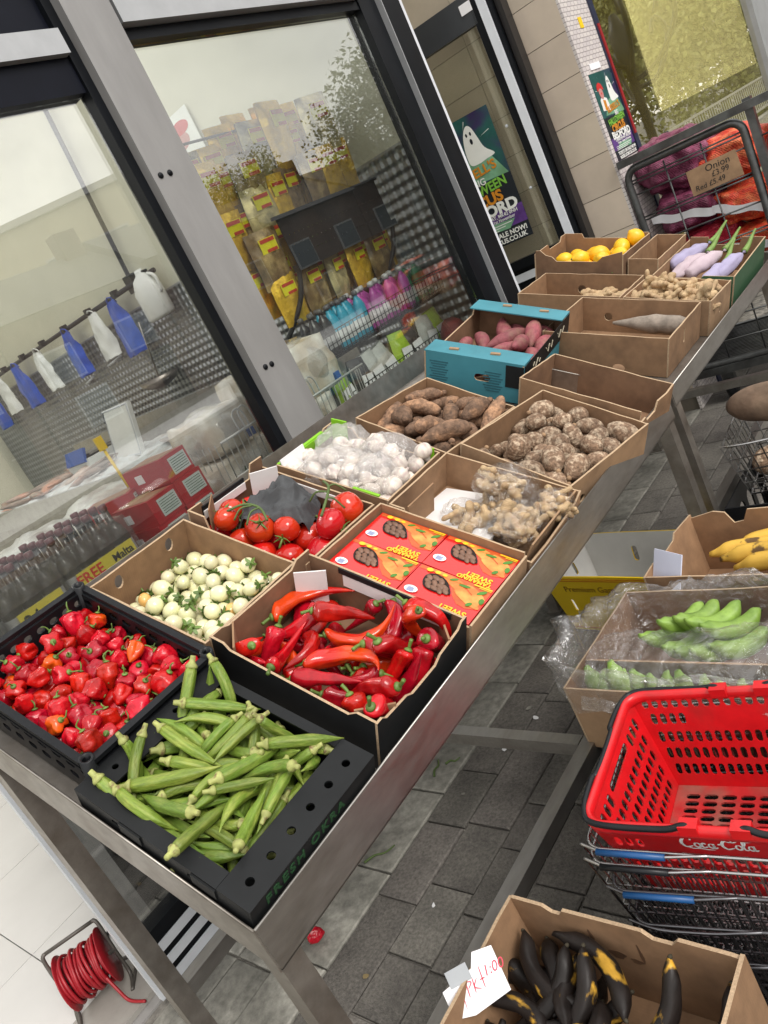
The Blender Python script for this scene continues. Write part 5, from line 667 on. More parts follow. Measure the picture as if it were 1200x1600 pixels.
m = MB(); m.box((NX - .01, 5.95, 1.75), (.008, 3.05, 2.3), M=NI); m.build('glass', glassy('neighbour_glass', (.85, .80, .50), 1.6, 0., dirt=.04, boost=.55, base_refl=.14), nw)
m = MB(); m.box((NX - .01, 4.40, 1.6), (.06, .05, 3.2), M=NI); m.build('frame_post', mk('dark_blue_frame', (.015, .02, .05), .4), nw)
m = MB(); m.box((NX - .01, 7.50, 1.6), (.08, .07, 3.2), M=NI); m.build('frame_post', RAIL, nw)
m = MB(); m.box((NX - .01, 5.95, .40), (.10, 3.05, .40), M=NI); m.build('sill', RAIL, nw)
m = MB(); m.box((NX - .01, 5.95, 3.05), (.10, 3.05, .30), M=NI); m.build('header', NAVY, nw)
w = MB(); w.box((NX - .02, 8.9, 1.6), (.06, 2.7, 3.2)); tag(w.build('neighbour_panel', RAIL), 'grey panel of the next shop front beyond the yellowish window', 'panel')
OLV = mk('olive_reflection', (.24, .215, .07), .8, var=.08, vs=2)  # olive colour stands in for trees reflected in the neighbouring glass
w = MB(); w.box((NX - .9, 5.95, 1.75), (.04, 3.3, 3.3)); tag(w.build('reflection_backdrop', OLV), 'added olive screen giving reflected tree colour behind the neighbouring shop window', 'backdrop')
# ---------------------------------------------------------------- cartons
def topline(L, h, rnd, prof=None, wob=.0012, n=8):
    """outline of a side panel, length L along X, height h along Y; prof = list of (u 0..1, dz) for the top edge"""
    pts = [(0, 0), (L, 0)]
    if prof: top = [(u * L, h + dz) for u, dz in prof]
    else: top = [(L * i / n, h + rnd.uniform(-wob, wob)) for i in range(n + 1)]
    return pts + top[::-1]
def wall_panel(parent, side, w, l, h, t, mats, rnd, prof=None, holes=(), nm='side_panel', lean=0.):
    """mats = (outside, inside, edge)"""
    m = MB()
    if side in ('+x', '-x'):
        L = l; M = frame((w / 2 - t if side == '+x' else -w / 2, -l / 2, 0), (0, 1, 0), (0, 0, 1)); out0 = side == '-x'
    else:
        L = w - 2 * t - .001; M = frame((-L / 2, l / 2 if side == '+y' else -l / 2 + t, 0), (1, 0, 0), (0, 0, 1)); out0 = side == '+y'
    if lean: M = M @ Matrix.Rotation(lean, 4, 'X')
    m.plate(topline(L, h, rnd, prof), t, holes, mi=1 if out0 else 0, m0=0 if out0 else 1, me=2, M=M)
    return m.build(nm, list(mats), parent)
def carton(label, s, y, w, l, h, th=TH1, yaw=0., mats=None, prof={}, holes={}, t=.005, off=-.07, name='produce_box', cat='box', group=None, seed=0, M=None, base=True):
    rnd = random.Random(seed + 11); mats = mats or (CARD, CARD, EDGE)
    r = empty(name, label, cat, group, M=M if M is not None else slope_M(s, y, off, th, yaw))
    if base:
        b = MB(); b.box((0, 0, t / 2 + .0005), (w - 2 * t - .001, l - 2 * t - .001, t)); b.build('base_panel', mats[1], r)
    for sd in ('+x', '-x', '+y', '-y'):
        wall_panel(r, sd, w, l, h, t, mats, rnd, prof.get(sd), holes.get(sd, ()))
    return r
def cbox(s0, s1, y0, y1): return ((s0 + s1) / 2, (y0 + y1) / 2, s1 - s0, y1 - y0)
def part(parent, nm, mat, c, d, rz=0., M=None, **k): m = MB(); m.box(c, d, rz=rz, M=M, **k); return m.build(nm, mat, parent)
def pile(key, root, labels, group, dz=0., skip=None):
    P = PROTO[J_PROTO.get(key, key)]
    Mr = root.matrix_world if isinstance(root, bpy.types.Object) else root
    for it in PILES[key]:
        pi, x, y, z, qw, qx, qy, qz = it
        if skip and skip(x, y, z): continue
        M = Mr @ Matrix.Translation((x, y, z + dz)) @ Euler((0, 0, 0)).to_matrix().to_4x4() @ __import__('mathutils').Quaternion((qw, qx, qy, qz)).to_matrix().to_4x4()
        rs_ = random.Random(hash((round(x * 1e4), round(y * 1e4)))).uniform(.9, 1.12); M = M @ Matrix.Scale(rs_, 4)
        lab = labels(pi) if callable(labels) else labels
        inst(P[pi], M, lab, group)
J_PROTO = {}
def fix(o):  # refresh a root's matrix before children read it
    bpy.context.view_layer.update(); return o

# --- okra carton: black, with a perforated flange round its opening
s, y, w, l = cbox(.006, .392, .335, .648); h = .100
ok = carton('black carton of okra with round holes in its wide top flange', s, y, w, l, h, mats=(BLACKCARD, BLACKCARD, BLACKCARD), seed=1, holes={'-y': [slot(.10, .084, .04, .012), slot(.27, .084, .04, .012)]})
fm = MB(); fw = .066
fl_holes = [ellipse(w / 2 - .031, -l / 2 + .035 + .048 * k, .0075, .0075, 14) for k in range(6)]
fm.plate([(w / 2 - fw, -l / 2), (w / 2, -l / 2), (w / 2, l / 2), (w / 2 - fw, l / 2)], .004, fl_holes, M=Matrix.Translation((0, 0, h))); fm.build('top_flange', BLACKCARD, ok)
fm = MB(); fm.plate([(-w / 2, -l / 2), (w / 2 - fw - .001, -l / 2), (w / 2 - fw - .001, -l / 2 + .030), (-w / 2 + .05, -l / 2 + .026), (-w / 2 + .05, l / 2 - .02), (w / 2 - fw - .001, l / 2 - .02), (w / 2 - fw - .001, l / 2), (-w / 2, l / 2)], .004, [ellipse(-w / 2 + .024, -.02 + .07 * k, .006, .006, 12) for k in (-1, 1)], M=Matrix.Translation((0, 0, h - .0005)))
fm.build('top_flange', BLACKCARD, ok)
part(ok, 'tab', BLACKCARD, (-.06, -l / 2 - .001, h - .012), (.05, .004, .022)); part(ok, 'tab', BLACKCARD, (.10, -l / 2 - .001, h - .012), (.05, .004, .022))
GREENINK = mk('dark_green_ink', (.008, .055, .016), .6)
text_mesh('FRESH OKRA', .027, GREENINK, parent=ok, M=frame((w / 2 + .0006, -.125, .0765), (0, 1, 0), (0, 0, 1)), bold=.0008, spacing=1.3)
# --- scotch bonnet crate: black slotted plastic
s, y, w, l = cbox(.398, .788, .372, .668); h = .118
hb = empty('slotted_crate', 'black slotted plastic crate filled with scotch bonnet peppers', 'crate', M=slope_M(s, y, -.068, TH1))
part(hb, 'base_panel', BLACKPL, (0, 0, .003), (w - .02, l - .02, .005))
for sd in ('+x', '-x', '+y', '-y'):
    L = l - .012 if 'x' in sd else w - .028
    ho = [slot(L * (i + .5) / 9, zz, L / 9 * .62, .016) for i in range(9) for zz in (.032, .062, .092)]
    o = wall_panel(hb, sd, w - .012, l - .012, h - .006, .005, (BLACKPL, BLACKPL, BLACKPL), random.Random(1), [(0, 0), (1, 0)], ho)
for a, b in (((-w / 2, -l / 2), (w / 2, -l / 2)), ((w / 2, -l / 2), (w / 2, l / 2)), ((w / 2, l / 2), (-w / 2, l / 2)), ((-w / 2, l / 2), (-w / 2, -l / 2))):
    m = MB(); d = Vector((b[0] - a[0], b[1] - a[1], 0)).normalized() * .012
    m.bar(Vector((*a, h)) + d, Vector((*b, h)) - d, .014, .010); m.bar(Vector((*a, h - .02)) + d, Vector((*b, h - .02)) - d, .010, .005); m.build('rim', BLACKPL, hb)
for a in (-1, 1):
    for b in (-1, 1):
        m = MB(); m.lathe([(.013, 0), (.013, h + .010), (.0085, h + .010), (.0085, h - .02)], 14, cap=False, M=Matrix.Translation((a * (w / 2 - .005), b * (l / 2 - .005), 0))); m.build('corner_post', BLACKPL, hb)
# --- ramiro pepper carton: black outside, brown inside, white card strips
s, y, w, l = cbox(.022, .425, .692, 1.0); h = .128
rb_ = carton('black-sided carton of long red peppers with white inner card strips', s, y, w, l, h, yaw=R_(-1), mats=(BLACKCARD, CARD2, EDGE), seed=3,
   prof={'+x': [(0, .0), (.05, .0), (.09, -.012), (.3, -.018), (.36, -.030), (.62, -.030), (.68, -.016), (.9, -.008), (.94, .004), (1, .004)],
         '-y': [(0, 0), (.08, 0), (.12, -.012), (.85, -.016), (.9, 0), (1, 0)], '-x': [(0, .0), (.1, 0), (.16, -.008), (.8, -.006), (.86, .01), (1, .01)]})
part(rb_, 'white_strip', WHITECARD, (.03, l / 2 - .0075, h - .030), (.26, .003, .03)); part(rb_, 'black_strip', BLACKCARD, (.03, l / 2 - .008, h - .006), (.28, .004, .014))
m = MB(); m.box((0, 0, 0), (.07, .003, .09), M=Matrix.Translation((-w / 2 + .045, l / 2 - .05, h - .045)) @ Matrix.Rotation(R_(38), 4, 'Z')); m.build('corner_flap', WHITECARD, rb_)
for (a, b, rz) in ((w / 2 - .03, l / 2 - .035, 45), (w / 2 - .03, -l / 2 + .035, -45), (-w / 2 + .03, -l / 2 + .035, 45)):
    m = MB(); m.box((0, 0, 0), (.075, .004, h - .015), 0, M=Matrix.Translation((a, b, h / 2)) @ Matrix.Rotation(R_(-rz), 4, 'Z')); m.build('corner_flap', CARD, rb_)
# --- garden egg carton
s, y, w, l = cbox(.430, .772, .680, .968); h = .118
eg = carton('brown carton of white garden eggs with oval hand holes', s, y, w, l, h, seed=4, yaw=R_(1), holes={'-x': [ellipse(.07, .085, .012, .018, 14), ellipse(.225, .085, .012, .018, 14)]})
# --- tomato carton: brown, black inner strips with white card
s, y, w, l = cbox(.415, .780, .985, 1.255); h = .108
to = carton('open carton of vine tomatoes with dark net and white card flaps', s, y, w, l, h, seed=5, mats=(CARD2, CARD2, EDGE),
   prof={'-x': [(0, .02), (.16, .02), (.2, -.01), (.8, -.01), (.84, .03), (1, .03)], '-y': [(0, .02), (.14, .02), (.18, -.03), (.85, -.03), (.9, 0), (1, 0)]})
part(to, 'black_strip', BLACKCARD, (-w / 2 + .008, -.02, h - .005), (.004, .15, .03)); part(to, 'white_strip', WHITECARD, (-w / 2 + .0115, -.02, h - .014), (.003, .15, .022))
m = MB(); m.box((0, 0, 0), (.003, .075, .075), M=Matrix.Translation((-w / 2 + .05, l / 2 - .045, h - .01)) @ Matrix.Rotation(R_(-30), 4, 'Z')); m.build('corner_flap', WHITECARD, to)
m = MB(); m.box((0, 0, 0), (.003, .07, .08), M=Matrix.Translation((-w / 2 + .035, -l / 2 + .045, h - .01)) @ Matrix.Rotation(R_(38), 4, 'Z')); m.build('corner_flap', CARD, to)
part(to, 'white_strip', WHITECARD, (-.02, l / 2 - .0075, h - .02), (.2, .003, .018))
# --- tamarind carton (low sides) with four red printed packets
s, y, w, l = cbox(.012, .405, 1.008, 1.262); h = .112
tb = carton('shallow brown carton packed with four red sweet tamarind boxes', s, y, w, l, h, yaw=R_(-.5), seed=6, mats=(CARDP, CARD, EDGE), prof={'+x': [(0, -.012), (.5, -.010), (1, -.008)], '-y': [(0, -.03), (.1, -.02), (1, -.02)]})
REDP = mk('red_print', (.62, .012, .010), .22, var=.05, coat=.5); YELP = mk('yellow_print', (.80, .50, .02), .4, var=.05)
ORP = mk('orange_print', (.70, .17, .03), .35, var=.15, vs=40, col2=(.75, .32, .07), c2s=30); ORP2 = mk('deep_orange_print', (.50, .09, .02), .35, var=.2, vs=50)
GRP = mk('green_print', (.06, .20, .02), .4, var=.2, vs=40); DKW = mk('packet_window', (.018, .011, .009), .45, var=.4, vs=30, spec=.2)
BLP = mk('blue_print', (.04, .10, .36), .5); POD = mk('tamarind_pod', (.16, .085, .055), .5, var=.4, vs=60, orand=.2)
def lay_shape(mb, pts, z, mi=0, M=None): mb.add([(p[0], p[1], z) for p in pts], [tuple(range(len(pts)))], mi, False, M)
def tam_packet(M, label):
    r = empty('tamarind_packet', label, 'packet', 'sweet tamarind packets', M=M); W, Lx, H = .118, .182, .085
    b = MB(); b.box((0, 0, H / 2), (Lx, W, H)); b.build('carton', REDP, r); e = .0006
    def sh(nm, mat, polys):
        m = MB()
        for k, (pts, z) in enumerate(polys): lay_shape(m, pts, H + z)
        o_ = m.build(nm, mat, r)
        if len(polys) > 1: o_['kind'] = 'stuff'
        return o_
    el = lambda cx, cy, rx, ry, a=0., n=14: [(cx + rx * math.cos(t) * math.cos(a) - ry * math.sin(t) * math.sin(a), cy + rx * math.cos(t) * math.sin(a) + ry * math.sin(t) * math.cos(a)) for t in [2 * math.pi * i / n for i in range(n)]]
    # picture field along the far long side, with a wavy lower edge
    wav = [(-.088, .057), (-.088, .046), (-.05, .047), (-.02, .040), (.005, .022), (.02, .000), (.04, -.018), (.062, -.022), (.088, -.012), (.088, .057)]
    sh('picture', ORP2, [(wav[::-1], e)])
    sh('pod_picture', ORP, [(el(.008 + .022 * k, .034 - .015 * k + .004 * (k % 2), .040, .0095, -.42), 2 * e + .0001 * k) for k in range(3)] + [(el(.060, .030, .032, .009, -.5), 2 * e + .0004), (el(-.02, .049, .045, .006, -.1), 2 * e + .0005), (el(.07, .008, .02, .008, -.9), 2 * e + .0006)])
    sh('leaf_picture', GRP, [(el(.072, .036, .012, .005, .8), 3 * e + .0006), (el(.030, .038, .014, .004, .1), 3 * e + .0006), (el(.064, -.008, .008, .005, 1.), 3 * e + .0006), (el(.0, .046, .010, .004, .5), 3 * e + .0006), (el(.083, .012, .006, .009, .2), 3 * e + .0006)])
    sh('flower_picture', YELP, [(el(-.062, .049, .008, .006), 3 * e + .0007), (el(-.042, .049, .007, .005), 3 * e + .0007), (el(-.024, .048, .006, .004), 3 * e + .0007), ([(.045, .055), (.045, .051), (.088, .051), (.088, .055)], 3 * e + .0007), ([(.060, .049), (.060, .047), (.088, .047), (.088, .049)], 3 * e + .0007)])
    wn = [(-.060, .030), (-.058, .010), (-.045, -.006), (-.020, -.010), (.006, -.004), (.016, .000), (.004, .018), (-.012, .034), (-.032, .041), (-.050, .040)]
    sh('packet_window', DKW, [([(p.x, p.y) for p in spline(wn, 40, True)], 4 * e + .0007)])
    sp = MB()
    for k in range(11):
        a, b_ = (-.050, -.036, -.020, -.004, -.046, -.030, -.014, .002, -.040, -.024, -.010)[k], (.026, .030, .026, .012, .012, .014, .010, .002, .002, .000, -.002)[k]
        blob(.024, lambda t: ell(t, .0066, .45), 8, 6, k, .12, 60, M=Matrix.Translation((a, b_, H + .0026)) @ Matrix.Rotation(-.6 + .25 * math.sin(k * 2.3), 4, 'Z') @ Matrix.Diagonal((1, 1, .5, 1)), mb=sp)
    sp.build('tamarind_pods', POD, r)
    st = sh('sticker', PAPER, [(el(-.066, -.026, .016, .011), 4 * e)]); m = MB()
    for k in range(5): lay_shape(m, [(-.074, -.0215 - .0028 * k), (-.074, -.0228 - .0028 * k), (-.059 + .002 * (k % 2), -.0228 - .0028 * k), (-.059 + .002 * (k % 2), -.0215 - .0028 * k)], H + 5 * e)
    m.build('sticker_print', BLP, st)
    F = lambda x, yy: frame((x, yy, H + 3 * e), (-1, 0, 0), (0, -1, 0))
    text_mesh('SWEET', .021, YELP, parent=r, M=F(.074, -.034), bold=.0006); text_mesh('TAMARIND', .0165, YELP, parent=r, M=F(.074, -.0495) @ Matrix.Translation((-.006, .0, 0)), bold=.0005)
    return r
fix(tb)
for i, (a, b, nm) in enumerate(((-1, 1, 'red sweet tamarind packet nearest the tomatoes, far corner of its carton'), (1, 1, 'red sweet tamarind packet beside the bagged ginger and steel table rim'), (-1, -1, 'red sweet tamarind packet nearest the white garden eggs'), (1, -1, 'red sweet tamarind packet beside the red peppers and steel table rim'))):
    tam_packet(tb.matrix_world @ Matrix.Translation((a * .0925, b * .060, .0065)) @ Matrix.Rotation(R_((.6, -.8, -.5, .4)[i]), 4, 'Z'), nm)
# --- garlic carton: lime green inside
LIME = mk('lime_card', (.20, .46, .015), .5, var=.06)
s, y, w, l = cbox(.402, .765, 1.290, 1.553); h = .100
ga = carton('lime green lined carton of bagged garlic bulbs', s, y, w, l, h, seed=7, mats=(CARD, CARD2, EDGE), yaw=R_(1), prof={'-x': [(0, -.01), (.8, -.01), (.84, 0), (1, 0)], '+y': [(0, 0), (.2, 0), (.25, -.025), (.9, -.025), (.93, 0), (1, 0)]})
part(ga, 'green_flap', LIME, (-w / 2 + .008, .0, h - .022), (.004, .235, .028)); part(ga, 'green_edge', LIME, (-w / 2 + .002, -.02, h - .008), (.009, .20, .006))
m = MB(); m.box((0, 0, 0), (.05, .005, .075), M=Matrix.Translation((-w / 2 + .042, l / 2 - .018, h - .012)) @ Matrix.Rotation(R_(4), 4, 'Z')); m.build('green_corner', LIME, ga)
m = MB(); m.box((0, 0, 0), (.05, .005, .045), M=Matrix.Translation((w / 2 - .032, l / 2 - .025, h - .012)) @ Matrix.Rotation(R_(50), 4, 'Z')); m.build('green_corner', LIME, ga)
part(ga, 'green_edge', LIME, (w / 2 - .07, -l / 2 + .006, h + .001), (.08, .009, .004))
m = MB(); m.box((0, 0, 0), (.003, .10, .06), M=Matrix.Translation((-w / 2 + .02, -.07, h - .02)) @ Matrix.Rotation(R_(-18), 4, 'Y')); nl = m.build('paper_note', PAPER, ga)
# --- bagged ginger carton
s, y, w, l = cbox(.004, .384, 1.272, 1.552); h = .108
gb = carton('brown carton of clear bags of small ginger pieces', s, y, w, l, h, seed=8, prof={'+x': [(0, -.03), (.3, -.034), (.6, -.028), (.9, -.02), (1, 0)], '-y': [(0, 0), (.1, 0), (.12, -.03), (1, -.03)]})
m = MB(); m.box((0, 0, 0), (.24, .25, .003), M=Matrix.Translation((-.055, -.008, .040)) @ Matrix.Rotation(R_(-5), 4, 'X') @ Matrix.Rotation(R_(-9), 4, 'Y')); m.build('white_liner', WHITECARD, gb)
m = MB(); m.box((0, 0, 0), (.004, .12, .105), M=Matrix.Translation((-w / 2 + .05, -l / 2 + .068, .06)) @ Matrix.Rotation(R_(0), 4, 'Z')); m.build('inner_flap', CARD, gb)
m = MB(); m.box((0, 0, 0), (.004, .25, .10), M=Matrix.Translation((w / 2 - .022, 0, .068)) @ Matrix.Rotation(R_(16), 4, 'Y')); m.build('folded_flap', CARDP, gb)
# --- eddoe carton, taro carton
s, y, w, l = .168, 1.775, .345, .40; h = .112
ed = carton('brown carton heaped with round ringed eddoes at the table edge', s, y, w, l, h, yaw=R_(-9), seed=9, mats=(CARDP, CARD, EDGE), holes={'-y': [ellipse(.18, .028, .028, .014, 14)], '+x': [ellipse(.06, .045, .016, .012, 12)]})
s, y, w, l = .530, 1.745, .338, .33; h = .100
ta = carton('brown carton of long dark taro roots by the window', s, y, w, l, h, yaw=R_(-8), seed=10, mats=(CARD, CARD, EDGE))
# --- blue sweet potato carton
TEAL = mk('teal_print', (.055, .24, .30), .5, var=.12, vs=10, col2=(.045, .20, .25), c2s=4)
s, y, w, l = .600, 2.30, .345, .485; h = .132
bl = carton('teal and black printed carton of purple sweet potatoes', s, y, w, l, h, yaw=R_(6), seed=12, mats=(TEAL, CARD2, EDGE), off=-.068, prof={'-y': [(0, 0), (1, 0)], '+x': [(0, 0), (.12, 0), (.16, -.03), (.86, -.03), (.9, 0), (1, 0)], '-x': [(0, 0), (.12, 0), (.16, -.03), (.86, -.03), (.9, 0), (1, 0)]},
    holes={'-y': [slot(.20, .07, .055, .024)]})
part(bl, 'top_flange', TEAL, (0, -l / 2 + .045, h + .002), (w, .09, .004)); part(bl, 'top_flange', TEAL, (0, l / 2 - .045, h + .002), (w, .09, .004))
part(bl, 'black_panel', BLACKCARD, (w / 2 + .0012, .0, .098), (.0016, l * .98, .062)); part(bl, 'black_corner', BLACKCARD, (w / 2 - .03, -l / 2 - .001, .09), (.06, .0016, .075))
for (a, b) in ((-.08, -l / 2 + .035), (.06, -l / 2 + .045), (-.05, l / 2 - .03), (.09, l / 2 - .035)): part(bl, 'cut_tab', CARDP, (a, b, h + .006), (.032, .012, .006), rz=.15)
CREAMINK = mk('cream_ink', (.45, .40, .30), .6)
for k in range(3):
    m = MB(); m.tube(spline([(w / 2 + .003, -.16 + .13 * k + .012 * i, .098 + .012 * math.sin(i * 2.1 + k)) for i in range(7)], 30), .0018, 5); m.build('script_mark', CREAMINK, bl)
TXD = mk('dark_teal_ink', (.02, .10, .13), .6)
for x_, n_ in ((-.12, 9), (.07, 8)):
    m = MB()
    for k in range(n_): m.box((x_, -l / 2 - .0006, .03 + .009 * k), (.045 + .011 * ((k * 7) % 3), .001, .0035))
    m.build('printed_lines', TXD, bl)['kind'] = 'stuff'
# --- empty carton at the end of the near table
s, y, w, l = .185, 2.112, .40, .215; h = .12
carton('empty brown carton behind the eddoes with ragged front edge', s, y, w, l, h, yaw=R_(-6), seed=13, mats=(CARD, CARD2, EDGE), prof={'+x': [(0, -.035), (.15, -.03), (.2, -.045), (.45, -.038), (.5, -.01), (.8, -.012), (1, 0)]})
# --- far table
s, y, w, l = cbox(.062, .505, 2.46, 2.83); h = .135
ym = carton('tall brown carton with a lone yam piece and round holes', s, y, w, l, h, th=TH2, off=-.053, seed=14, holes={'+x': [slot(.17, .085, .014, .05)], '+y': [ellipse(.10, .065, .016, .016, 14), ellipse(.35, .065, .018, .018, 14)], '-y': [ellipse(.27, .02, .022, .014, 12)]})
s, y, w, l = cbox(.030, .352, 2.855, 3.105); h = .13
gi = carton('brown carton heaped with pale ginger roots', s, y, w, l, h, th=TH2, off=-.053, seed=15, mats=(CARDP, CARD, EDGE), yaw=R_(-2), holes={'+x': [slot(.12, .07, .012, .04)]})
s, y, w, l = cbox(.372, .800, 2.875, 3.155); h = .125
e2 = carton('nearly empty brown carton with a few ginger scraps', s, y, w, l, h, th=TH2, off=-.053, seed=16, holes={'+y': [ellipse(.16, .06, .018, .018, 14)]})
s, y, w, l = cbox(.470, .865, 3.19, 3.53); h = .195
le = carton('tall brown carton of yellow lemons by the door', s, y, w, l, h, th=TH2, off=-.053, seed=17, mats=(CARD2, CARD, EDGE), prof={'-y': [(0, .015), (.06, .015), (.12, -.004), (.2, -.012), (.25, -.030), (.72, -.030), (.78, -.010), (1, .012)], '+y': [(0, 0), (.2, 0), (.23, -.02), (.75, -.02), (.79, .004), (1, .004)], '-x': [(0, 0), (.4, .004), (.45, -.02), (.8, -.02), (.85, 0), (1, 0)]})
s, y, w, l = cbox(.335, .462, 3.22, 3.60); h = .17
carton('narrow brown carton squeezed between lemons and aubergines', s, y, w, l, h, th=TH2, off=-.053, seed=18)
GREENC = mk('green_card', (.035, .095, .045), .55, var=.1)
s, y, w, l = cbox(.020, .330, 3.125, 3.64); h = .135
au = carton('dark green sided carton of paper-wrapped aubergines', s, y, w, l, h, th=TH2, off=-.053, seed=19, mats=(GREENC, CARD, EDGE), prof={'+y': [(0, .012), (.25, .012), (.28, -.02), (.68, -.02), (.71, .012), (1, .012)], '+x': [(0, .0), (1, .012)], '-y': [(0, -.01), (.6, -.01), (.64, 0), (1, 0)]})
fix(au)
# ---------------------------------------------------------------- produce in the cartons
pile('hab', hb, lambda i: ('orange-tinged scotch bonnet pepper among the red ones in the black crate' if i >= 7 else 'red wrinkled scotch bonnet pepper heaped in the black slotted crate'), 'scotch bonnet peppers in the slotted crate')
pile('okra', ok, 'ridged green okra pod heaped in the black carton', 'okra pods in the black carton', dz=.006)
pile('ram', rb_, lambda i: ('orange-red long pepper lying among the glossy red peppers' if i == 7 else 'glossy long red pepper in the black-sided carton'), 'long red peppers in the carton')
pile('egg', eg, lambda i: ('ripe orange garden egg among the white ones' if i == 5 else 'cream white garden egg with green calyx in the brown carton'), 'garden eggs in the carton')
pile('tom', to, 'red vine tomato with green calyx in the tomato carton', 'vine tomatoes in the carton')
pile('garlic', ga, 'white garlic bulb under clear film in the lime green carton', 'garlic bulbs in the carton')
pile('edd', ed, 'brown ringed eddoe corm heaped in the table-edge carton', 'eddoes in the carton')
pile('taro', ta, 'long earthy taro root in the carton by the window', 'taro roots in the carton')
pile('swp', bl, 'purple-skinned sweet potato in the teal carton', 'sweet potatoes in the teal carton')
pile('gin', gi, 'pale knobbly ginger root heaped in its brown carton', 'ginger roots in the carton')
rg_ = random.Random(9)
for k in range(30):
    M_ = gi.matrix_world @ Matrix.Translation((rg_.uniform(-.135, .135), rg_.uniform(-.095, .095), rg_.uniform(.085, .128))) @ Euler((rg_.uniform(-.5, .5), rg_.uniform(-.5, .5), rg_.uniform(0, 6.3))).to_matrix().to_4x4()
    inst(PROTO['gin'][k % 4], M_, 'pale knobbly ginger root heaped in its brown carton', 'ginger roots in the carton')
pile('lem', le, 'yellow lemon in the tall carton by the door', 'lemons in the carton')
# ---------------------------------------------------------------- clear bags, film, wrapped things
FILM = glassy('clear_bag_film', (.985, .985, .985), 1.5, .04, dirt=.0, dirtcol=(.95, .95, .96), wrinkle=1., ws=45, boost=.35, base_refl=.0, streak=.30)
FILM2 = glassy('thin_liner_film', (.985, .985, .985), 1.5, .07, dirt=.04, dirtcol=(.95, .95, .96), wrinkle=1., ws=26, boost=.5, base_refl=.03, streak=.7)
FILM3 = glassy('milky_bag_film', (.985, .985, .985), 1.5, .05, dirt=.16, dirtcol=(.97, .95, .94), wrinkle=1., ws=45, boost=.4, base_refl=.0, streak=.35)
def film_blob(rx, ry, rz, seed, amp=.18, sc=9., sub=4, floor=None):
    bm = bmesh.new(); bmesh.ops.create_icosphere(bm, subdivisions=sub, radius=1)
    for v in bm.verts:
        p = v.co.copy(); q = 1 + amp * (noise.ridged_multi_fractal(p * sc * .25 + Vector((seed * 3.3, seed, 0)), 1., 2., 4, 1., 2.) - 1.) * .5 + amp * .5 * nv(p, 2.2, seed)
        v.co = Vector((p.x * rx * q, p.y * ry * q, p.z * rz * q))
        if floor is not None: v.co.z = max(v.co.z, floor)
    me = bpy.data.meshes.new('film'); bm.to_mesh(me); bm.free(); me.polygons.foreach_set('use_smooth', [True] * len(me.polygons)); return me
def obj_mesh(nm, me, mat, parent=None, M=None):
    me.materials.clear(); me.materials.append(mat); o = bpy.data.objects.new(nm, me); COL.objects.link(o)
    if parent: o.parent = parent
    if M is not None: o.matrix_local = M
    return o
def ginger_bag(M, rx, ry, rz, seed, label, n=16, key='gin'):
    r = empty('ginger_bag', label, 'bag', 'clear bags of ginger', M=M); rnd = random.Random(seed)
    obj_mesh('film', film_blob(rx, ry, rz, seed, .22, 11), FILM, r)
    for k in range(n):
        while True:
            p = Vector((rnd.uniform(-1, 1), rnd.uniform(-1, 1), rnd.uniform(-1, 1)))
            if p.length < 1: break
        p = Vector((p.x * rx * .58, p.y * ry * .58, p.z * rz * .5))
        o = bpy.data.objects.new('ginger_piece', rnd.choice(PROTO[key])['parts'][0][1]); COL.objects.link(o); o.parent = r
        o.location = p; o.rotation_euler = (rnd.uniform(0, 6), rnd.uniform(0, 6), rnd.uniform(0, 6)); sc = rnd.uniform(.62, .82); o.scale = (sc, sc, sc)
    return r
for s_, y_, of, rx, ry, rz, sd, lb in ((.170, 1.475, .042, .082, .068, .054, 1, 'bulging clear bag of ginger on top of the others in its carton'), (.090, 1.375, .016, .080, .070, .054, 2, 'knotted clear bag of ginger at the front corner of its carton'),
      (.050, 1.485, .012, .050, .062, .050, 3, 'small clear bag of ginger against the folded side flap'), (.215, 1.375, -.012, .085, .055, .038, 4, 'flat clear bag of ginger lying on the white liner'), (.165, 1.43, -.014, .08, .055, .040, 5, 'dark shaded clear bag of ginger under the top bag')):
    b = ginger_bag(slope_M(s_, y_, of, TH1, sd * .7), rx, ry, rz, sd, lb, 13)
    if sd in (1, 2):
        m = MB(); m.tube(spline([(0, -.01, rz * .9), (.004, -.014, rz * 1.05), (.012, -.02, rz * 1.15)], 8), lambda t: .004 + .014 * t * t, 10, fn=lambda t, a: 1 + .25 * math.sin(5 * a)); m.build('knot', FILM, b)
# film over the garlic
gw, gl_ = .36, .258
for k, (x, y, rx, ry, sd) in enumerate(((-.075, .045, .085, .075, 11), (.07, .055, .09, .07, 12), (-.03, -.06, .10, .065, 13), (.10, -.055, .07, .06, 14))):
    o = obj_mesh('garlic_bag', film_blob(rx, ry, .076, sd, .25, 14), FILM3); o.matrix_world = slope_M(.5835 - x, 1.4215 + y, .005 + .008 * (k % 2), TH1, .3 * k)
    tag(o, ('clear film bag over garlic next to the green corner flap', 'clear film bag over garlic at the taro side of the carton', 'clear film bag over garlic behind the tomatoes', 'clear film bag over garlic at the street end of its carton')[k], 'bag', 'film bags over the garlic')
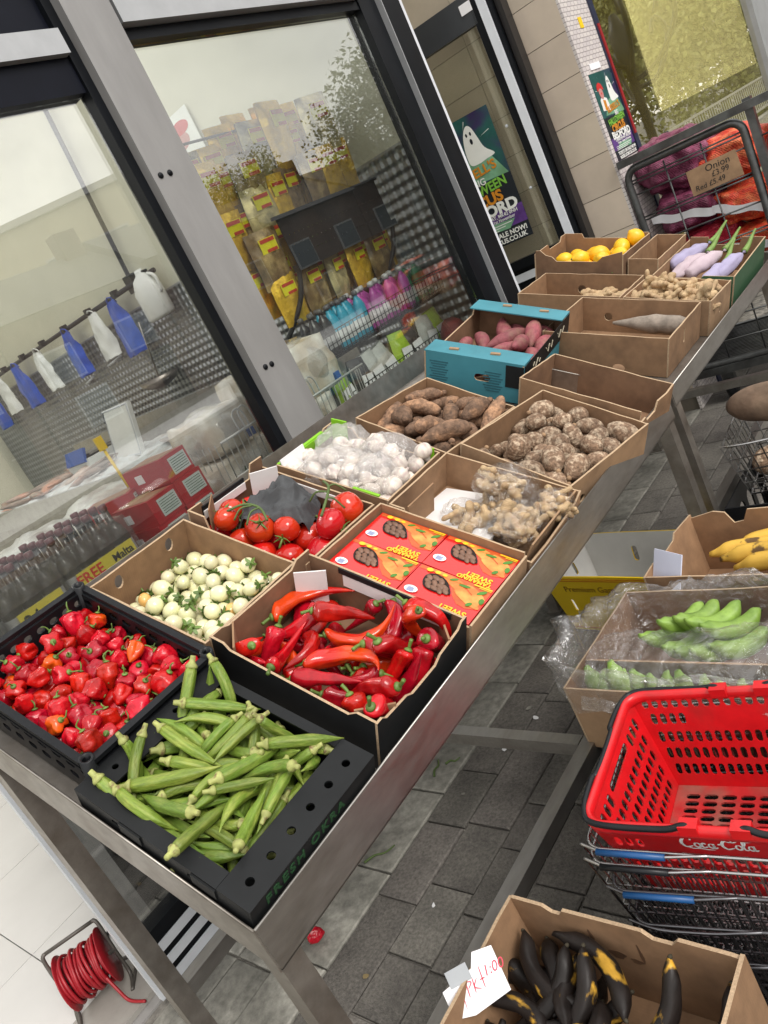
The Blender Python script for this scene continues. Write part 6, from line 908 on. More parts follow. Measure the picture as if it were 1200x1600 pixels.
# dark net over the tomatoes
NET = mk('dark_grey_net', (.055, .058, .062), .7, var=.25, vs=40, bump=.4, bs=400)
def crumple(nx, ny, w, l, amp, seed, sag=None, th=.0):
    vs = []; fs = []
    for j in range(ny + 1):
        for i in range(nx + 1):
            x = (i / nx - .5) * w; y = (j / ny - .5) * l
            z = amp * (noise.ridged_multi_fractal(Vector((x * 14 + seed, y * 14, seed)), 1., 2., 3, 1., 2.) - 1.) + (sag(x, y) if sag else 0)
            vs.append((x + .3 * amp * nv((x, y, 0), 30, seed), y + .3 * amp * nv((x, y, 0), 30, seed + 3), z))
    for j in range(ny):
        for i in range(nx): a = j * (nx + 1) + i; fs.append((a, a + 1, a + nx + 2, a + nx + 1))
    m = MB(); m.add(vs, fs, 0, True); return m
nt_ = crumple(40, 36, .19, .15, .030, 2, lambda x, y: .02 * math.cos(x * 9) - 5. * (x * x + y * y) + .012 * math.sin(x * 40 + y * 25)).build('net_sheet', NET); nt_.matrix_world = slope_M(.625, 1.145, .048, TH1, R_(25)); tag(nt_, 'crumpled dark grey net sheet lying over the tomatoes', 'net')
# vines joining the upper tomatoes
VINE = mk('tomato_vine', (.075, .12, .03), .6, var=.25, vs=60)
m = MB(); P_ = lambda s_, y_, o_: slope_M(s_, y_, o_, TH1).translation
m.tube(spline([P_(.455, 1.10, .085), P_(.475, 1.15, .10), P_(.50, 1.19, .10), P_(.54, 1.22, .085)], 16), .0035, 7)
for a, b in (((.475, 1.15, .10), (.44, 1.17, .07)), ((.50, 1.19, .10), (.47, 1.22, .08)), ((.49, 1.17, .10), (.53, 1.15, .07))): m.tube(spline([P_(*a), (P_(*a) + P_(*b)) / 2 + Vector((0, 0, .012)), P_(*b)], 8), .0026, 6)
tag(m.build('tomato_vine', VINE), 'green vine stalk running over the upper tomatoes', 'vine')
m = MB(); m.tube(spline([P_(.69, 1.03, .06), P_(.66, 1.06, .072), P_(.62, 1.07, .070), P_(.58, 1.05, .06)], 16), .0032, 7)
for a, b in (((.66, 1.06, .072), (.68, 1.09, .05)), ((.62, 1.07, .070), (.62, 1.02, .05)), ((.64, 1.065, .072), (.66, 1.02, .05))): m.tube(spline([P_(*a), (P_(*a) + P_(*b)) / 2 + Vector((0, 0, .012)), P_(*b)], 8), .0024, 6)
tag(m.build('tomato_vine', VINE), 'tangled green vine stalk over the tomatoes beside the garden eggs', 'vine')
# yam piece, ginger scraps, aubergines
YAM = mk('yam_skin', (.15, .095, .062), .9, var=.4, vs=16, col2=(.22, .15, .10), c2s=7, bump=.7, bs=50); YCUT = mk('yam_flesh', (.62, .55, .42), .8)
y_o = empty('yam_piece', 'grey tapering yam piece inside the tall carton', 'yam', M=slope_M(.22, 2.745, .022, TH2, R_(4)))
blob(.26, lambda t: .034 * min(1, .15 + t * 1.5) * (1 if t < .9 else 1.05 - (t - .9) * 2.5), 16, 22, 5, .12, 20).build('skin', mk('grey_yam_skin', (.24, .20, .165), .9, var=.4, vs=30, bump=.6, bs=70), y_o)
m = MB(); m.lathe([(.020, 0), (.018, .004), (.003, .005)], 12, M=Matrix.Translation((.129, 0, 0)) @ Matrix.Rotation(R_(90), 4, 'Y')); m.build('cut_end', YCUT, y_o)
for k, (s_, y_) in enumerate(((.56, 3.09), (.51, 3.10), (.53, 3.05), (.46, 3.09))): inst(PROTO['gin'][k], slope_M(s_, y_, .012, TH2, k * 1.3), 'small ginger scrap left in the nearly empty carton', 'ginger scraps')
PURP = mk('purple_paper', (.34, .31, .46), .75, var=.1, vs=12, bump=.25, bs=30); PINKP = mk('pale_mauve_paper', (.46, .37, .41), .75, var=.1, vs=12, bump=.25, bs=30); AUB = mk('aubergine_stalk', (.16, .26, .06), .6, var=.2, vs=40)
for k, (s_, y_, of, yaw, mt, lb) in enumerate(((.245, 3.36, .055, 68, PINKP, 'aubergine in pale mauve paper beside the ginger'), (.19, 3.38, .060, 64, PINKP, 'aubergine in pale mauve paper with green stalk upright'), (.10, 3.40, .045, 75, PURP, 'aubergine in violet paper at the green carton wall'), (.27, 3.44, .075, 60, PURP, 'aubergine in violet paper behind the mauve ones'), (.14, 3.30, .030, 80, PURP, 'aubergine in violet paper low in the carton'))):
    r = empty('wrapped_aubergine', lb, 'aubergine', 'wrapped aubergines', M=slope_M(s_, y_, of, TH2, R_(yaw)) @ Matrix.Rotation(R_(-12), 4, 'Y'))
    blob(.22, lambda t: .030 * (1 - abs(2 * t - .8) ** 3 * .75), 18, 24, 60 + k, .16, 26, 6, .07, fold=.2).build('paper_wrap', mt, r)
    m = MB(); m.tube(spline([(.11, 0, 0), (.15, .004, .008), (.19, .008, .03), (.215, .006, .05)], 10), lambda t: .014 * (1 - .75 * t), 8); m.build('stalk', AUB, r)

# ---------------------------------------------------------------- things on the pavement
def carton_w(label, x, y, z, w, l, h, yaw=0., **k): return carton(label, 0, 0, w, l, h, M=Matrix.Translation((x, y, z)) @ Matrix.Rotation(yaw, 4, 'Z'), **k)
def crate(label, x, y, z, w, l, h, yaw=0.):
    r = empty('plastic_crate', label, 'crate', M=Matrix.Translation((x, y, z)) @ Matrix.Rotation(yaw, 4, 'Z'))
    for sd in ('+x', '-x', '+y', '-y'):
        L = l if 'x' in sd else w - .013; n = max(3, int(L / .075))
        wall_panel(r, sd, w, l, h, .006, (BLACKPL, BLACKPL, BLACKPL), random.Random(1), [(0, 0), (1, 0)], [slot(L * (i + .5) / n, h * .52, L / n * .66, h * .62) for i in range(n)])
    part(r, 'base_panel', BLACKPL, (0, 0, .006), (w - .014, l - .014, .008)); return r
# yellow tapered tray
YEL = mk('yellow_print_card', (.82, .57, .010), .4, var=.08, vs=8); WIN = mk('white_card_inside', (.66, .65, .62), .7, var=.06)
yb = empty('yellow_tray', 'yellow tapered cardboard tray with white inside, under the table', 'tray', M=Matrix.Translation((-1.325, 2.155, 0)) @ Matrix.Rotation(R_(-8), 4, 'Z'))
W0, L0, W1, L1, Hh = .37, .215, .425, .28, .25; T_ = .006
def trap(sd, holes):
    m = MB()
    if sd in ('-y', '+y'):
        a0, a1, b0, b1 = W0 / 2, W1 / 2, L0 / 2, L1 / 2; sg = -1 if sd == '-y' else 1
        o = Vector((0, sg * b0, 0)); up = Vector((0, sg * (b1 - b0), Hh)); ex = Vector((-sg, 0, 0))
    else:
        a0, a1, b0, b1 = L0 / 2, L1 / 2, W0 / 2, W1 / 2; sg = -1 if sd == '-x' else 1
        o = Vector((sg * b0, 0, 0)); up = Vector((sg * (b1 - b0), 0, Hh)); ex = Vector((0, sg, 0))
    H = up.length; M = frame(o, ex, up)
    m.plate([(-a0, 0), (a0, 0), (a1, H), (a1 * .3, H + .002), (-a1, H)], T_, holes, mi=0 if (M.to_3x3() @ Vector((0, 0, 1))).dot(o) > 0 else 1, m0=1 if (M.to_3x3() @ Vector((0, 0, 1))).dot(o) > 0 else 0, me=0, M=M)
    ob = m.build('side_panel', [YEL, WIN], yb); return ob, M
pn, FM = trap('-y', [slot(-.10, .12, .016, .06), slot(.10, .12, .016, .06)]) if False else trap('-y', [slot(.13, .12, .014, .055), slot(-.13, .12, .014, .055)])
trap('+y', [slot(.0, .17, .022, .06)]); trap('-x', [slot(-.03, .17, .016, .05)]); trap('+x', [slot(0, .12, .016, .05)])
part(yb, 'base_panel', WIN, (0, 0, .004), (W0 - .016, L0 - .016, .005))
BRINK = mk('brown_ink', (.22, .09, .01), .6); ORINK = mk('orange_line', (.60, .22, .01), .6)
text_mesh('Premium Gam', .034, BRINK, parent=yb, M=frame((-.135, -L0 / 2 - .0325 * .74, .185), (1, 0, 0), (0, -(L1 - L0) / 2, Hh)) @ Matrix.Translation((0, 0, .0075)), sx=1.05)
for zz in (.012, .232, .240): m = MB(); f_ = zz / Hh; m.box((0, -(L0 + (L1 - L0) * f_) / 2 - T_ - .0008 + .0, zz), (W0 + (W1 - W0) * f_ - .01, .0016, .003)); m.build('printed_line', ORINK, yb)
# green banana carton on a black crate, ripe plantain carton behind it
crate('low black crate under the green banana carton', -.70, 1.42, 0, .46, .40, .275)
crate('low black crate under the ripe plantain carton', -.69, 1.83, 0, .44, .34, .275)
gbx = carton_w('brown carton of green bananas lined with clear film', -.745, 1.395, .279, .49, .385, .175, R_(-2), seed=21, mats=(CARDP, CARD2, EDGE))
m = MB(); m.box((0, 0, 0), (.47, .004, .15), M=Matrix.Translation((.0, -.055, .105)) @ Matrix.Rotation(R_(24), 4, 'X')); m.build('inner_flap', CARDP, gbx)
rbx = carton_w('torn brown carton of ripe yellow plantains', -.70, 1.775, .279, .46, .32, .19, R_(-5), seed=22, mats=(CARD, CARD, EDGE), prof={'-x': [(0, 0), (.2, .004), (.3, -.01), (.6, -.006), (.65, .008), (1, 0)], '+y': [(0, -.01), (.15, .006), (.22, 0), (.26, -.035), (.32, -.03), (.36, .004), (1, .004)]})
GBAN = mk('green_banana_skin', (.21, .34, .055), .5, var=.2, vs=50, orand=.15, col2=(.15, .26, .04), c2s=20); BTIP = mk('banana_tip', (.035, .028, .015), .8)
RPLN = mk('ripe_plantain_skin', (.66, .40, .06), .5, var=.15, vs=14, col2=(.12, .065, .02), c2s=26, c2lo=.57, c2hi=.64, orand=.12)
BPLN = mk('black_plantain_skin', (.011, .008, .007), .5, var=.5, vs=40, col2=(.45, .25, .03), c2s=26, c2lo=.60, c2hi=.67, orand=.25, spec=.3, bump=.3, bs=60, stretch=(.5, 1, 1))
def banana(parent, M, L, Rr, mat, bend=.2, seed=0, nm='banana', tipm=BTIP, lump=.03, fold=.0):
    def pr(t):
        if t < .16: return Rr * (.34 + .66 * (t / .16) ** 1.5)
        if t > .84: return Rr * max(.22, 1 - ((t - .84) / .16) ** 1.6 * .8)
        return Rr
    b = MB(); blob(L, pr, 15, 20, seed, lump, 24, 5, .05, bend, mb=b, fold=fold)
    o = b.build(nm, mat, parent); o.matrix_local = M
    t = MB(); t.lathe([(Rr * .24, 0), (Rr * .22, .004), (Rr * .1, .007)], 7, M=Matrix.Translation((L / 2 - .001, bend * L * .5, 0)) @ Matrix.Rotation(R_(90), 4, 'Y')); t.build('tip', tipm, o); return o
def hand(M, label, spec, L, Rr, mat, name='banana_hand', cat='bananas', nm='banana'):
    r = empty(name, label, cat, M=M); n = len(spec)
    for k, (x, y, z, yaw, pit, roll) in enumerate(spec):
        banana(r, Matrix.Translation((x, y, z)) @ Euler((R_(roll), R_(pit), R_(yaw)), 'XYZ').to_matrix().to_4x4(), L * (1 - .06 * (k % 3)), Rr, mat, seed=k + int(L * 1000), nm=nm)
    return r
# upper hand lies with its tips towards the street, lower hands stand on their ends
hand(Matrix.Translation((-.735, 1.455, .445)), 'hand of green bananas lying open in the film-lined carton', [(-.095, -.005, -.012, 60, 12, 80), (-.055, .008, .014, 66, 16, 85), (-.018, .012, .018, 64, 16, 80), (.022, .006, .014, 58, 15, 75), (.060, -.006, .004, 44, 12, 70), (-.045, -.035, -.022, 64, 12, 85), (-.005, -.040, -.026, 62, 10, 80), (.035, -.045, -.026, 54, 10, 75), (.078, -.042, -.022, 40, 8, 70)], .15, .0215, GBAN)
hand(Matrix.Translation((-.90, 1.265, .40)), 'hand of green bananas standing behind film by the carton corner', [(-.035, .0, .0, 20, 75, 0), (-.010, -.01, -.006, -30, 78, 0), (.018, .004, .018, 10, 80, 0), (.045, -.008, -.010, -10, 76, 0), (.07, .0, -.005, 30, 80, 0)], .14, .021, GBAN)
hand(Matrix.Translation((-.755, 1.25, .39)), 'hand of green bananas standing just behind the red basket', [(-.03, .0, .0, 20, 78, 0), (.0, -.01, .014, -30, 80, 0), (.03, .004, .014, 10, 80, 0), (.085, -.008, .0, -10, 76, 0), (.115, .0, -.010, 30, 80, 0), (.15, 0, -.008, -20, 78, 0)], .14, .021, GBAN)
for k, (x, y, z, yw) in enumerate(((-.70, 1.80, .425, -12), (-.66, 1.75, .435, -16), (-.62, 1.705, .43, -20), (-.66, 1.855, .41, -6), (-.56, 1.80, .405, -14))):
    r = empty('ripe_plantain', ('ripe yellow plantain at the torn back of its carton', 'ripe yellow plantain lying in the middle of its carton', 'ripe yellow plantain nearest the film-lined carton', 'ripe yellow plantain deepest under the others', 'ripe yellow plantain at the street end of its carton')[k], 'plantain', 'ripe plantains', loc=(x, y, z))
    banana(r, Euler((R_(10 * k), R_(-4), R_(yw)), 'XYZ').to_matrix().to_4x4() @ Matrix.Rotation(R_(180), 4, 'X'), .26, .025, RPLN, .12, 70 + k, 'flesh')
# loose clear liner spilling over the banana carton
vs = []; fs = []; nu, nvv = 96, 22; rw, rl = .245, .195
prof_ = [(.012, -.10), (.014, -.05), (.016, .0), (.014, .035), (.012, .05), (-.008, .045), (-.022, .02), (-.032, -.02), (-.045, -.06), (-.06, -.10)]
for i in range(nu):
    a = 2 * math.pi * i / nu; cx_, sy_ = math.cos(a), math.sin(a); k_ = 1 / max(abs(cx_) / rw, abs(sy_) / rl); k_ = k_ * .93 + .07 * .25
    bulge = 1 + .2 * max(0, math.cos(a - 3.2)) ** 4 - .55 * max(0, math.cos(a - 2.2)) ** 2 + .35 * math.sin(a * 5) * math.sin(a * 3)
    for j in range(nvv):
        t = j / (nvv - 1) * (len(prof_) - 1); q = min(int(t), len(prof_) - 2); f_ = t - q
        dr = prof_[q][0] * (1 - f_) + prof_[q + 1][0] * f_; dz = prof_[q][1] * (1 - f_) + prof_[q + 1][1] * f_
        if j < 8: dz = dz * (1 + .5 * math.sin(a * 4 + 1)) ; dr += .006 * math.sin(a * 31)
        if dz > 0: dz *= max(.8, bulge) * 1.2 * (1 + .5 * max(0, math.cos(a - 3.2)) ** 3 - .75 * max(0, math.cos(a - 2.15)) ** 2)
        w_ = .016 * (noise.ridged_multi_fractal(Vector((cx_ * 3.1, sy_ * 3.1, j * .14)), 1., 2., 4, 1., 2.) - 1.)
        vs.append((cx_ * (k_ + dr * (1 if dr < 0 else bulge) + w_), sy_ * (k_ + dr * (1 if dr < 0 else bulge) + w_), .175 + dz + w_))
for i in range(nu):
    for j in range(nvv - 1): i2 = (i + 1) % nu; fs.append((i * nvv + j, i2 * nvv + j, i2 * nvv + j + 1, i * nvv + j + 1))
m = MB(); m.add(vs, fs, 0, True); lf = m.build('film_liner', FILM2); lf.matrix_world = Matrix.Translation((-.745, 1.395, .279)) @ Matrix.Rotation(R_(-2), 4, 'Z'); tag(lf, 'loose clear plastic liner spilling over the green banana carton', 'liner')
sh_ = crumple(60, 30, .50, .24, .014, 9, lambda x, y: .055 * math.sin((y + .12) / .24 * math.pi) + .02 * math.sin(x * 9)).build('film_sheet', FILM2); sh_.matrix_world = Matrix.Translation((-.70, 1.29, .45)) @ Matrix.Rotation(R_(-4), 4, 'Z') @ Matrix.Rotation(R_(12), 4, 'X'); tag(sh_, 'clear film sheet stretched over the bananas nearest the red basket', 'film')
m = MB(); m.box((0, 0, 0), (.003, .10, .10)); pc = m.build('paper_slip', mk('pale_blue_paper', (.62, .64, .78), .8, var=.04)); pc.matrix_world = Matrix.Translation((-.885, 1.66, .47)) @ Matrix.Rotation(R_(62), 4, 'Z') @ Matrix.Rotation(R_(28), 4, 'Y'); tag(pc, 'pale paper price slip beside the ripe plantains', 'price slip')

# red plastic basket
REDPL = mk('red_plastic', (.56, .008, .012), .34, var=.15, vs=30, coat=.08, col2=(.40, .018, .018), c2s=16, c2lo=.5, c2hi=.78)
REDFL = mk('dusty_red_plastic', (.42, .016, .018), .5, var=.25, vs=30, col2=(.26, .085, .065), c2s=14, c2lo=.42, c2hi=.66)
BM = Matrix.Translation((-.553, 1.003, .30)) @ Matrix.Rotation(R_(7), 4, 'Z')
bk = empty('red_basket', 'red plastic shopping basket with black handles and white script lettering', 'basket', M=BM)
HX, HY, bx_, by_, BH = .216, .162, .172, .120, .195
def bwall(sd, holes):
    m = MB(); sg = -1 if sd[0] == '-' else 1
    if sd[1] == 'y': a0, a1, o, up, ex = bx_, HX, Vector((0, sg * by_, 0)), Vector((0, sg * (HY - by_), BH)), Vector((-sg, 0, 0))
    else: a0, a1, o, up, ex = by_, HY, Vector((sg * bx_, 0, 0)), Vector((sg * (HX - bx_), 0, BH)), Vector((0, sg, 0))
    M = frame(o, ex, up); m.plate([(-a0, 0), (a0, 0), (a1, up.length), (-a1, up.length)], .0035, holes, M=M); ob = m.build('wall', REDPL, bk); return M
def rowslots(z, h, n, half, wfrac=.66, skip=None): return [slot(-half + 2 * half * (i + .5) / n, z, 2 * half / n * wfrac, h, 3) for i in range(n) if not (skip and skip(i))]
def longholes(sg):
    r = []
    r += rowslots(.185, .020, 20, .20)
    r += rowslots(.152, .026, 20, .19, skip=lambda i: 4 <= i <= 15)
    r += rowslots(.112, .026, 20, .185) + rowslots(.076, .026, 20, .178) + rowslots(.040, .026, 20, .17)
    return r
MF = bwall('-y', [h_ for h_ in longholes(-1) if not (min(p[1] for p in h_) > .135 and abs(sum(p[0] for p in h_) / len(h_)) < .13)]); bwall('+y', longholes(1))
for sd in ('-x', '+x'):
    bwall(sd, rowslots(.165, .03, 12, .135, skip=lambda i: 3 <= i <= 8) + [slot(0, .172, .12, .018)] + rowslots(.128, .026, 12, .128) + rowslots(.094, .026, 12, .12) + rowslots(.060, .026, 12, .113) + rowslots(.027, .024, 12, .106))
m = MB(); m.plate([(-bx_, -by_), (bx_, -by_), (bx_, by_), (-bx_, by_)], .004, [slot(-.155 + .31 * (i + .5) / 9, -.10 + .20 * (j + .5) / 11, .029, .0125, 3) for i in range(9) for j in range(11) if not (2 < i < 6 and j in (0, 1))], M=Matrix.Translation((0, 0, -.001))); m.build('floor', REDFL, bk)
rim = []
for (cx_, cy_, a0) in ((HX - .03, HY - .03, 0), (-HX + .03, HY - .03, 90), (-HX + .03, -HY + .03, 180), (HX - .03, -HY + .03, 270)):
    for k in range(7): a = R_(a0 + 15 * k); rim.append((cx_ + .036 * math.cos(a), cy_ + .036 * math.sin(a), BH))
m = MB(); m.tube([Vector(p) for p in rim], .0085, 8, closed=True, flat=1.6); m.build('rim', REDPL, bk)
for sx in (-1, 1):
    pts = [(sx * .035, HY + .006, BH + .008), (sx * .05, HY + .008, BH + .014), (sx * .085, HY + .012, BH + .008), (sx * (HX - .02), HY + .010, BH + .010), (sx * (HX + .010), HY - .02, BH + .010), (sx * (HX + .016), .07, BH + .010), (sx * (HX + .010), .05, BH + .010), (sx * (HX + .010), -.05, BH + .010), (sx * (HX + .016), -.07, BH + .010), (sx * (HX + .010), -HY + .02, BH + .010), (sx * (HX - .02), -HY - .010, BH + .010), (sx * .085, -HY - .012, BH + .008), (sx * .05, -HY - .008, BH + .014), (sx * .035, -HY - .006, BH + .008)]
    m = MB(); m.tube(spline(pts, 90), .0056, 8); m.build('handle', BLACKPL, bk)
    for sy in (-1, 1): part(bk, 'hinge', REDPL, (sx * .04, sy * (HY + .004), BH + .008), (.03, .022, .018))
def stroke(mb, pts, wd, M, n=26):
    P = spline(pts, n); L = len(P)
    vs = []; 
    for i, p in enumerate(P):
        t = (P[min(i + 1, L - 1)] - P[max(i - 1, 0)]).normalized(); nrm = Vector((-t.y, t.x, 0)); e = wd * (.35 + .65 * max(0., math.sin(math.pi * i / (L - 1))) ** .6)
        vs += [p + nrm * e, p - nrm * e]
    mb.add(vs, [(2 * i, 2 * i + 1, 2 * i + 3, 2 * i + 2) for i in range(L - 1)], 0, False, M)
LET = mk('white_lettering', (.80, .80, .80), .5, var=.03)
SM = MF @ Matrix.Translation((-.012, .158, .0045)) @ Matrix.Diagonal((.0152, .0152, 1, 1)) @ Matrix.Translation((-3.8, -.4, 0))
m = MB(); oc = lambda cx_, cy_, rx, ry: [(cx_ + rx * math.cos(a), cy_ + ry * math.sin(a)) for a in [R_(80 + 36 * k) for k in range(12)]]
for pts, wd in (([(1.25, 1.35), (1.2, 1.75), (.75, 1.85), (.25, 1.2), (.15, .5), (.55, .0), (1.25, .3)], .17), (oc(1.75, .45, .30, .42), .13), ([(2.68, .68), (2.45, .88), (2.17, .5), (2.35, .05), (2.8, .25)], .14), (oc(3.2, .42, .28, .40), .12), ([(3.5, .9), (3.42, .35), (3.55, .03), (3.8, .2)], .14), ([(3.9, .75), (4.15, .85), (4.4, .8)], .12),
                ([(5.45, 1.3), (5.4, 1.7), (5.0, 1.8), (4.5, 1.2), (4.4, .5), (4.8, .0), (5.5, .3)], .17), (oc(5.98, .45, .30, .42), .13), ([(6.45, .5), (6.75, 1.3), (6.62, 1.75), (6.48, 1.2), (6.5, .2), (6.75, .03), (6.95, .2)], .12), (oc(7.22, .42, .28, .40), .12), ([(7.52, .9), (7.44, .35), (7.58, .03), (7.85, .2)], .14),
                ([(.55, .0), (1.1, -.25), (1.9, -.2), (2.6, -.35), (3.4, -.3)], .09), ([(4.9, 1.45), (5.6, 1.35), (6.2, 1.75), (6.9, 1.55), (7.7, 1.75)], .10)): stroke(m, pts, wd, SM)
m.build('script_lettering', LET, bk)
# wire baskets nested below it
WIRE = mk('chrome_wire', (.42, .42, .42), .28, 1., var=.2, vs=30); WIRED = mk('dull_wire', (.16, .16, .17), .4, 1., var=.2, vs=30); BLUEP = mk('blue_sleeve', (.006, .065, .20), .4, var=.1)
def wire_basket(M, label, hx, hy, h, nx, ny, mat, sleeves=True, group=None, r_=.0013):
    r = empty('wire_basket', label, 'basket', group, M=M); k_ = .84
    def ring(z, f): return [(a * hx * f, b * hy * f, z) for a, b in ((-1, -1), (1, -1), (1, 1), (-1, 1))]
    m = MB(); q = ring(h, 1.)
    m.tube([Vector((cx_ + .03 * math.cos(R_(a0 + 15 * k)), cy_ + .03 * math.sin(R_(a0 + 15 * k)), h)) for cx_, cy_, a0 in ((hx - .03, hy - .03, 0), (-hx + .03, hy - .03, 90), (-hx + .03, -hy + .03, 180), (hx - .03, -hy + .03, 270)) for k in range(7)], .0032, 6, closed=True); m.build('rim', mat, r)
    m = MB(); hs = [.02, .25, .5, .75]
    for z in hs:
        f = k_ + (1 - k_) * z; p = ring(h * z, f)
        for a, b in zip(p, p[1:] + p[:1]): m.bar(a, b, r_ * 2, r_ * 2)
    for i in range(nx + 1):
        u = -1 + 2 * i / nx
        for sy in (-1, 1): m.bar((u * hx * k_, sy * hy * k_, 0), (u * hx, sy * hy, h), r_ * 2, r_ * 2)
        m.bar((u * hx * k_, -hy * k_, .002), (u * hx * k_, hy * k_, .002), r_ * 2, r_ * 2)
    for i in range(ny + 1):
        u = -1 + 2 * i / ny
        for sx in (-1, 1): m.bar((sx * hx * k_, u * hy * k_, 0), (sx * hx, u * hy, h), r_ * 2, r_ * 2)
        m.bar((-hx * k_, u * hy * k_, .002), (hx * k_, u * hy * k_, .002), r_ * 2, r_ * 2)
    o = m.build('wire_body', mat, r); o['kind'] = 'stuff'
    for sy in (-1, 1):
        m = MB(); m.tube(spline([(-.02, sy * hy, h), (-.045, sy * (hy + .008), h + .006), (-.10, sy * (hy + .012), h + .004), (-hx * .8, sy * (hy + .012), h + .006), (-hx * 1.03, sy * hy * .98, h + .006)] if sy < 0 else [(-.02, sy * hy, h), (-.06, sy * (hy + .010), h + .004), (-hx * 1.0, sy * (hy + .012), h + .004)], 30), .0030, 6); m.build('handle', mat, r)
        if sleeves and sy < 0:
            m = MB(); m.tube([(-.085, sy * (hy + .012), h + .004), (-hx * .88, sy * (hy + .012), h + .006)], .0058, 8); m.build('grip_sleeve', sleeves if not isinstance(sleeves, bool) else BLUEP, r)
    return r
for k, (z, dx, dy, yw, sl, lb) in enumerate(((.222, -.004, -.006, 7.5, BLUEP, 'uppermost wire basket directly under the red one, blue grip'), (.192, -.008, -.010, 8, BLACKPL, 'second wire basket below the red one, black grip'), (.145, .014, -.014, 10, BLUEP, 'third wire basket below the red one, blue grip'), (.078, .03, -.018, 11, False, 'fourth wire basket below the red one, without grips'), (.004, .035, -.020, 12, False, 'lowest wire basket of the stack, standing on the paving'))):
    wire_basket(Matrix.Translation((-.553 + dx, 1.003 + dy, z)) @ Matrix.Rotation(R_(yw), 4, 'Z'), lb, .229, .175, .235, 26, 20, WIRE if k < 2 else WIRED, sl, 'nested wire baskets')
# blackened plantain carton in the foreground
crate('black crate under the foreground plantain carton', -.735, .555, 0, .40, .36, .13)
pb = carton_w('open brown carton of blackened plantains in the foreground', -.735, .545, .134, .44, .41, .202, 0., seed=24, t=.007, mats=(CARD, CARD, EDGE), prof={'+y': [(0, .002), (.16, 0), (.20, -.012), (.24, -.012), (.26, .0), (.62, .0), (.66, -.014), (.74, -.014), (.77, .0), (.97, -.002), (1, -.004)]})
STAIN = mk('dark_stain', (.10, .05, .025), .7, var=.4, vs=30)
for k, (x, z, rx, rz) in enumerate(((-.02, .12, .016, .010), (.015, .115, .012, .006), (-.06, .15, .004, .02), (.03, .14, .003, .024), (.07, .10, .004, .02))):
    m = MB(); m.plate([(x + rx * math.cos(t) * (1 + .3 * math.sin(3 * t + k)), z + rz * math.sin(t)) for t in [2 * math.pi * i / 16 for i in range(16)]], .0005, M=frame((0, .205 - .0072, 0), (1, 0, 0), (0, 0, 1))); m.build('stain', STAIN, pb)
BP = [(-.765, .690, .285, -30, 4, 175, .20, 'blackened plantain with yellow tip against the carton back'), (-.845, .635, .262, 62, -24, 20, .16, 'blackened plantain with a yellow-patched stalk raised at left'), (-.785, .635, .270, 78, -32, 0, .16, 'blackened plantain with a raised yellow stalk in the middle'), (-.645, .645, .280, 60, -34, 40, .18, 'blackened plantain standing upright against the carton back'), (-.565, .64, .255, 70, -14, 0, .19, 'blackened plantain in the right corner of its carton')]
rb2 = random.Random(12)
for k in range(22): BP.append((rb2.uniform(-.90, -.57), rb2.uniform(.43, .69), .205 + .003 * k, rb2.uniform(0, 360), rb2.uniform(-14, 10), rb2.uniform(0, 360), rb2.uniform(.13, .18), 'shrivelled black plantain in the tangled heap in the foreground carton'))
for k, (x, y, z, yw, pt, rl, L, lb) in enumerate(BP):
    r = empty('black_plantain', lb, 'plantain', 'blackened plantains', loc=(x, y, z)); banana(r, Euler((R_(rl), R_(pt), R_(yw)), 'XYZ').to_matrix().to_4x4(), L, .0175, BPLN, .18, 90 + k, 'flesh', lump=.13, fold=.25)
# the price note taped to that carton
REDINK = mk('red_ink', (.62, .05, .09), .6)
nm_ = Matrix.Translation((-.955, .615, .345)) @ Matrix.Rotation(R_(8), 4, 'Z')
pnote = empty('price_note', 'white paper price note in red handwriting taped on the plantain carton', 'price note', M=frame((-.940, .585, .335), (.55, .72, -.06), (-.42, .3, .66)) @ Matrix.Scale(.92, 4))
m = MB(); m.plate([(-.07, -.05), (-.03, -.06), (.05, -.052), (.052, .03), (.012, .036), (-.002, .012), (-.07, .0)], .0008); m.build('paper', PAPER, pnote)
for pts in ([(-.048, -.012), (-.052, -.03), (-.040, -.026), (-.036, -.012), (-.040, -.044)], [(-.022, .000), (-.026, -.03)], [(-.022, -.004), (-.013, -.008), (-.022, -.016)], [(-.008, -.002), (-.012, -.028)], [(.000, -.006), (-.010, -.018), (.001, -.026)], [(.012, .010), (.008, -.028)], [(.004, -.012), (.015, -.012)]): m = MB(); stroke(m, pts, .0011, Matrix.Translation((0, 0, .0013)), 14); m.build('pen_stroke', REDINK, pnote)
text_mesh('1:00', .026, REDINK, parent=pnote, M=Matrix.Translation((.014, -.012, .0010)), shear=.25, extrude=.0002)
m = MB(); m.box((-.03, .012, .0016), (.045, .03, .0006)); m.build('tape', mk('grey_tape', (.34, .36, .38), .25, var=.1), pnote)
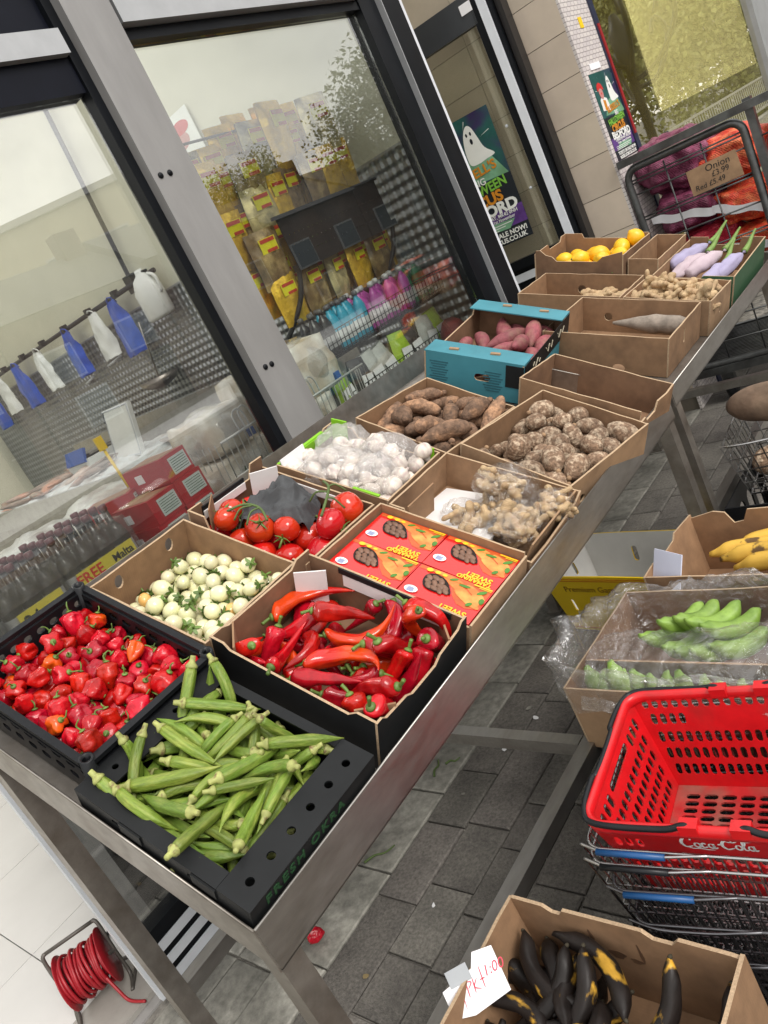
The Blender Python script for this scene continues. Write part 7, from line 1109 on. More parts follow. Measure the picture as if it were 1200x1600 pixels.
# wire basket with a big yam by the far table
crate('black slatted crate under the yam basket', -.72, 2.46, 0, .46, .36, .30)
wire_basket(Matrix.Translation((-.70, 2.50, .306)) @ Matrix.Rotation(R_(5), 4, 'Z'), 'wire basket of yams on a black crate beside the far table', .225, .165, .19, 12, 8, WIRE, False, r_=.0018)
BIGY = empty('large_yam', 'large smooth brown yam lying across the top of the wire basket', 'yam', M=Matrix.Translation((-.70, 2.49, .545)) @ Matrix.Rotation(R_(-12), 4, 'Z'))
blob(.46, lambda t: .068 * (max(.02, 1 - abs(2 * t - .95) ** 3.2)) ** .6, 20, 26, 33, .05, 8).build('skin', YAM, BIGY)
m = MB(); m.lathe([(.012, 0), (.010, .006), (.003, .008)], 8, M=Matrix.Translation((-.231, 0, .0)) @ Matrix.Rotation(R_(-90), 4, 'Y')); m.build('root_end', YAM, BIGY)
for k, (x, y, z, yw) in enumerate(((-.80, 2.44, .38, 40), (-.68, 2.42, .38, 80), (-.74, 2.52, .40, 10), (-.60, 2.46, .39, 120), (-.79, 2.55, .37, 60))):
    r = empty('yam_tuber', 'knobbly brown yam tuber lying inside the wire basket', 'yam', 'yam tubers in the wire basket', M=Matrix.Translation((x, y, z)) @ Matrix.Rotation(R_(yw), 4, 'Z')); blob(.15, lambda t: .045 * (max(.03, 1 - abs(2 * t - .95) ** 2.6)) ** .55, 14, 14, 40 + k, .12, 14).build('skin', EDDO, r)
# pepper and stalks dropped on the paving
inst(PROTO['hab'][2], Matrix.Translation((-1.700, .700, .024)) @ Euler((.4, .3, .9)).to_matrix().to_4x4(), 'single red scotch bonnet dropped on the pale edging slab')
for k, (x, y, L, yw, lb) in enumerate(((-1.69, .98, .10, 40, 'thin green stalk lying on the edging slab under the rim'), (-1.70, 1.33, .07, 100, 'short green stalk scrap near the cross bar'), (-1.66, 1.36, .05, 20, 'curled green stalk scrap near the cross bar'))):
    m = MB(); m.tube(spline([(-L / 2, 0, 0), (-L / 6, .008, .003), (L / 6, .004, .001), (L / 2, .014, .004)], 12), lambda t: .004 * (1 - .5 * t), 7); o = m.build('stalk_scrap', VINE); o.matrix_world = Matrix.Translation((x, y, .005)) @ Matrix.Rotation(R_(yw), 4, 'Z'); tag(o, lb, 'stalk')
DRYL = mk('dry_leaf', (.20, .15, .07), .8, var=.3)
rl_ = random.Random(5)
for k in range(14):
    x, y = rl_.uniform(-1.75, -1.05), rl_.uniform(.6, 2.2); m = MB(); s_ = rl_.uniform(.006, .014); m.plate([(s_ * math.cos(t) * rl_.uniform(.6, 1.2), s_ * .6 * math.sin(t) * rl_.uniform(.6, 1.2)) for t in [2 * math.pi * i / 7 for i in range(7)]], .0012); o = m.build('litter_flake', rl_.choice((DRYL, PAPER, SLABM))); o.matrix_world = Matrix.Translation((x, y, .004)) @ Matrix.Rotation(rl_.uniform(0, 6), 4, 'Z'); tag(o, 'tiny flake of litter lying on the paving', 'litter', 'litter flakes on the paving')
# ---------------------------------------------------------------- posters
def flat(nm, mat, pts, z, parent, M=None): m = MB(); lay_shape(m, pts, z); return m.build(nm, mat, parent)
PK = dict(dark=mk('poster_dark', (.012, .016, .022), .3, var=.3), teal=mk('poster_teal', (.02, .10, .09), .3, var=.5, vs=14, col2=(.03, .02, .07), c2s=7), glow=mk('poster_glow', (.20, .42, .26), .3, var=.4, vs=16, col2=(.10, .22, .10), c2s=8),
          white=mk('poster_white', (.80, .82, .78), .3, var=.04), org=mk('poster_orange', (.62, .24, .02), .3, var=.15, vs=40), grn=mk('poster_green', (.20, .48, .06), .3, var=.15, vs=40), red=mk('poster_red', (.55, .03, .03), .3), skin=mk('poster_skin', (.55, .24, .22), .3, var=.1), pur=mk('poster_purple', (.10, .04, .20), .3, var=.4, vs=20))
def circus_poster(M, W, H, label):
    r = empty('circus_poster', label, 'poster', 'circus posters', M=M)      # local origin bottom-left, X right, Y up, Z out
    m = MB(); m.box((W / 2, H / 2, 0), (W, H, .001)); m.build('sheet', PK['dark'], r)
    E = lambda cx, cy, rx, ry, n=24, a0=0: [(W * cx + W * rx * math.cos(t), H * cy + W * ry * math.sin(t)) for t in [2 * math.pi * i / n + a0 for i in range(n)]]
    Q = lambda *p: [(W * a, H * b) for a, b in p]
    flat('sky_field', PK['teal'], Q((0, .50), (1, .50), (1, 1), (0, 1)), .0010, r); flat('glow_field', PK['glow'], Q((.15, .52), (.98, .50), (.85, .66), (.70, .72), (.35, .66)), .0014, r)
    flat('purple_field', PK['pur'], Q((0, .12), (1, .12), (1, .26), (0, .26)), .0012, r); flat('green_field', PK['glow'], Q((.15, .13), (.75, .11), (.85, .17), (.3, .19)), .0016, r)
    # ghost
    gp = [(.56, .66), (.55, .76), (.59, .87), (.66, .93), (.72, .91), (.76, .83), (.80, .74), (.90, .67), (.78, .655), (.66, .645)]
    flat('ghost', PK['white'], [(p.x, p.y) for p in spline(Q(*gp), 40, True)], .0018, r)
    for c in (.635, .69): flat('ghost_eye', PK['dark'], E(c, .87, .013, .022), .0023, r)
    flat('ghost_mouth', PK['dark'], E(.67, .815, .018, .034), .0023, r)
    # clown: red hat, face, jacket
    flat('jacket', PK['white'], Q((.10, .58), (.44, .56), (.40, .70), (.22, .74), (.12, .70)), .0020, r); flat('waistcoat', PK['org'], Q((.20, .58), (.30, .57), (.32, .68), (.22, .70)), .0024, r)
    flat('face', PK['skin'], E(.24, .775, .085, .10), .0026, r); flat('hat', PK['red'], [(p.x, p.y) for p in spline(Q((.12, .80), (.14, .86), (.24, .89), (.34, .86), (.37, .80), (.24, .825)), 30, True)], .0029, r); flat('nose', PK['red'], E(.25, .765, .018, .018), .0030, r)
    for k in range(7): flat('spark', PK['white'], Q(*[(.5 + .45 * math.cos(k * .9 + .3), .78 + .2 * math.sin(k * .9 + .3)), (.5 + .45 * math.cos(k * .9 + .31), .785 + .2 * math.sin(k * .9 + .3)), (.5 + .30 * math.cos(k * .9 + .3), .78 + .13 * math.sin(k * .9 + .3))]), .0012, r)
    def T(txt, cx, cy, h, mat, bold=.02, sx=1., rot=0, sh=0): text_mesh(txt, H * h, PK[mat], 'lettering', r, Matrix.Translation((W * cx, H * cy, .0032)) @ Matrix.Rotation(R_(rot), 4, 'Z'), extrude=.0003, align='CENTER', sx=sx, bold=H * h * bold, shear=sh)
    T("RUSSELL'S", .54, .555, .095, 'org', .03, 1.0, 5); T('BIG', .58, .490, .07, 'white', .02); T('HALLOWEEN', .50, .415, .10, 'grn', .03, .88, 4); T('CIRCUS', .48, .325, .115, 'org', .04, 1.05, 3); T('BEDFORD', .50, .245, .115, 'white', .045, 1.12)
    T('LONGHOLME WAY, MK42 0NH', .52, .212, .038, 'white', .02, .95); T('October - Sunday 1st November', .52, .180, .036, 'white', .01, .9)
    for k in range(3): flat('small_print', PK['white'], Q((.10, .160 - .018 * k), (.80 - .1 * k, .160 - .018 * k), (.80 - .1 * k, .154 - .018 * k), (.10, .154 - .018 * k)), .0022, r)
    T('TICKETS ON SALE NOW!', .50, .062, .052, 'white', .03, 1.0); T('RUSSELLSCIRCUS.CO.UK', .50, .015, .050, 'white', .03, 1.0)
    return r
c8 = Vector((math.cos(DA), math.sin(DA), 0))
circus_poster(frame(dm @ Vector((-.630, -.008, 1.235)), c8, (0, 0, 1)) @ Matrix.Rotation(R_(-1.5), 4, 'Z'), .425, .675, 'large circus poster with ghost stuck on the glass door')
circus_poster(frame((NX + .012, 4.088, 1.36), (0, 1, 0), (0, 0, 1)), .30, .425, 'small circus poster on the mosaic pilaster beside the onion cage')
m = MB(); m.box((NX + .014, 4.20, 1.815), (.004, .13, .03)); m.build('sticker', PAPER); tag(bpy.context.scene.collection.objects[-1], 'white paper strip above the small circus poster', 'sticker')
m = MB(); m.box((NX + .02, 4.395, 1.72), (.012, .022, .55)); rs = m.build('red_sign', mk('red_sign', (.30, .01, .012), .4)); tag(rs, 'narrow red lit-look sign strip on the neighbouring window edge', 'sign')
m = MB(); m.box((NX + .013, 4.215, 2.02), (.003, .04, .05)); o = m.build('yellow_sticker', YEL); tag(o, 'small yellow warning sticker on the mosaic pilaster', 'sticker')

# ---------------------------------------------------------------- roll cage with onion sacks
CAGE = mk('grey_cage_steel', (.115, .12, .12), .42, .6, var=.3, vs=20, col2=(.07, .07, .07), c2s=9)
cg = empty('roll_cage', 'grey steel roll cage with wire bars holding onion sacks', 'roll cage', loc=(-1.25, 4.05, 0))
CI = Matrix.Translation((1.25, -4.05, 0))
def rr(x0, x1, z0, z1, y, r=.06):
    p = []
    for cx_, cz_, a0 in ((x1 - r, z1 - r, 0), (x0 + r, z1 - r, 90), (x0 + r, z0 + r, 180), (x1 - r, z0 + r, 270)):
        for k in range(6): a = R_(a0 + 18 * k); p.append(Vector((cx_ + r * math.cos(a), y, cz_ + r * math.sin(a))))
    return p
m = MB(); m.tube(rr(-1.585, -1.03, .22, 1.305, 4.06), .019, 8, closed=True, M=CI); m.build('gate_frame', CAGE, cg)
for x in (-.985, -.60):
    m = MB(); m.box((x, 4.065, .75), (.035, .035, 1.25), M=CI); m.build('post', CAGE, cg)
for x in (-1.58, -.60): m = MB(); m.box((x, 4.75, .75), (.03, .03, 1.25), M=CI); m.build('post', CAGE, cg)
m = MB(); m.bar((-1.60, 4.04, 1.345), (-.60, 4.04, 1.345), .03, .035, M=CI); m.build('top_bar', CAGE, cg)
for z in (.33, .45, .57, .70, .80, .815, .93, 1.05, 1.065, 1.18, 1.235, 1.25):
    m = MB(); m.tube([(-1.57, 4.06, z), (-1.04, 4.06, z)], .0042, 6, M=CI); m.build('wire_bar', CAGE, cg)
for z in (.4, .6, .8, 1.0, 1.2): m = MB(); m.tube([(-.985, 4.06, z), (-.60, 4.06, z)], .004, 6, M=CI); m.build('wire_bar', CAGE, cg)
for x in (-1.40, -1.22): m = MB(); m.tube([(x, 4.066, .23), (x, 4.066, 1.28)], .004, 6, M=CI); m.build('wire_upright', CAGE, cg)
m = MB()
for i in range(26): m.bar((-1.59, 4.08 + .026 * i, .20), (-.60, 4.08 + .026 * i, .20), .006, .006, M=CI)
o = m.build('base_grating', CAGE, cg); o['kind'] = 'stuff'
for (a, b) in (((-1.6, 4.05, .19), (-.59, 4.05, .19)), ((-1.6, 4.77, .19), (-.59, 4.77, .19)), ((-1.6, 4.05, .19), (-1.6, 4.77, .19)), ((-.59, 4.05, .19), (-.59, 4.77, .19))): m = MB(); m.bar(a, b, .03, .04, M=CI); m.build('base_rail', CAGE, cg)
for x in (-1.45, -.75):
    for y in (4.12, 4.70):
        m = MB(); m.lathe([(.02, -.02), (.055, -.018), (.06, 0), (.055, .018), (.02, .02)], 18, M=CI @ Matrix.Translation((x, y, .062)) @ Matrix.Rotation(R_(90), 4, 'Y')); m.build('wheel', BLACKPL, cg); part(cg, 'wheel_fork', CAGE, (x + 1.25, y - 4.05, .13), (.06, .04, .08))
m = MB(); m.box((-1.10, 4.42, .545), (.98, .64, .02), M=CI); m.build('shelf', mk('pale_shelf', (.42, .30, .28), .6, var=.2, vs=6, col2=(.55, .50, .48), c2s=4), cg)
def sack_mat(nm, c, c2): return mk(nm, c, .5, var=.5, vs=120, col2=c2, c2s=24, bump=.8, bs=300, wave=('DIAGONAL', 45, .5, 4.))
PURS = sack_mat('purple_net_sack', (.14, .016, .055), (.24, .05, .11)); REDS = sack_mat('red_net_sack', (.58, .045, .018), (.68, .17, .06)); CRIM = sack_mat('crimson_net_sack', (.34, .010, .028), (.45, .03, .06))
def sack(x, y, z, rx, ry, rz, seed, mat, label, rot=0., band=False):
    bm = bmesh.new(); bmesh.ops.create_icosphere(bm, subdivisions=5, radius=1)
    for v in bm.verts:
        p = v.co.copy(); q = Vector((p.x * rx, p.y * ry, p.z * rz)); d = noise.voronoi(q * 15 + Vector((seed, seed * 2, 0)))[0][0]
        e = 1 + .30 * (0.45 - d) + .04 * (noise.ridged_multi_fractal(q * 9 + Vector((seed, 0, 0)), 1., 2., 3, 1., 2.) - 1) + .08 * nv(p, 2, seed); p = Vector((math.copysign(abs(p.x) ** .7, p.x), math.copysign(abs(p.y) ** .7, p.y), math.copysign(abs(p.z) ** .8, p.z))); v.co = Vector((p.x * rx * e, p.y * ry * e, p.z * rz * e))
    me = bpy.data.meshes.new('sack'); bm.to_mesh(me); bm.free(); me.polygons.foreach_set('use_smooth', [True] * len(me.polygons))
    r = empty('onion_sack', label, 'onion sack', 'onion sacks', M=Matrix.Translation((x, y, z)) @ Matrix.Rotation(R_(rot), 4, 'Y')); obj_mesh('net', me, mat, r)
    if band:
        m = MB(); n_ = 14; vs = []
        for i in range(n_ + 1):
            a = math.pi * (.62 + .42 * i / n_) if False else R_(-150 + 120 * i / n_); vs += [(rx * .62 * math.cos(R_(-90) + (i / n_ - .5) * 2.4) * 0 + (i / n_ - .5) * rx * 1.75, -ry * 1.08 - .003 * math.sin(i * 1.7), rz * (.35 - .5 * i / n_) + .006 * math.sin(i * .8)), ((i / n_ - .5) * rx * 1.75, -ry * 1.08 - .003 * math.sin(i * 2.1), rz * (.35 - .5 * i / n_) - .04 + .006 * math.sin(i * .8 + 1))]
        m.add(vs, [(2 * i, 2 * i + 1, 2 * i + 3, 2 * i + 2) for i in range(n_)], 0, True); m.build('white_band', PAPER, r)
    return r
sack(-1.43, 4.36, 1.24, .20, .20, .14, 1, PURS, 'dark purple net sack bulging at the top left of the cage', 8); sack(-1.42, 4.34, 1.0, .17, .19, .12, 2, PURS, 'dark purple net sack in the middle left of the cage', 0, True)
sack(-1.17, 4.36, 1.15, .15, .19, .12, 3, REDS, 'red net onion sack behind the cardboard sign', 6); sack(-1.40, 4.33, .80, .19, .19, .09, 4, CRIM, 'crimson net sack lying low at the left of the cage', -6)
sack(-1.14, 4.33, .93, .16, .19, .10, 5, REDS, 'red net onion sack with white band below the sign', 8, True); sack(-1.12, 4.32, .74, .17, .19, .09, 6, REDS, 'red net onion sack with white band lowest in the cage', 4, True); sack(-1.36, 4.33, .64, .2, .18, .08, 7, PURS, 'dark purple net sack at the bottom of the cage')
sack(-.80, 4.40, 1.22, .17, .19, .15, 8, REDS, 'red net onion sack right of the cage post at the top'); sack(-.80, 4.38, .92, .17, .19, .13, 9, REDS, 'red net onion sack right of the cage post in the middle', 0, True); sack(-.79, 4.36, .68, .17, .19, .11, 10, CRIM, 'crimson net sack right of the cage post at the bottom')
sg = empty('cage_sign', 'brown cardboard onion price sign hung on the cage bars', 'sign', M=frame((-1.31, 4.040, 1.068), (1, 0, .02), (0, 0, 1)))
m = MB(); m.plate([(0, 0), (.235, .002), (.232, .122), (.002, .118)], .004); m.build('card', CARDP, sg); INK = mk('black_ink', (.015, .015, .015), .6)
text_mesh('Onion', .042, INK, parent=sg, M=Matrix.Translation((.085, .082, .0046)), sx=1.05, shear=.1); text_mesh('£3.99', .036, INK, parent=sg, M=Matrix.Translation((.105, .050, .0046)), shear=.1); text_mesh('Red £5.49', .034, INK, parent=sg, M=Matrix.Translation((.018, .016, .0046)), shear=.15)

# ---------------------------------------------------------------- things inside the shop
DARKM = mk('dark_rack_metal', (.018, .019, .021), .4, .3, var=.2)
rl = empty('bag_rail', 'dark rail with hooks along the shop end wall', 'rail', loc=(-6.2, 3.40, 2.05)); m = MB(); m.tube([(-1.85, 0, 0), (1.75, 0, 0)], .017, 10); m.build('bar', DARKM, rl)
for k in range(9): m = MB(); m.box((-1.7 + .42 * k, -.02, .01), (.035, .05, .05)); m.build('hook', DARKM, rl)
BAGB = mk('blue_carrier', (.012, .07, .46), .35, var=.25, vs=12, bump=.5, bs=25); BAGW = mk('white_carrier', (.72, .74, .72), .4, var=.06, vs=10, bump=.5, bs=25)
def carrier(x, z, w, h, mat, seed, label):
    r = empty('carrier_bag', label, 'carrier bag', 'carrier bags hanging on the rail', loc=(x, 3.375, z)); rnd = random.Random(seed); vs = []; nx, nz = 10, 14
    for side in (-1, 1):
        for j in range(nz + 1):
            t = j / nz; ww = w * (.45 + .55 * min(1, t * 2.2)) * (1 - .06 * t)
            for i in range(nx + 1):
                u = i / nx * 2 - 1; vs.append((ww * u / 2 + .02 * math.sin(t * 3 + seed) * t, side * .028 * (1 - u * u) * (.4 + t) - .01 + .018 * nv((u, t * 2, seed), 2.2, seed), -t * h + .015 * nv((u, seed, t), 2, seed)))
    fs = []; o2 = (nx + 1) * (nz + 1)
    for s_ in (0, 1):
        for j in range(nz):
            for i in range(nx): a = s_ * o2 + j * (nx + 1) + i; fs.append((a, a + 1, a + nx + 2, a + nx + 1) if s_ == 0 else (a + nx + 1, a + nx + 2, a + 1, a))
    m = MB(); m.add(vs, fs, 0, True); m.build('body', mat, r)
    for sx in (-1, 1): m = MB(); m.tube(spline([(sx * w * .2, 0, -.02), (sx * w * .12, -.012, .02), (0, -.02, .035)], 8), .008, 6, flat=.5); m.build('handle', mat, r)
    return r
for k, (x, w, h, c, lb) in enumerate(((-5.03, .28, .40, 0, 'blue carrier bag on the rail nearest the white jug'), (-5.34, .26, .34, 1, 'white carrier bag hanging between two blue ones near the jug'), (-5.80, .26, .36, 0, 'flat blue carrier bag in the middle of the rail'), (-6.36, .26, .34, 1, 'white carrier bag left of the flat blue one'), (-6.83, .30, .38, 0, 'wrinkled blue carrier bag towards the rail end'), (-7.25, .26, .34, 1, 'white carrier bag last but one on the rail'), (-7.60, .30, .42, 0, 'blue carrier bag at the far end of the rail'))):
    carrier(x, 2.03, w, h, BAGB if c == 0 else BAGW, k + 1, lb)
jg = empty('white_jug', 'white plastic jug hanging on the wall beside the blue bag', 'jug', loc=(-4.56, 3.36, 1.76)); m = MB(); m.lathe([(.10, 0), (.115, .02), (.115, .20), (.08, .28), (.035, .31), (.03, .34)], 18, M=Matrix.Diagonal((1.1, .7, 1, 1))); m.build('body', BAGW, jg); m = MB(); m.tube(spline([(.08, 0, .29), (.14, 0, .25), (.13, 0, .15)], 10), .011, 8); m.build('handle', BAGW, jg)
m = MB(); m.tube([(-4.66, 3.43, 3.4), (-4.78, 3.43, 2.08)], .016, 8); m.box((-4.78, 3.43, 2.06), (.09, .05, .12)); tag(m.build('wall_conduit', DARKM), 'dark conduit running down the cream wall to the rail', 'conduit')
sc_ = empty('hanging_scale', 'metal scale bowl hanging on a rod before the patterned wall', 'scale', loc=(-4.88, 3.30, 1.36)); m = MB(); m.lathe([(.15, .06), (.155, .065), (.11, .01), (.04, -.015), (.001, -.018)], 20, cap=False); m.build('bowl', STEELD, sc_); m = MB(); m.tube([(0, 0, .06), (.12, 0, .45)], .006, 6); m.build('rod', STEELD, sc_)
for x0, x1, z in ((-5.05, -4.85, 1.72), (-5.62, -5.38, 1.66), (-6.05, -5.9, 1.62)): m = MB(); m.tube([(x0, 3.44, z), (x1, 3.44, z + .02)], .010, 6); tag(m.build('wall_rod', WHITEF), 'short pale rod fixed on the patterned metal wall', 'rod', 'short wall rods')
# wall notice
fp = empty('fish_notice', 'tall printed meat and fish notice on the cream wall', 'poster', M=frame((-3.83, 3.452, 1.95), (1, 0, 0), (0, 0, 1))); FPW, FPH = .30, .74
m = MB(); m.box((FPW / 2, FPH / 2, 0), (FPW, FPH, .002)); m.build('sheet', PK['white'], fp)
for k, (t_, yy, h_) in enumerate((('FILLETING', .455, .055), ('BONING', .41, .05), ('FRESH', .365, .055), ('HIGH MEAT', .315, .055), ('POULTRY', .255, .06), ('FROZEN BOX', .165, .05), ('LARGE SIZE', .06, .04), ('MEDIUM SIZE', .025, .036))): text_mesh(t_, h_, INK, parent=fp, M=Matrix.Translation((.012, yy, .0016)), bold=.001, sx=.9)
EP = lambda cx, cy, rx, ry: [(cx + rx * math.cos(a), cy + ry * math.sin(a)) for a in [2 * math.pi * i / 18 for i in range(18)]]
flat('fish_picture', PK['skin'], EP(.12, .60, .10, .05), .0016, fp); flat('fish_picture', INK, EP(.15, .11, .10, .03), .0016, fp); flat('meat_picture', PK['red'], EP(.18, .66, .08, .035), .0018, fp); flat('blue_band', BLP, [(0, .215), (.30, .215), (.30, .240), (0, .240)], .0014, fp); flat('green_band', GRP, [(0, .148), (.30, .148), (.30, .155), (0, .155)], .0014, fp)
fp2 = empty('meat_notice', 'small notice with red meat picture below the fish notice', 'poster', M=frame((-3.80, 3.452, 1.69), (1, 0, 0), (0, 0, 1))); m = MB(); m.box((.14, .115, 0), (.28, .23, .002)); m.build('sheet', PK['white'], fp2); flat('meat_picture', PK['red'], EP(.14, .13, .09, .035), .0016, fp2); text_mesh('FOR RED BREAM', .03, INK, parent=fp2, M=Matrix.Translation((.01, .03, .0014)))
# serving counter with goods
ct = empty('fish_counter', 'stainless fish counter standing before the patterned wall', 'counter', loc=(-4.6, 2.5, 0))
part(ct, 'body', STEELD, (0, .1, .50), (3.4, 1.2, .98)); part(ct, 'top', STEEL, (0, .1, 1.005), (3.46, 1.26, .02)); part(ct, 'splash_back', STEEL, (0, .68, 1.12), (3.4, .02, .22)); part(ct, 'front_ledge', STEEL, (0, -.55, 1.07), (3.46, .03, .10))
ICE = mk('crushed_ice', (.62, .66, .66), .5, var=.2, vs=14, col2=(.45, .40, .36), c2s=6, bump=.8, bs=30); FISH = mk('fish_skin', (.34, .27, .23), .35, var=.4, vs=9, col2=(.55, .30, .22), c2s=5, orand=.4)
ic = crumple(40, 18, 3.2, .9, .05, 4).build('ice_bed', ICE, ct); ic.location = (0, .05, 1.06)
rf_ = random.Random(2)
for k in range(26):
    r = empty('market_fish', 'whole fish lying on ice on the counter', 'fish', 'fish on the counter', M=Matrix.Translation((-4.6 + rf_.uniform(-1.5, 1.5), 2.55 + rf_.uniform(-.38, .38), 1.10)) @ Euler((rf_.uniform(-.3, .3), rf_.uniform(-.2, .2), rf_.uniform(-.6, .6) + 1.57 * rf_.choice((0, 1)))).to_matrix().to_4x4())
    L = rf_.uniform(.22, .36); blob(L, lambda t: L * .13 * math.sin(math.pi * min(.97, t * .93 + .05)) ** .7, 10, 12, k, .04, 10, flat=.5).build('body', FISH, r); m = MB(); m.plate([(L * .44, 0), (L * .58, L * .13), (L * .54, 0), (L * .58, -L * .13)], .004); m.build('tail', FISH, r)
wb = empty('white_board', 'large white cutting board leaning on the counter', 'board', M=frame((-4.95, 2.72, 1.05), (1, -.25, 0), (.04, .25, 1))); m = MB(); m.box((.30, .18, 0), (.60, .34, .025)); m.build('board', BAGW, wb); m = MB(); m.tube([Vector((.02, .02, .014)), Vector((.58, .02, .014)), Vector((.58, .34, .014)), Vector((.02, .34, .014))], .006, 5, closed=True); m.build('groove', WHITEF, wb)
bs_ = empty('counter_scale', 'white counter scale with blue display beside the cutting board', 'scale', loc=(-5.25, 2.75, 1.02)); part(bs_, 'body', BAGW, (0, 0, .07), (.34, .30, .14)); m = MB(); m.box((0, 0, 0), (.28, .02, .10), M=Matrix.Translation((0, -.14, .17)) @ Matrix.Rotation(R_(-25), 4, 'X')); m.build('display', BLP, bs_); part(bs_, 'pan', STEEL, (0, .02, .16), (.3, .26, .015))
# window ledge with packs, cartons and bread
LEDGE = mk('window_ledge', (.20, .20, .19), .5, var=.15)
lg = empty('window_ledge', 'long low shelf just inside the shop window', 'shelf', loc=(-2.45, 1.9, 0)); part(lg, 'board', LEDGE, (0, .05, .88), (.66, 2.86, .03)); part(lg, 'riser', LEDGE, (.06, -.92, .938), (.36, 1.08, .085)); part(lg, 'plinth', DARKM, (-.05, .05, .43), (.5, 2.8, .85))
BOT = mk('dark_bottle_glass', (.012, .010, .010), .12, var=.2, coat=.5); CAPR = mk('red_cap', (.10, .010, .018), .4); LABL = mk('bottle_label', (.50, .50, .50), .5, var=.2, vs=30); YLAB = mk('yellow_pack_label', (.62, .52, .06), .35, var=.06)
bm_ = MB(); bm_.lathe([(.026, 0), (.030, .006), (.030, .115), (.022, .145), (.012, .165), (.011, .205)], 14); bmesh_b = mesh_of(bm_, BOT, 'bottle'); bm_ = MB(); bm_.lathe([(.0135, 0), (.0135, .018), (.010, .020)], 12); bmesh_c = mesh_of(bm_, CAPR, 'cap'); bm_ = MB(); bm_.lathe([(.0306, 0), (.0306, .055)], 14, cap=False); bmesh_l = mesh_of(bm_, LABL, 'label')
PFILM = glassy('pack_film', (.93, .93, .93), 1.5, .05, dirt=.05, wrinkle=.4, ws=18, boost=.5, base_refl=.05, streak=.10)
def bottle_pack(x, y, z, nx, ny, label, words, rz=0.):
    r = empty('bottle_pack', label, 'bottle pack', 'malt drink packs', M=Matrix.Translation((x, y, z)) @ Matrix.Rotation(R_(rz), 4, 'Z'))
    for i in range(nx):
        for j in range(ny):
            b = bpy.data.objects.new('bottle', bmesh_b); COL.objects.link(b); b.parent = r; b.location = ((i - (nx - 1) / 2) * .064, (j - (ny - 1) / 2) * .064, 0)
            c = bpy.data.objects.new('cap', bmesh_c); COL.objects.link(c); c.parent = b; c.location = (0, 0, .205); l = bpy.data.objects.new('label', bmesh_l); COL.objects.link(l); l.parent = b; l.location = (0, 0, .04)
    m = MB(); m.box((0, 0, .085), (nx * .064 + .006, ny * .064 + .006, .17), taper=.97); m.build('shrink_film', PFILM, r)
    W_ = ny * .064 - .05; lb = part(r, 'front_label', YLAB, (nx * .032 + .006, 0, .055), (.002, W_, .085))
    for t_, yy, zz, hh, mt in words: text_mesh(t_, hh, mt, parent=r, M=frame((nx * .032 + .0078, yy, zz), (0, 1, 0), (0, 0, 1)), bold=.0008)
    return r
bottle_pack(-2.34, .775, .985, 4, 3, 'film-wrapped pack of dark bottles with yellow label reading 24', (('24', -.06, .05, .05, INK), ('Drink', -.06, .030, .018, INK)))
bottle_pack(-2.35, 1.01, .985, 4, 4, 'film-wrapped malt drink pack with long yellow label near the cartons', (('FREE', -.11, .058, .045, PK['red']), ('SIDE', -.10, .022, .034, INK), ('Malta', .02, .062, .034, INK), ('GUINNESS', .012, .036, .020, INK)))
bottle_pack(-2.34, .555, .985, 4, 3, 'film-wrapped pack of dark bottles at the door end of the ledge', (('FREE', -.06, .05, .04, PK['red']),))
WRP = mk('white_wrapped_goods', (.62, .62, .58), .35, var=.3, vs=10, col2=(.35, .30, .26), c2s=7, bump=.6, bs=30)
for k, (x, y) in enumerate(((-2.95, 1.15), (-3.0, 1.5), (-3.1, .8), (-2.9, 1.75))):
    o = obj_mesh('wrapped_goods', film_blob(.28, .2, .12, 50 + k, .25, 9), WRP); o.matrix_world = Matrix.Translation((x, y, 1.05)); tag(o, ('pale film-wrapped bundle behind the bottle packs', 'pale film-wrapped bundle behind the red cartons', 'pale film-wrapped bundle farthest towards the door', 'pale film-wrapped bundle behind the bread')[k], 'bundle', 'wrapped bundles')
tb2 = empty('goods_table', 'plain low table carrying wrapped bundles behind the ledge', 'table', loc=(-3.05, 1.3, 0)); part(tb2, 'top', STEELD, (0, 0, .92), (.5, 1.5, .03))
for sx in (-.2, .2):
    for sy in (-.65, .65): part(tb2, 'leg', STEELD, (sx, sy, .45), (.04, .04, .9))
RC = mk('red_carton', (.40, .018, .028), .35, var=.1, vs=10); NUT = mk('nutrition_label', (.52, .58, .55), .5, var=.12, vs=80)
def red_carton(x, y, z, rz, label, lay=False):
    r = empty('red_carton', label, 'carton', 'red cartons on the window ledge', M=Matrix.Translation((x, y, z)) @ Matrix.Rotation(R_(rz), 4, 'Z'))
    part(r, 'carton', RC, (0, 0, .042), (.19, .125, .084)); part(r, 'top_print', mk('brown_top_print', (.30, .16, .09), .5, var=.3, vs=20), (0, 0, .0848), (.16, .10, .001)); part(r, 'nutrition_label', NUT, (.0958, .012, .042), (.001, .082, .058)); part(r, 'sticker', PAPER, (-.03, -.0632, .045), (.036, .001, .03))
    m = MB()
    for k in range(6): m.box((.0966, .012, .022 + .008 * k), (.0006, .07, .002))
    o = m.build('label_lines', GREENINK, r); o['kind'] = 'stuff'; return r
for x, y, z, rz, lb in ((-2.27, 1.24, .985, 6, 'bottom red carton of the front stack on the ledge'), (-2.27, 1.245, 1.070, 8, 'upper red carton of the front stack on the ledge'), (-2.30, 1.385, .985, 5, 'bottom red carton of the stack against the bread basket'), (-2.30, 1.385, 1.070, 5, 'middle red carton of the stack against the bread basket'), (-2.31, 1.375, 1.155, 10, 'topmost red carton of the stack against the bread basket'), (-2.46, 1.25, 1.10, 35, 'red carton standing behind the two stacks')): red_carton(x, y, z, rz, lb)
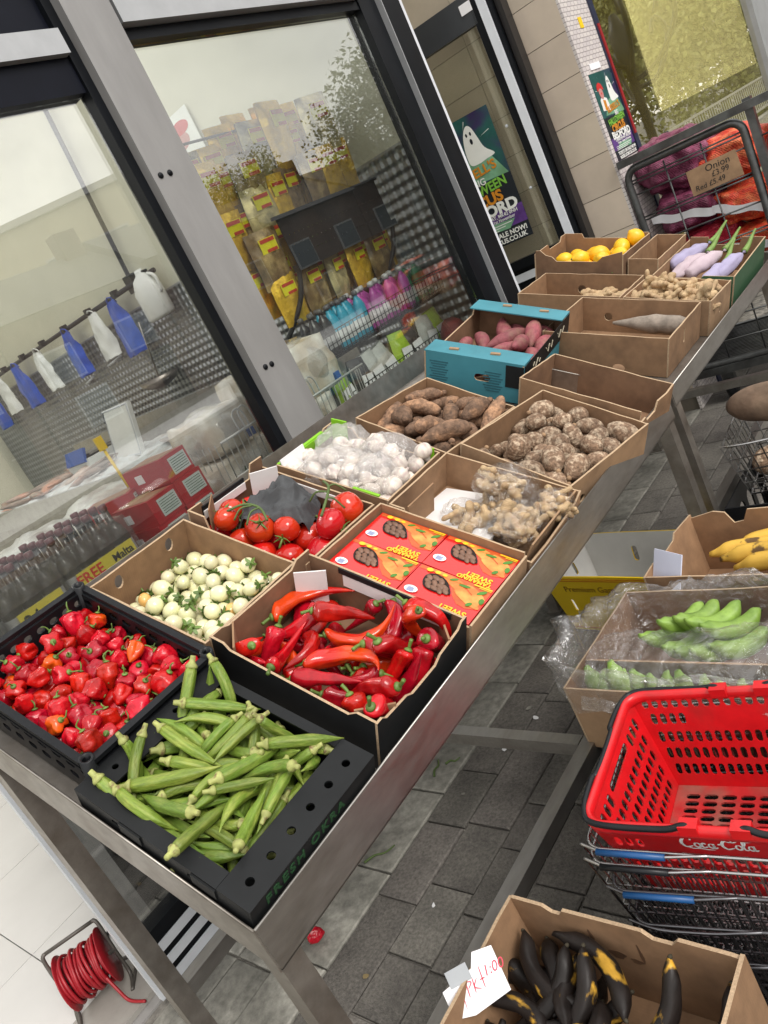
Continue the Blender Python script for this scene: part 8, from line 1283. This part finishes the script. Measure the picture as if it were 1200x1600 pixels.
m = MB(); m.tube([(-2.62, 1.42, 1.10), (-2.58, 1.39, 1.34)], .006, 6); m.box((-2.579, 1.39, 1.35), (.012, .03, .05)); tag(m.build('yellow_stick', YEL), 'yellow price stick standing behind the red cartons', 'price stick')
# bread in wire baskets
BRD = mk('bread_film', (.52, .44, .34), .25, var=.25, vs=12, col2=(.70, .68, .62), c2s=8, bump=.5, bs=25); WWIRE = mk('white_wire', (.50, .50, .48), .4, .3)
def loaf(x, y, z, w, l, h, seed, label, rz=0., word=True):
    r = empty('bread_loaf', label, 'bread', 'wrapped loaves', M=Matrix.Translation((x, y, z)) @ Matrix.Rotation(R_(rz), 4, 'Z')); bm = bmesh.new(); bmesh.ops.create_cube(bm, size=1); bmesh.ops.subdivide_edges(bm, edges=bm.edges, cuts=7, use_grid_fill=True)
    for v in bm.verts:
        p = v.co.copy(); n = p.normalized() * .62; p = p.lerp(n, .22); v.co = Vector((p.x * w, p.y * l, p.z * h + h / 2)) + Vector((1, 1, 1)) * .012 * nv(p, 3, seed)
    me = bpy.data.meshes.new('loaf'); bm.to_mesh(me); bm.free(); me.polygons.foreach_set('use_smooth', [True] * len(me.polygons)); obj_mesh('loaf', me, BRD, r); obj_mesh('film', film_blob(w * .58, l * .58, h * .62, seed, .12, 9, 3), PFILM, r, Matrix.Translation((0, 0, h / 2)))
    if word: text_mesh('Abuia', .06, GREENINK, parent=r, M=frame((w * .60, -l * .30, h * .50), (0, 1, 0), (0, 0, 1)), bold=.002); text_mesh('BREAD', .034, GREENINK, parent=r, M=frame((w * .60, -l * .20, h * .36), (0, 1, 0), (0, 0, 1)), bold=.001)
    m = MB(); m.box((w * .5, l * .3, h * .15), (.02, .03, .03)); m.build('blue_clip', BLP, r); return r
loaf(-2.42, 1.75, .905, .22, .30, .20, 1, 'wrapped loaf with green lettering left of the grey column'); loaf(-2.40, 2.10, .905, .22, .30, .20, 2, 'wrapped loaf with green lettering right of the grey column'); loaf(-2.42, 2.02, 1.115, .24, .22, .22, 3, 'wrapped bread block stacked on the basket beside the column', 0, False); loaf(-2.44, 2.27, 1.10, .24, .24, .23, 4, 'wrapped bread block stacked nearer the black rack', 4, False); loaf(-2.42, 1.72, 1.115, .24, .22, .16, 5, 'clear wrapped bundle above the loaf behind the column bead', 0, False)
def wire_front(x, y0, y1, z0, z1, label, tilt=.03):
    r = empty('bread_basket', label, 'basket', 'white wire bread baskets', loc=(x, (y0 + y1) / 2, z0)); yc = (y0 + y1) / 2; h = z1 - z0
    m = MB(); m.tube([(tilt, y0 - yc, h), (tilt, y1 - yc, h)], .005, 6); m.tube([(tilt * .5, y0 - yc, h * .5), (tilt * .5, y1 - yc, h * .5)], .004, 6); m.tube([(0, y0 - yc, .01), (0, y1 - yc, .01)], .004, 6); m.build('front_rail', WWIRE, r)
    m = MB(); n = int((y1 - y0) / .028)
    for i in range(n + 1): y = y0 - yc + (y1 - y0) * i / n; m.bar((0, y, 0), (tilt, y, h), .0032, .0032)
    for yy in (y0 - yc, y1 - yc):
        for i in range(8): m.bar((-.04 * i, yy, 0), (-.04 * i + tilt, yy, h), .0032, .0032)
    o = m.build('wire_grid', WWIRE, r); o['kind'] = 'stuff'
    for yy in (y0 - yc + .1,):
        for d in (0, .03): m = MB(); m.tube(spline([(tilt, yy + d, h), (tilt, yy + d, h + .06), (tilt, yy + d + .03, h + .075), (tilt, yy + d + .05, h + .05), (tilt, yy + d + .05, h)], 14), .0035, 6); m.build('hook_loop', WWIRE, r)
    return r
wire_front(-2.27, 1.60, 1.92, .90, 1.17, 'white wire bread basket left of the grey column'); wire_front(-2.26, 1.95, 2.42, .90, 1.13, 'white wire bread basket right of the grey column')
# black gondola rack
gk = empty('gondola_rack', 'black wire gondola rack with perforated panel behind the window', 'rack', loc=(-2.55, 2.95, 0)); GI = Matrix.Translation((2.55, -2.95, 0))
m = MB(); hl = []
for i in range(22):
    for j in range(3): hl.append(ellipse(.04 + .033 * i, .045 + .045 * j, .004, .004, 5))
m.plate([(0, 0), (.76, 0), (.76, .215), (0, .215)], .004, hl, M=GI @ frame((-2.502, 2.62, 1.60), (0, 1, 0), (0, 0, 1))); m.build('perforated_panel', DARKM, gk)
for a, b, w_ in (((-2.50, 2.60, 1.595), (-2.50, 3.40, 1.595), .03), ((-2.50, 2.60, 1.82), (-2.50, 3.40, 1.82), .014)): m = MB(); m.bar(a, b, w_, w_, M=GI); m.build('panel_rail', DARKM, gk)
for y in (2.44, 3.40): m = MB(); m.bar((-2.72, y, .88), (-2.72, y, 2.25), .03, .03, M=GI); m.build('upright', DARKM, gk)
for y in (2.62, 3.38): m = MB(); m.tube(spline([(-2.50, y, 1.60), (-2.53, y - .04, 1.48), (-2.60, y - .10, 1.38), (-2.70, y - .14, 1.30)], 12), .012, 7, M=GI); m.build('brace', DARKM, gk)
m = MB(); m.bar((-2.42, 2.44, .85), (-2.42, 2.30, 1.18), .022, .022, M=GI) if False else m.bar((-2.40, 2.36, .88), (-2.46, 2.40, 1.20), .022, .022, M=GI); m.build('front_leg', DARKM, gk)
for z in (1.185, .915):
    part(gk, 'shelf', DARKM, (-.02, -.03, z), (.34, .96, .012)); m = MB()
    for i in range(34): y = 2.44 + .96 * i / 33; m.bar((-2.385, y, z), (-2.37, y, z + .11), .0030, .0030, M=GI)
    for zz in (.02, .06, .11): m.bar((-2.385 + .015 * zz / .11, 2.44, z + zz), (-2.385 + .015 * zz / .11, 3.40, z + zz), .004, .004, M=GI)
    o = m.build('wire_front', DARKM, gk); o['kind'] = 'stuff'
for z, k in ((2.14, 3), (1.97, 3), (1.75, 3), (1.56, 4)): m = MB(); m.tube([(-2.68, 2.40, z + .11), (-2.68, 3.40, z + .11)], .006, 6, M=GI); m.build('hang_bar', DARKM, gk)
# hanging packets
GOLD = mk('gold_foil', (1., .62, .06), .2, .5, var=.3, vs=40, bump=1., bs=48); FOILB = mk('clear_brown_pouch', (.20, .125, .05), .22, .1, var=.5, vs=30, col2=(.48, .34, .14), c2s=14, bump=.8, bs=26, coat=.5); FOILS = mk('silver_clear_pouch', (.72, .60, .30), .2, .35, var=.5, vs=16, col2=(.20, .18, .12), c2s=9, bump=1., bs=20)
YL2 = mk('packet_label_yellow', (.80, .72, .02), .35, var=.1, vs=40); RL2 = mk('packet_label_red', (.55, .05, .02), .4)
def pouch_mesh(w, h, seed, mat):
    vs = []; fs = []; nx, nz = 10, 14
    for side in (-1, 1):
        for j in range(nz + 1):
            for i in range(nx + 1):
                u = i / nx * 2 - 1; t = j / nz; e = (1 - u ** 4) * math.sin(math.pi * min(1, .06 + t * .9)) ** .6
                vs.append((side * (.024 * e + .002) + .012 * nv((u * 1.4, t * 3, seed), 2.4, seed) * e, u * w / 2 * (1 - .05 * math.sin(t * 5 + seed)), h / 2 - t * h))
    o2 = (nx + 1) * (nz + 1)
    for s_ in (0, 1):
        for j in range(nz):
            for i in range(nx): a = s_ * o2 + j * (nx + 1) + i; fs.append((a, a + 1, a + nx + 2, a + nx + 1) if s_ == 0 else (a + nx + 1, a + nx + 2, a + 1, a))
    m = MB(); m.add(vs, fs, 0, True); return mesh_of(m, mat, 'pouch')
PCH = [pouch_mesh(.15, .22, k, (GOLD, FOILB, FOILS, GOLD, FOILB)[k]) for k in range(5)]
lm = MB(); lm.box((.0285, .0, .050), (.002, .080, .055)); LBM = mesh_of(lm, YL2, 'label'); lm = MB(); lm.box((.0300, 0, .068), (.002, .07, .014)); lm.box((.0300, .01, .03), (.002, .05, .012)); LBR = mesh_of(lm, RL2, 'label_print')
NM_ = ('gold foil', 'brown-filled clear', 'silvery clear', 'gold foil', 'brown-filled clear')
def packet(y, z, k, x=-2.62, s=1., rx=0., where=''):
    r = empty('hanging_packet', '%s food packet with yellow label hanging %s' % (NM_[k], where), 'packet', 'packets hanging on the rack', M=Matrix.Translation((x, y, z)) @ Euler((R_(rx), R_(6), R_(10 * math.sin(y * 9)))).to_matrix().to_4x4() @ Matrix.Scale(s, 4))
    o = bpy.data.objects.new('pouch', PCH[k]); COL.objects.link(o); o.parent = r; l = bpy.data.objects.new('label', LBM); COL.objects.link(l); l.parent = r; p = bpy.data.objects.new('label_print', LBR); COL.objects.link(p); p.parent = l
for y, z, k, x, s in ((2.46, 2.01, 0, -2.62, 1.2), (2.57, 2.00, 3, -2.66, 1.15), (2.69, 2.00, 1, -2.60, 1.2), (2.84, 2.13, 2, -2.62, 1.15), (2.99, 2.16, 3, -2.60, 1.35), (3.30, 2.15, 2, -2.60, 1.3), (3.14, 2.10, 0, -2.68, 1.1), (2.92, 2.06, 0, -2.70, 1.1), (2.78, 2.04, 4, -2.70, 1.1), (2.40, 1.97, 3, -2.70, 1.1), (2.64, 2.10, 3, -2.72, 1.15), (2.76, 2.17, 0, -2.72, 1.15), (2.90, 2.20, 3, -2.74, 1.2), (3.08, 2.20, 0, -2.72, 1.2), (3.20, 2.18, 3, -2.70, 1.2), (3.36, 2.12, 0, -2.70, 1.1), (2.50, 2.10, 2, -2.72, 1.1)): packet(y, z, k, x, s, where='in the top row of the rack')
for y, z, k, x in ((2.80, 1.89, 0, -2.60), (2.92, 1.91, 1, -2.62), (3.07, 1.93, 4, -2.58), (3.22, 1.94, 0, -2.60), (3.35, 1.95, 3, -2.62), (3.00, 1.92, 3, -2.67), (2.86, 1.86, 3, -2.66), (3.14, 1.90, 0, -2.68), (3.28, 1.92, 4, -2.68)): packet(y, z, k, x, 1.1, where='just above the perforated panel')
for y, z, k, x in ((2.46, 1.80, 0, -2.62), (2.56, 1.82, 4, -2.66), (2.67, 1.86, 2, -2.60), (2.55, 1.68, 4, -2.57), (2.67, 1.72, 0, -2.62), (2.72, 1.66, 3, -2.64), (2.44, 1.70, 3, -2.68), (2.62, 1.58, 3, -2.62), (2.50, 1.57, 0, -2.66), (2.74, 1.80, 3, -2.68)): packet(y, z, k, x, 1.15, where='left of the perforated panel')
for k in range(10): packet(2.56 + .09 * k, 1.49 + .02 * (k % 2), (3, 0, 1, 0, 2, 4, 3, 0, 1, 3)[k], -2.58 - .04 * (k % 2), 1.0, where='below the perforated panel')
# bottles and packs on the rack shelves
def bottle_proto(nm, col, lab, capc, w=.034, h=.20):
    m = MB(); m.lathe([(w * .9, 0), (w, .008), (w, h * .68), (w * .72, h * .80), (w * .35, h * .88), (w * .35, h * .93)], 14, M=Matrix.Diagonal((.7, 1, 1, 1))); c = MB(); c.lathe([(w * .42, h * .93), (w * .42, h * 1.02), (w * .2, h * 1.04)], 10); l = MB(); l.lathe([(w * 1.02, h * .15), (w * 1.02, h * .42)], 14, cap=False, M=Matrix.Diagonal((.72, 1, 1, 1)))
    return dict(name='cleaning_bottle', cat='bottle', parts=[('body', mesh_of(m, mk(nm, col, .3, var=.1))), ('cap', mesh_of(c, mk(nm + '_cap', capc, .4))), ('label', mesh_of(l, mk(nm + '_label', lab, .5, var=.2, vs=30)))])
BPS = dict(cyan=bottle_proto('cyan_bottle', (.02, .32, .48), (.6, .62, .62), (.1, .1, .11)), mag=bottle_proto('magenta_bottle', (.38, .06, .30), (.55, .5, .52), (.5, .5, .5)), grn=bottle_proto('green_bottle', (.03, .22, .09), (.6, .62, .58), (.5, .5, .5)), blk=bottle_proto('black_bottle', (.03, .03, .035), (.35, .35, .36), (.1, .1, .1)))
for k, y in enumerate([2.49 + .062 * i for i in range(15)]):
    c = 'blk' if y < 2.60 else 'cyan' if y < 2.84 else 'mag' if y < 3.18 else 'grn'
    for j in (0, 1): inst(BPS[c], Matrix.Translation((-2.45 - .085 * j, y + .02 * j, 1.192)) @ Matrix.Rotation(R_(8 * math.sin(k * 3)), 4, 'Y'), '%s bottle standing on the upper rack shelf' % dict(blk='black', cyan='cyan', mag='magenta', grn='dark green')[c], 'bottles on the upper rack shelf')
def soft_pack(y, z, mat, w, h, label, x=-2.45, lean=0):
    r = empty('soft_pack', label, 'pack', 'packs on the lower rack shelf', M=Matrix.Translation((x, y, z)) @ Matrix.Rotation(R_(lean), 4, 'X')); o = bpy.data.objects.new('pouch', PCH[2].copy()); COL.objects.link(o); o.data.materials.clear(); o.data.materials.append(mat); o.parent = r; o.scale = (1.4, w / .15, h / .22); o.location = (0, 0, h / 2)
    m = MB(); m.box((.040, 0, h * .45), (.002, w * .6, h * .3)); m.build('label', PAPER, r)
LIMEP = mk('lime_pack', (.32, .50, .03), .35, var=.2, vs=20); DKP = mk('dark_pack', (.035, .035, .04), .35, var=.3); GRYP = mk('pale_pack', (.45, .46, .44), .4, var=.25, vs=14)
for k, y in enumerate([2.48 + .115 * i for i in range(8)]): soft_pack(y, .925, (LIMEP, DKP, GRYP, GRYP, LIMEP, DKP, GRYP, LIMEP)[k], .13, .21, '%s soft pack on the lower rack shelf' % ('lime green', 'dark', 'pale grey', 'pale grey', 'lime green', 'dark', 'pale grey', 'lime green')[k], lean=(10, -8, 5, 12, -6, 4, -10, 3)[k])
LEAFY = mk('leek_green', (.12, .30, .05), .45, var=.4, vs=20, col2=(.35, .45, .12), c2s=12)
for k in range(6): soft_pack(3.14 + .045 * k, 1.60 - .01 * k, LEAFY, .08, .22, 'tall green packet standing beside the perforated panel', x=-2.78 + .02 * (k % 3), lean=-6 + 3 * k)
DARKG = mk('dark_goods', (.05, .03, .028), .5, var=.6, vs=12, col2=(.22, .03, .03), c2s=8)
for k, (y, z, w_, h_) in enumerate(((3.30, 1.70, .14, .3), (3.36, 1.40, .12, .22), (3.33, .95, .14, .24))):
    o = obj_mesh('dark_bundle', film_blob(.08, w_ / 2, h_ / 2, 70 + k, .2, 9, 3), DARKG); o.matrix_world = Matrix.Translation((-2.30, y - .12, z)) if k == 2 else Matrix.Translation((-2.82, y, z)); tag(o, ('dark wrapped bundle high beside the corner post', 'dark wrapped bundle midway beside the corner post', 'dark red wrapped bundle low beside the corner post')[k], 'bundle')
# red cable reel on the shop floor
REDC = mk('red_cable', (.33, .012, .020), .4, var=.2, vs=30); RFR = mk('reel_frame', (.10, .09, .08), .45, .3, var=.3, vs=20)
rlM = Matrix.Translation((-2.31, .345, .014)) @ Matrix.Rotation(R_(62), 4, 'Z') @ Matrix.Scale(.72, 4); re_ = empty('cable_reel', 'red cable reel on a bent metal stand on the tiled floor', 'cable reel', M=rlM)
m = MB()
for sy in (-1, 1): m.lathe([(.02, -.002), (.115, -.002), (.115, .002), (.02, .002)], 24, M=Matrix.Translation((sy * .088, 0, .135)) @ Matrix.Rotation(R_(90), 4, 'Y'))
m.build('flange', REDC, re_)
for k in range(13): rr_ = .088 + .010 * math.sin(k * 1.9); m = MB(); m.tube([Vector((-.078 + .013 * k + .004 * math.sin(a * 2 + k), rr_ * math.cos(a), .135 + rr_ * math.sin(a))) for a in [2 * math.pi * i / 26 for i in range(26)]], .0072, 6, closed=True); m.build('cable_turn', REDC, re_)
m = MB(); m.tube(spline([(.06, -.09, .12), (.08, -.13, .06), (.10, -.16, .012), (.16, -.22, .010)], 20), .0065, 7); m.build('loose_cable', REDC, re_)
for sx in (-1, 1): m = MB(); m.tube(spline([(sx * .11, -.10, .0), (sx * .115, -.02, .02), (sx * .115, 0, .135), (sx * .115, .03, .26), (sx * .10, .04, .275)], 20), .008, 8); m.build('stand_side', RFR, re_)
m = MB(); m.tube([(-.11, .04, .275), (.11, .04, .275)], .008, 8); m.build('stand_handle', RFR, re_); m = MB(); m.tube(spline([(-.11, -.10, .0), (-.12, .10, .0), (.12, .10, .0), (.11, -.10, .0)], 30), .008, 8); m.build('stand_base', RFR, re_); m = MB(); m.tube([(-.12, 0, .135), (.12, 0, .135)], .009, 8); m.build('axle', RFR, re_)
m = MB(); m.tube(spline([(-2.55, .12, .012), (-2.50, .0, .012), (-2.45, -.12, .012), (-2.5, -.25, .012)], 24), .004, 6); tag(m.build('black_flex', BLACKPL), 'thin black flex trailing from the cable reel', 'flex')
m = MB(); m.tube(spline([(-2.70, .72, .010), (-2.62, .62, .012), (-2.55, .50, .012), (-2.46, .43, .02)], 24), .005, 6); tag(m.build('dark_flex', BLACKPL), 'dark flex lying along the threshold to the reel', 'flex')
# ---------------------------------------------------------------- the other side of the street (seen as reflections)
RENDER = mk('beige_render', (.42, .38, .27), .8, var=.06, vs=1); WINP = mk('flat_window_glass', (.10, .12, .14), .1, var=.2); CONC = mk('pale_concrete', (.40, .40, .40), .8, var=.1, vs=2)
def block(x, y, rz, w, d, h, floors, cols, label, mat=RENDER):
    r = empty('apartment_block', label, 'building', M=Matrix.Translation((x, y, -.1)) @ Matrix.Rotation(R_(rz), 4, 'Z')); part(r, 'wall', mat, (0, 0, h / 2), (w, d, h)); rf = part(r, 'roof', CONC, (0, 0, h + .15), (w + .5, d + .5, .3))
    part(r, 'stair_tower', mat, (w * .2, 0, h + 1.1), (w * .22, d * .5, 1.6))
    for i in range(cols):
        for j in range(floors):
            xx = -w / 2 + w * (i + .5) / cols; zz = 1.6 + (h - 1.2) * j / floors
            f = part(r, 'window', CONC, (xx, -d / 2 - .03, zz), (1.5, .1, 1.4)); part(f, 'pane', WINP, (xx, -d / 2 - .09, zz), (1.3, .04, 1.2))
    return r
block(36, 24, -56 + 0, 17, 10, 10.0, 3, 6, 'beige apartment block across the street with rows of windows')
block(52, 12, -75, 14, 10, 9.0, 3, 5, 'pale apartment block farther along the street', CONC)
rd = MB(); rd.box((7.2, 20, -.10 + .004), (7.0, 160, .008)); tag(rd.build('road', mk('road_asphalt', (.05, .05, .052), .9, var=.3, vs=6)), kind='structure')
kb = MB(); kb.box((3.05, 20, -.05), (.3, 160, .11)); tag(kb.build('kerb', CONC), kind='structure')
pv2 = MB(); pv2.box((13.2, 20, -.06), (5.0, 160, .10)); tag(pv2.build('opposite_pavement', CONC), kind='structure')
BARK = mk('bark', (.08, .06, .045), .9, var=.4, vs=8); LEAF1 = mk('leaf_olive', (.14, .15, .035), .6, var=.4, vs=2, orand=.1); LEAF2 = mk('leaf_dark', (.035, .050, .015), .6, var=.4, vs=2)
def tree(x, y, h, cr, mat, seed, label, n=9000, trunk=.3, lf=.038, lo=.45):
    rnd = random.Random(seed); r = empty('street_tree', label, 'tree', 'trees across the street', loc=(x, y, -.1)); m = MB(); m.tube(spline([(0, 0, 0), (.1, .05, h * .25), (-.1, .1, h * .5), (0, 0, h * .75)], 10), lambda t: trunk * (1 - .75 * t), 8)
    cl = []
    for k in range(14):
        a = rnd.uniform(0, 6.28); rr = cr * rnd.uniform(.3, .75); zz = h * rnd.uniform(lo, .9); c = Vector((rr * math.cos(a), rr * math.sin(a), zz)); cl.append((c, cr * rnd.uniform(.35, .55))); m.tube([(0, 0, h * .35), tuple(c * .6 + Vector((0, 0, h * .16))), tuple(c)], lambda t: trunk * .35 * (1 - .8 * t), 5)
    m.build('trunk', BARK, r); q = MB()
    for i in range(n):
        c, s = rnd.choice(cl); d = Vector((rnd.gauss(0, 1), rnd.gauss(0, 1), rnd.gauss(0, 1))).normalized() * s * rnd.uniform(.4, 1.05); p = c + d; u = Vector((rnd.gauss(0, 1), rnd.gauss(0, 1), rnd.gauss(0, 1))).normalized(); v = u.orthogonal().normalized(); z = cr * lf
        q.add([p - u * z - v * z * .5, p + u * z * .2 - v * z * .7, p + u * z + v * z * .1, p + v * z * .8], [(0, 1, 2, 3)])
    q.build('crown', mat, r); return r
for k, (x, y, h, cr, mt, lb) in enumerate(((24, 28.5, 8.6, 2.2, LEAF1, 'loose olive tree beside the apartment block'), (29, 34, 9.0, 3.2, LEAF1, 'smaller olive tree behind the block'), (19.5, 35, 9.5, 3.6, LEAF2, 'dark dense tree at the road bend'), (15.0, 33, 10.5, 4.2, LEAF2, 'dark low tree beside the opposite pavement'), (11.0, 34, 12.0, 5.5, LEAF1, 'broad olive tree far along the street'), (4.5, 33, 12.0, 5.5, LEAF1, 'tall olive tree closing the street view'), (7.5, 44, 14.0, 7.0, LEAF1, 'very broad olive tree behind the street lamp'), (2.0, 46, 13.0, 6.0, LEAF1, 'olive tree farthest along the pavement'))):
    tree(x, y, h, cr, mt, k, lb, lo=.10 if k > 3 else .45, n=36000 if k > 3 else 9000, lf=.018 if k > 3 else .03)
lp = empty('scroll_lamp', 'dark cast lamp post with curling scroll arms on the pavement', 'street lamp', loc=(1.60, 14.0, -.02)); m = MB(); m.lathe([(.16, 0), (.16, .3), (.08, .4), (.07, 2.3), (.13, 2.45), (.16, 2.8), (.05, 3.1)], 12); m.build('post', NAVY, lp)
for k in range(6): a = k * 1.05; d = Vector((math.cos(a), math.sin(a), 0)); m = MB(); m.tube(spline([d * .06 + Vector((0, 0, 1.7 + .12 * k)), d * .5 + Vector((0, 0, 1.6 + .2 * k)), d * .9 + Vector((0, 0, 2.1 + .2 * k)), d * .75 + Vector((0, 0, 2.4 + .2 * k)), d * .6 + Vector((0, 0, 2.2 + .2 * k))], 20), .04, 6); m.build('scroll_arm', NAVY, lp)
rlg = empty('street_railing', 'pale metal railing along the kerb', 'railing', loc=(2.7, 20, 0)); RLM = mk('railing_paint', (.45, .45, .42), .5)
for z in (.25, 1.0): m = MB(); m.bar((0, -7, z), (0, 12, z), .04, .05); m.build('rail', RLM, rlg)
for k in range(96): m = None; o = bpy.data.objects.new('baluster', BALM) if k else None; BALM = BALM if k else mesh_of(MB().box((0, 0, .62), (.02, .02, .76)), RLM, 'baluster'); o = o or bpy.data.objects.new('baluster', BALM); COL.objects.link(o); o.parent = rlg; o.location = (0, -7 + .2 * k, 0)

# unseen dark terrace, added opposite to darken reflections in the shop glass
BRICK = mk('dark_brick', (.10, .062, .048), .9, var=.3, vs=3, col2=(.07, .05, .045), c2s=1.); SLATE = mk('slate_roof', (.055, .055, .06), .7, var=.3, vs=3)
for k in range(9):
    y0 = -4 + 6.2 * k; hh = (4.6, 4.9, 4.5)[k % 3]
    r = empty('added_terrace_house', ('plain', 'taller', 'low')[k % 3] + ' dark brick house, number %s in the terrace added opposite' % ('one', 'two', 'three', 'four', 'five', 'six', 'seven', 'eight', 'nine')[k], 'house', 'terrace added across the street', loc=(19.5, y0, -.1))
    part(r, 'wall', BRICK, (2.5, 0, hh / 2), (5, 6.1, hh)); m = MB(); m.add([(-.3, -3.1, hh), (-.3, 3.1, hh), (2.5, 3.1, hh + 1.7), (2.5, -3.1, hh + 1.7), (5.3, -3.1, hh), (5.3, 3.1, hh)], [(0, 1, 2, 3), (3, 2, 5, 4), (0, 3, 4), (1, 5, 2)]); rf = m.build('roof', SLATE, r); part(rf, 'chimney', BRICK, (2.5, 2.4, hh + 1.9), (.6, .9, 1.2))
    dr = part(r, 'door', NAVY, (-.02, 1.9, 1.05), (.08, .95, 2.1)); part(dr, 'handle', RAIL, (-.08, 1.6, 1.05), (.06, .1, .04))
    for yy, zz in ((-1.2, 1.3), (-1.6, 2.9), (1.5, 2.9)): f = part(r, 'window', RAIL, (-.02, yy, zz), (.08, 1.3, 1.1)); part(f, 'pane', WINP, (-.07, yy, zz), (.04, 1.15, .95))
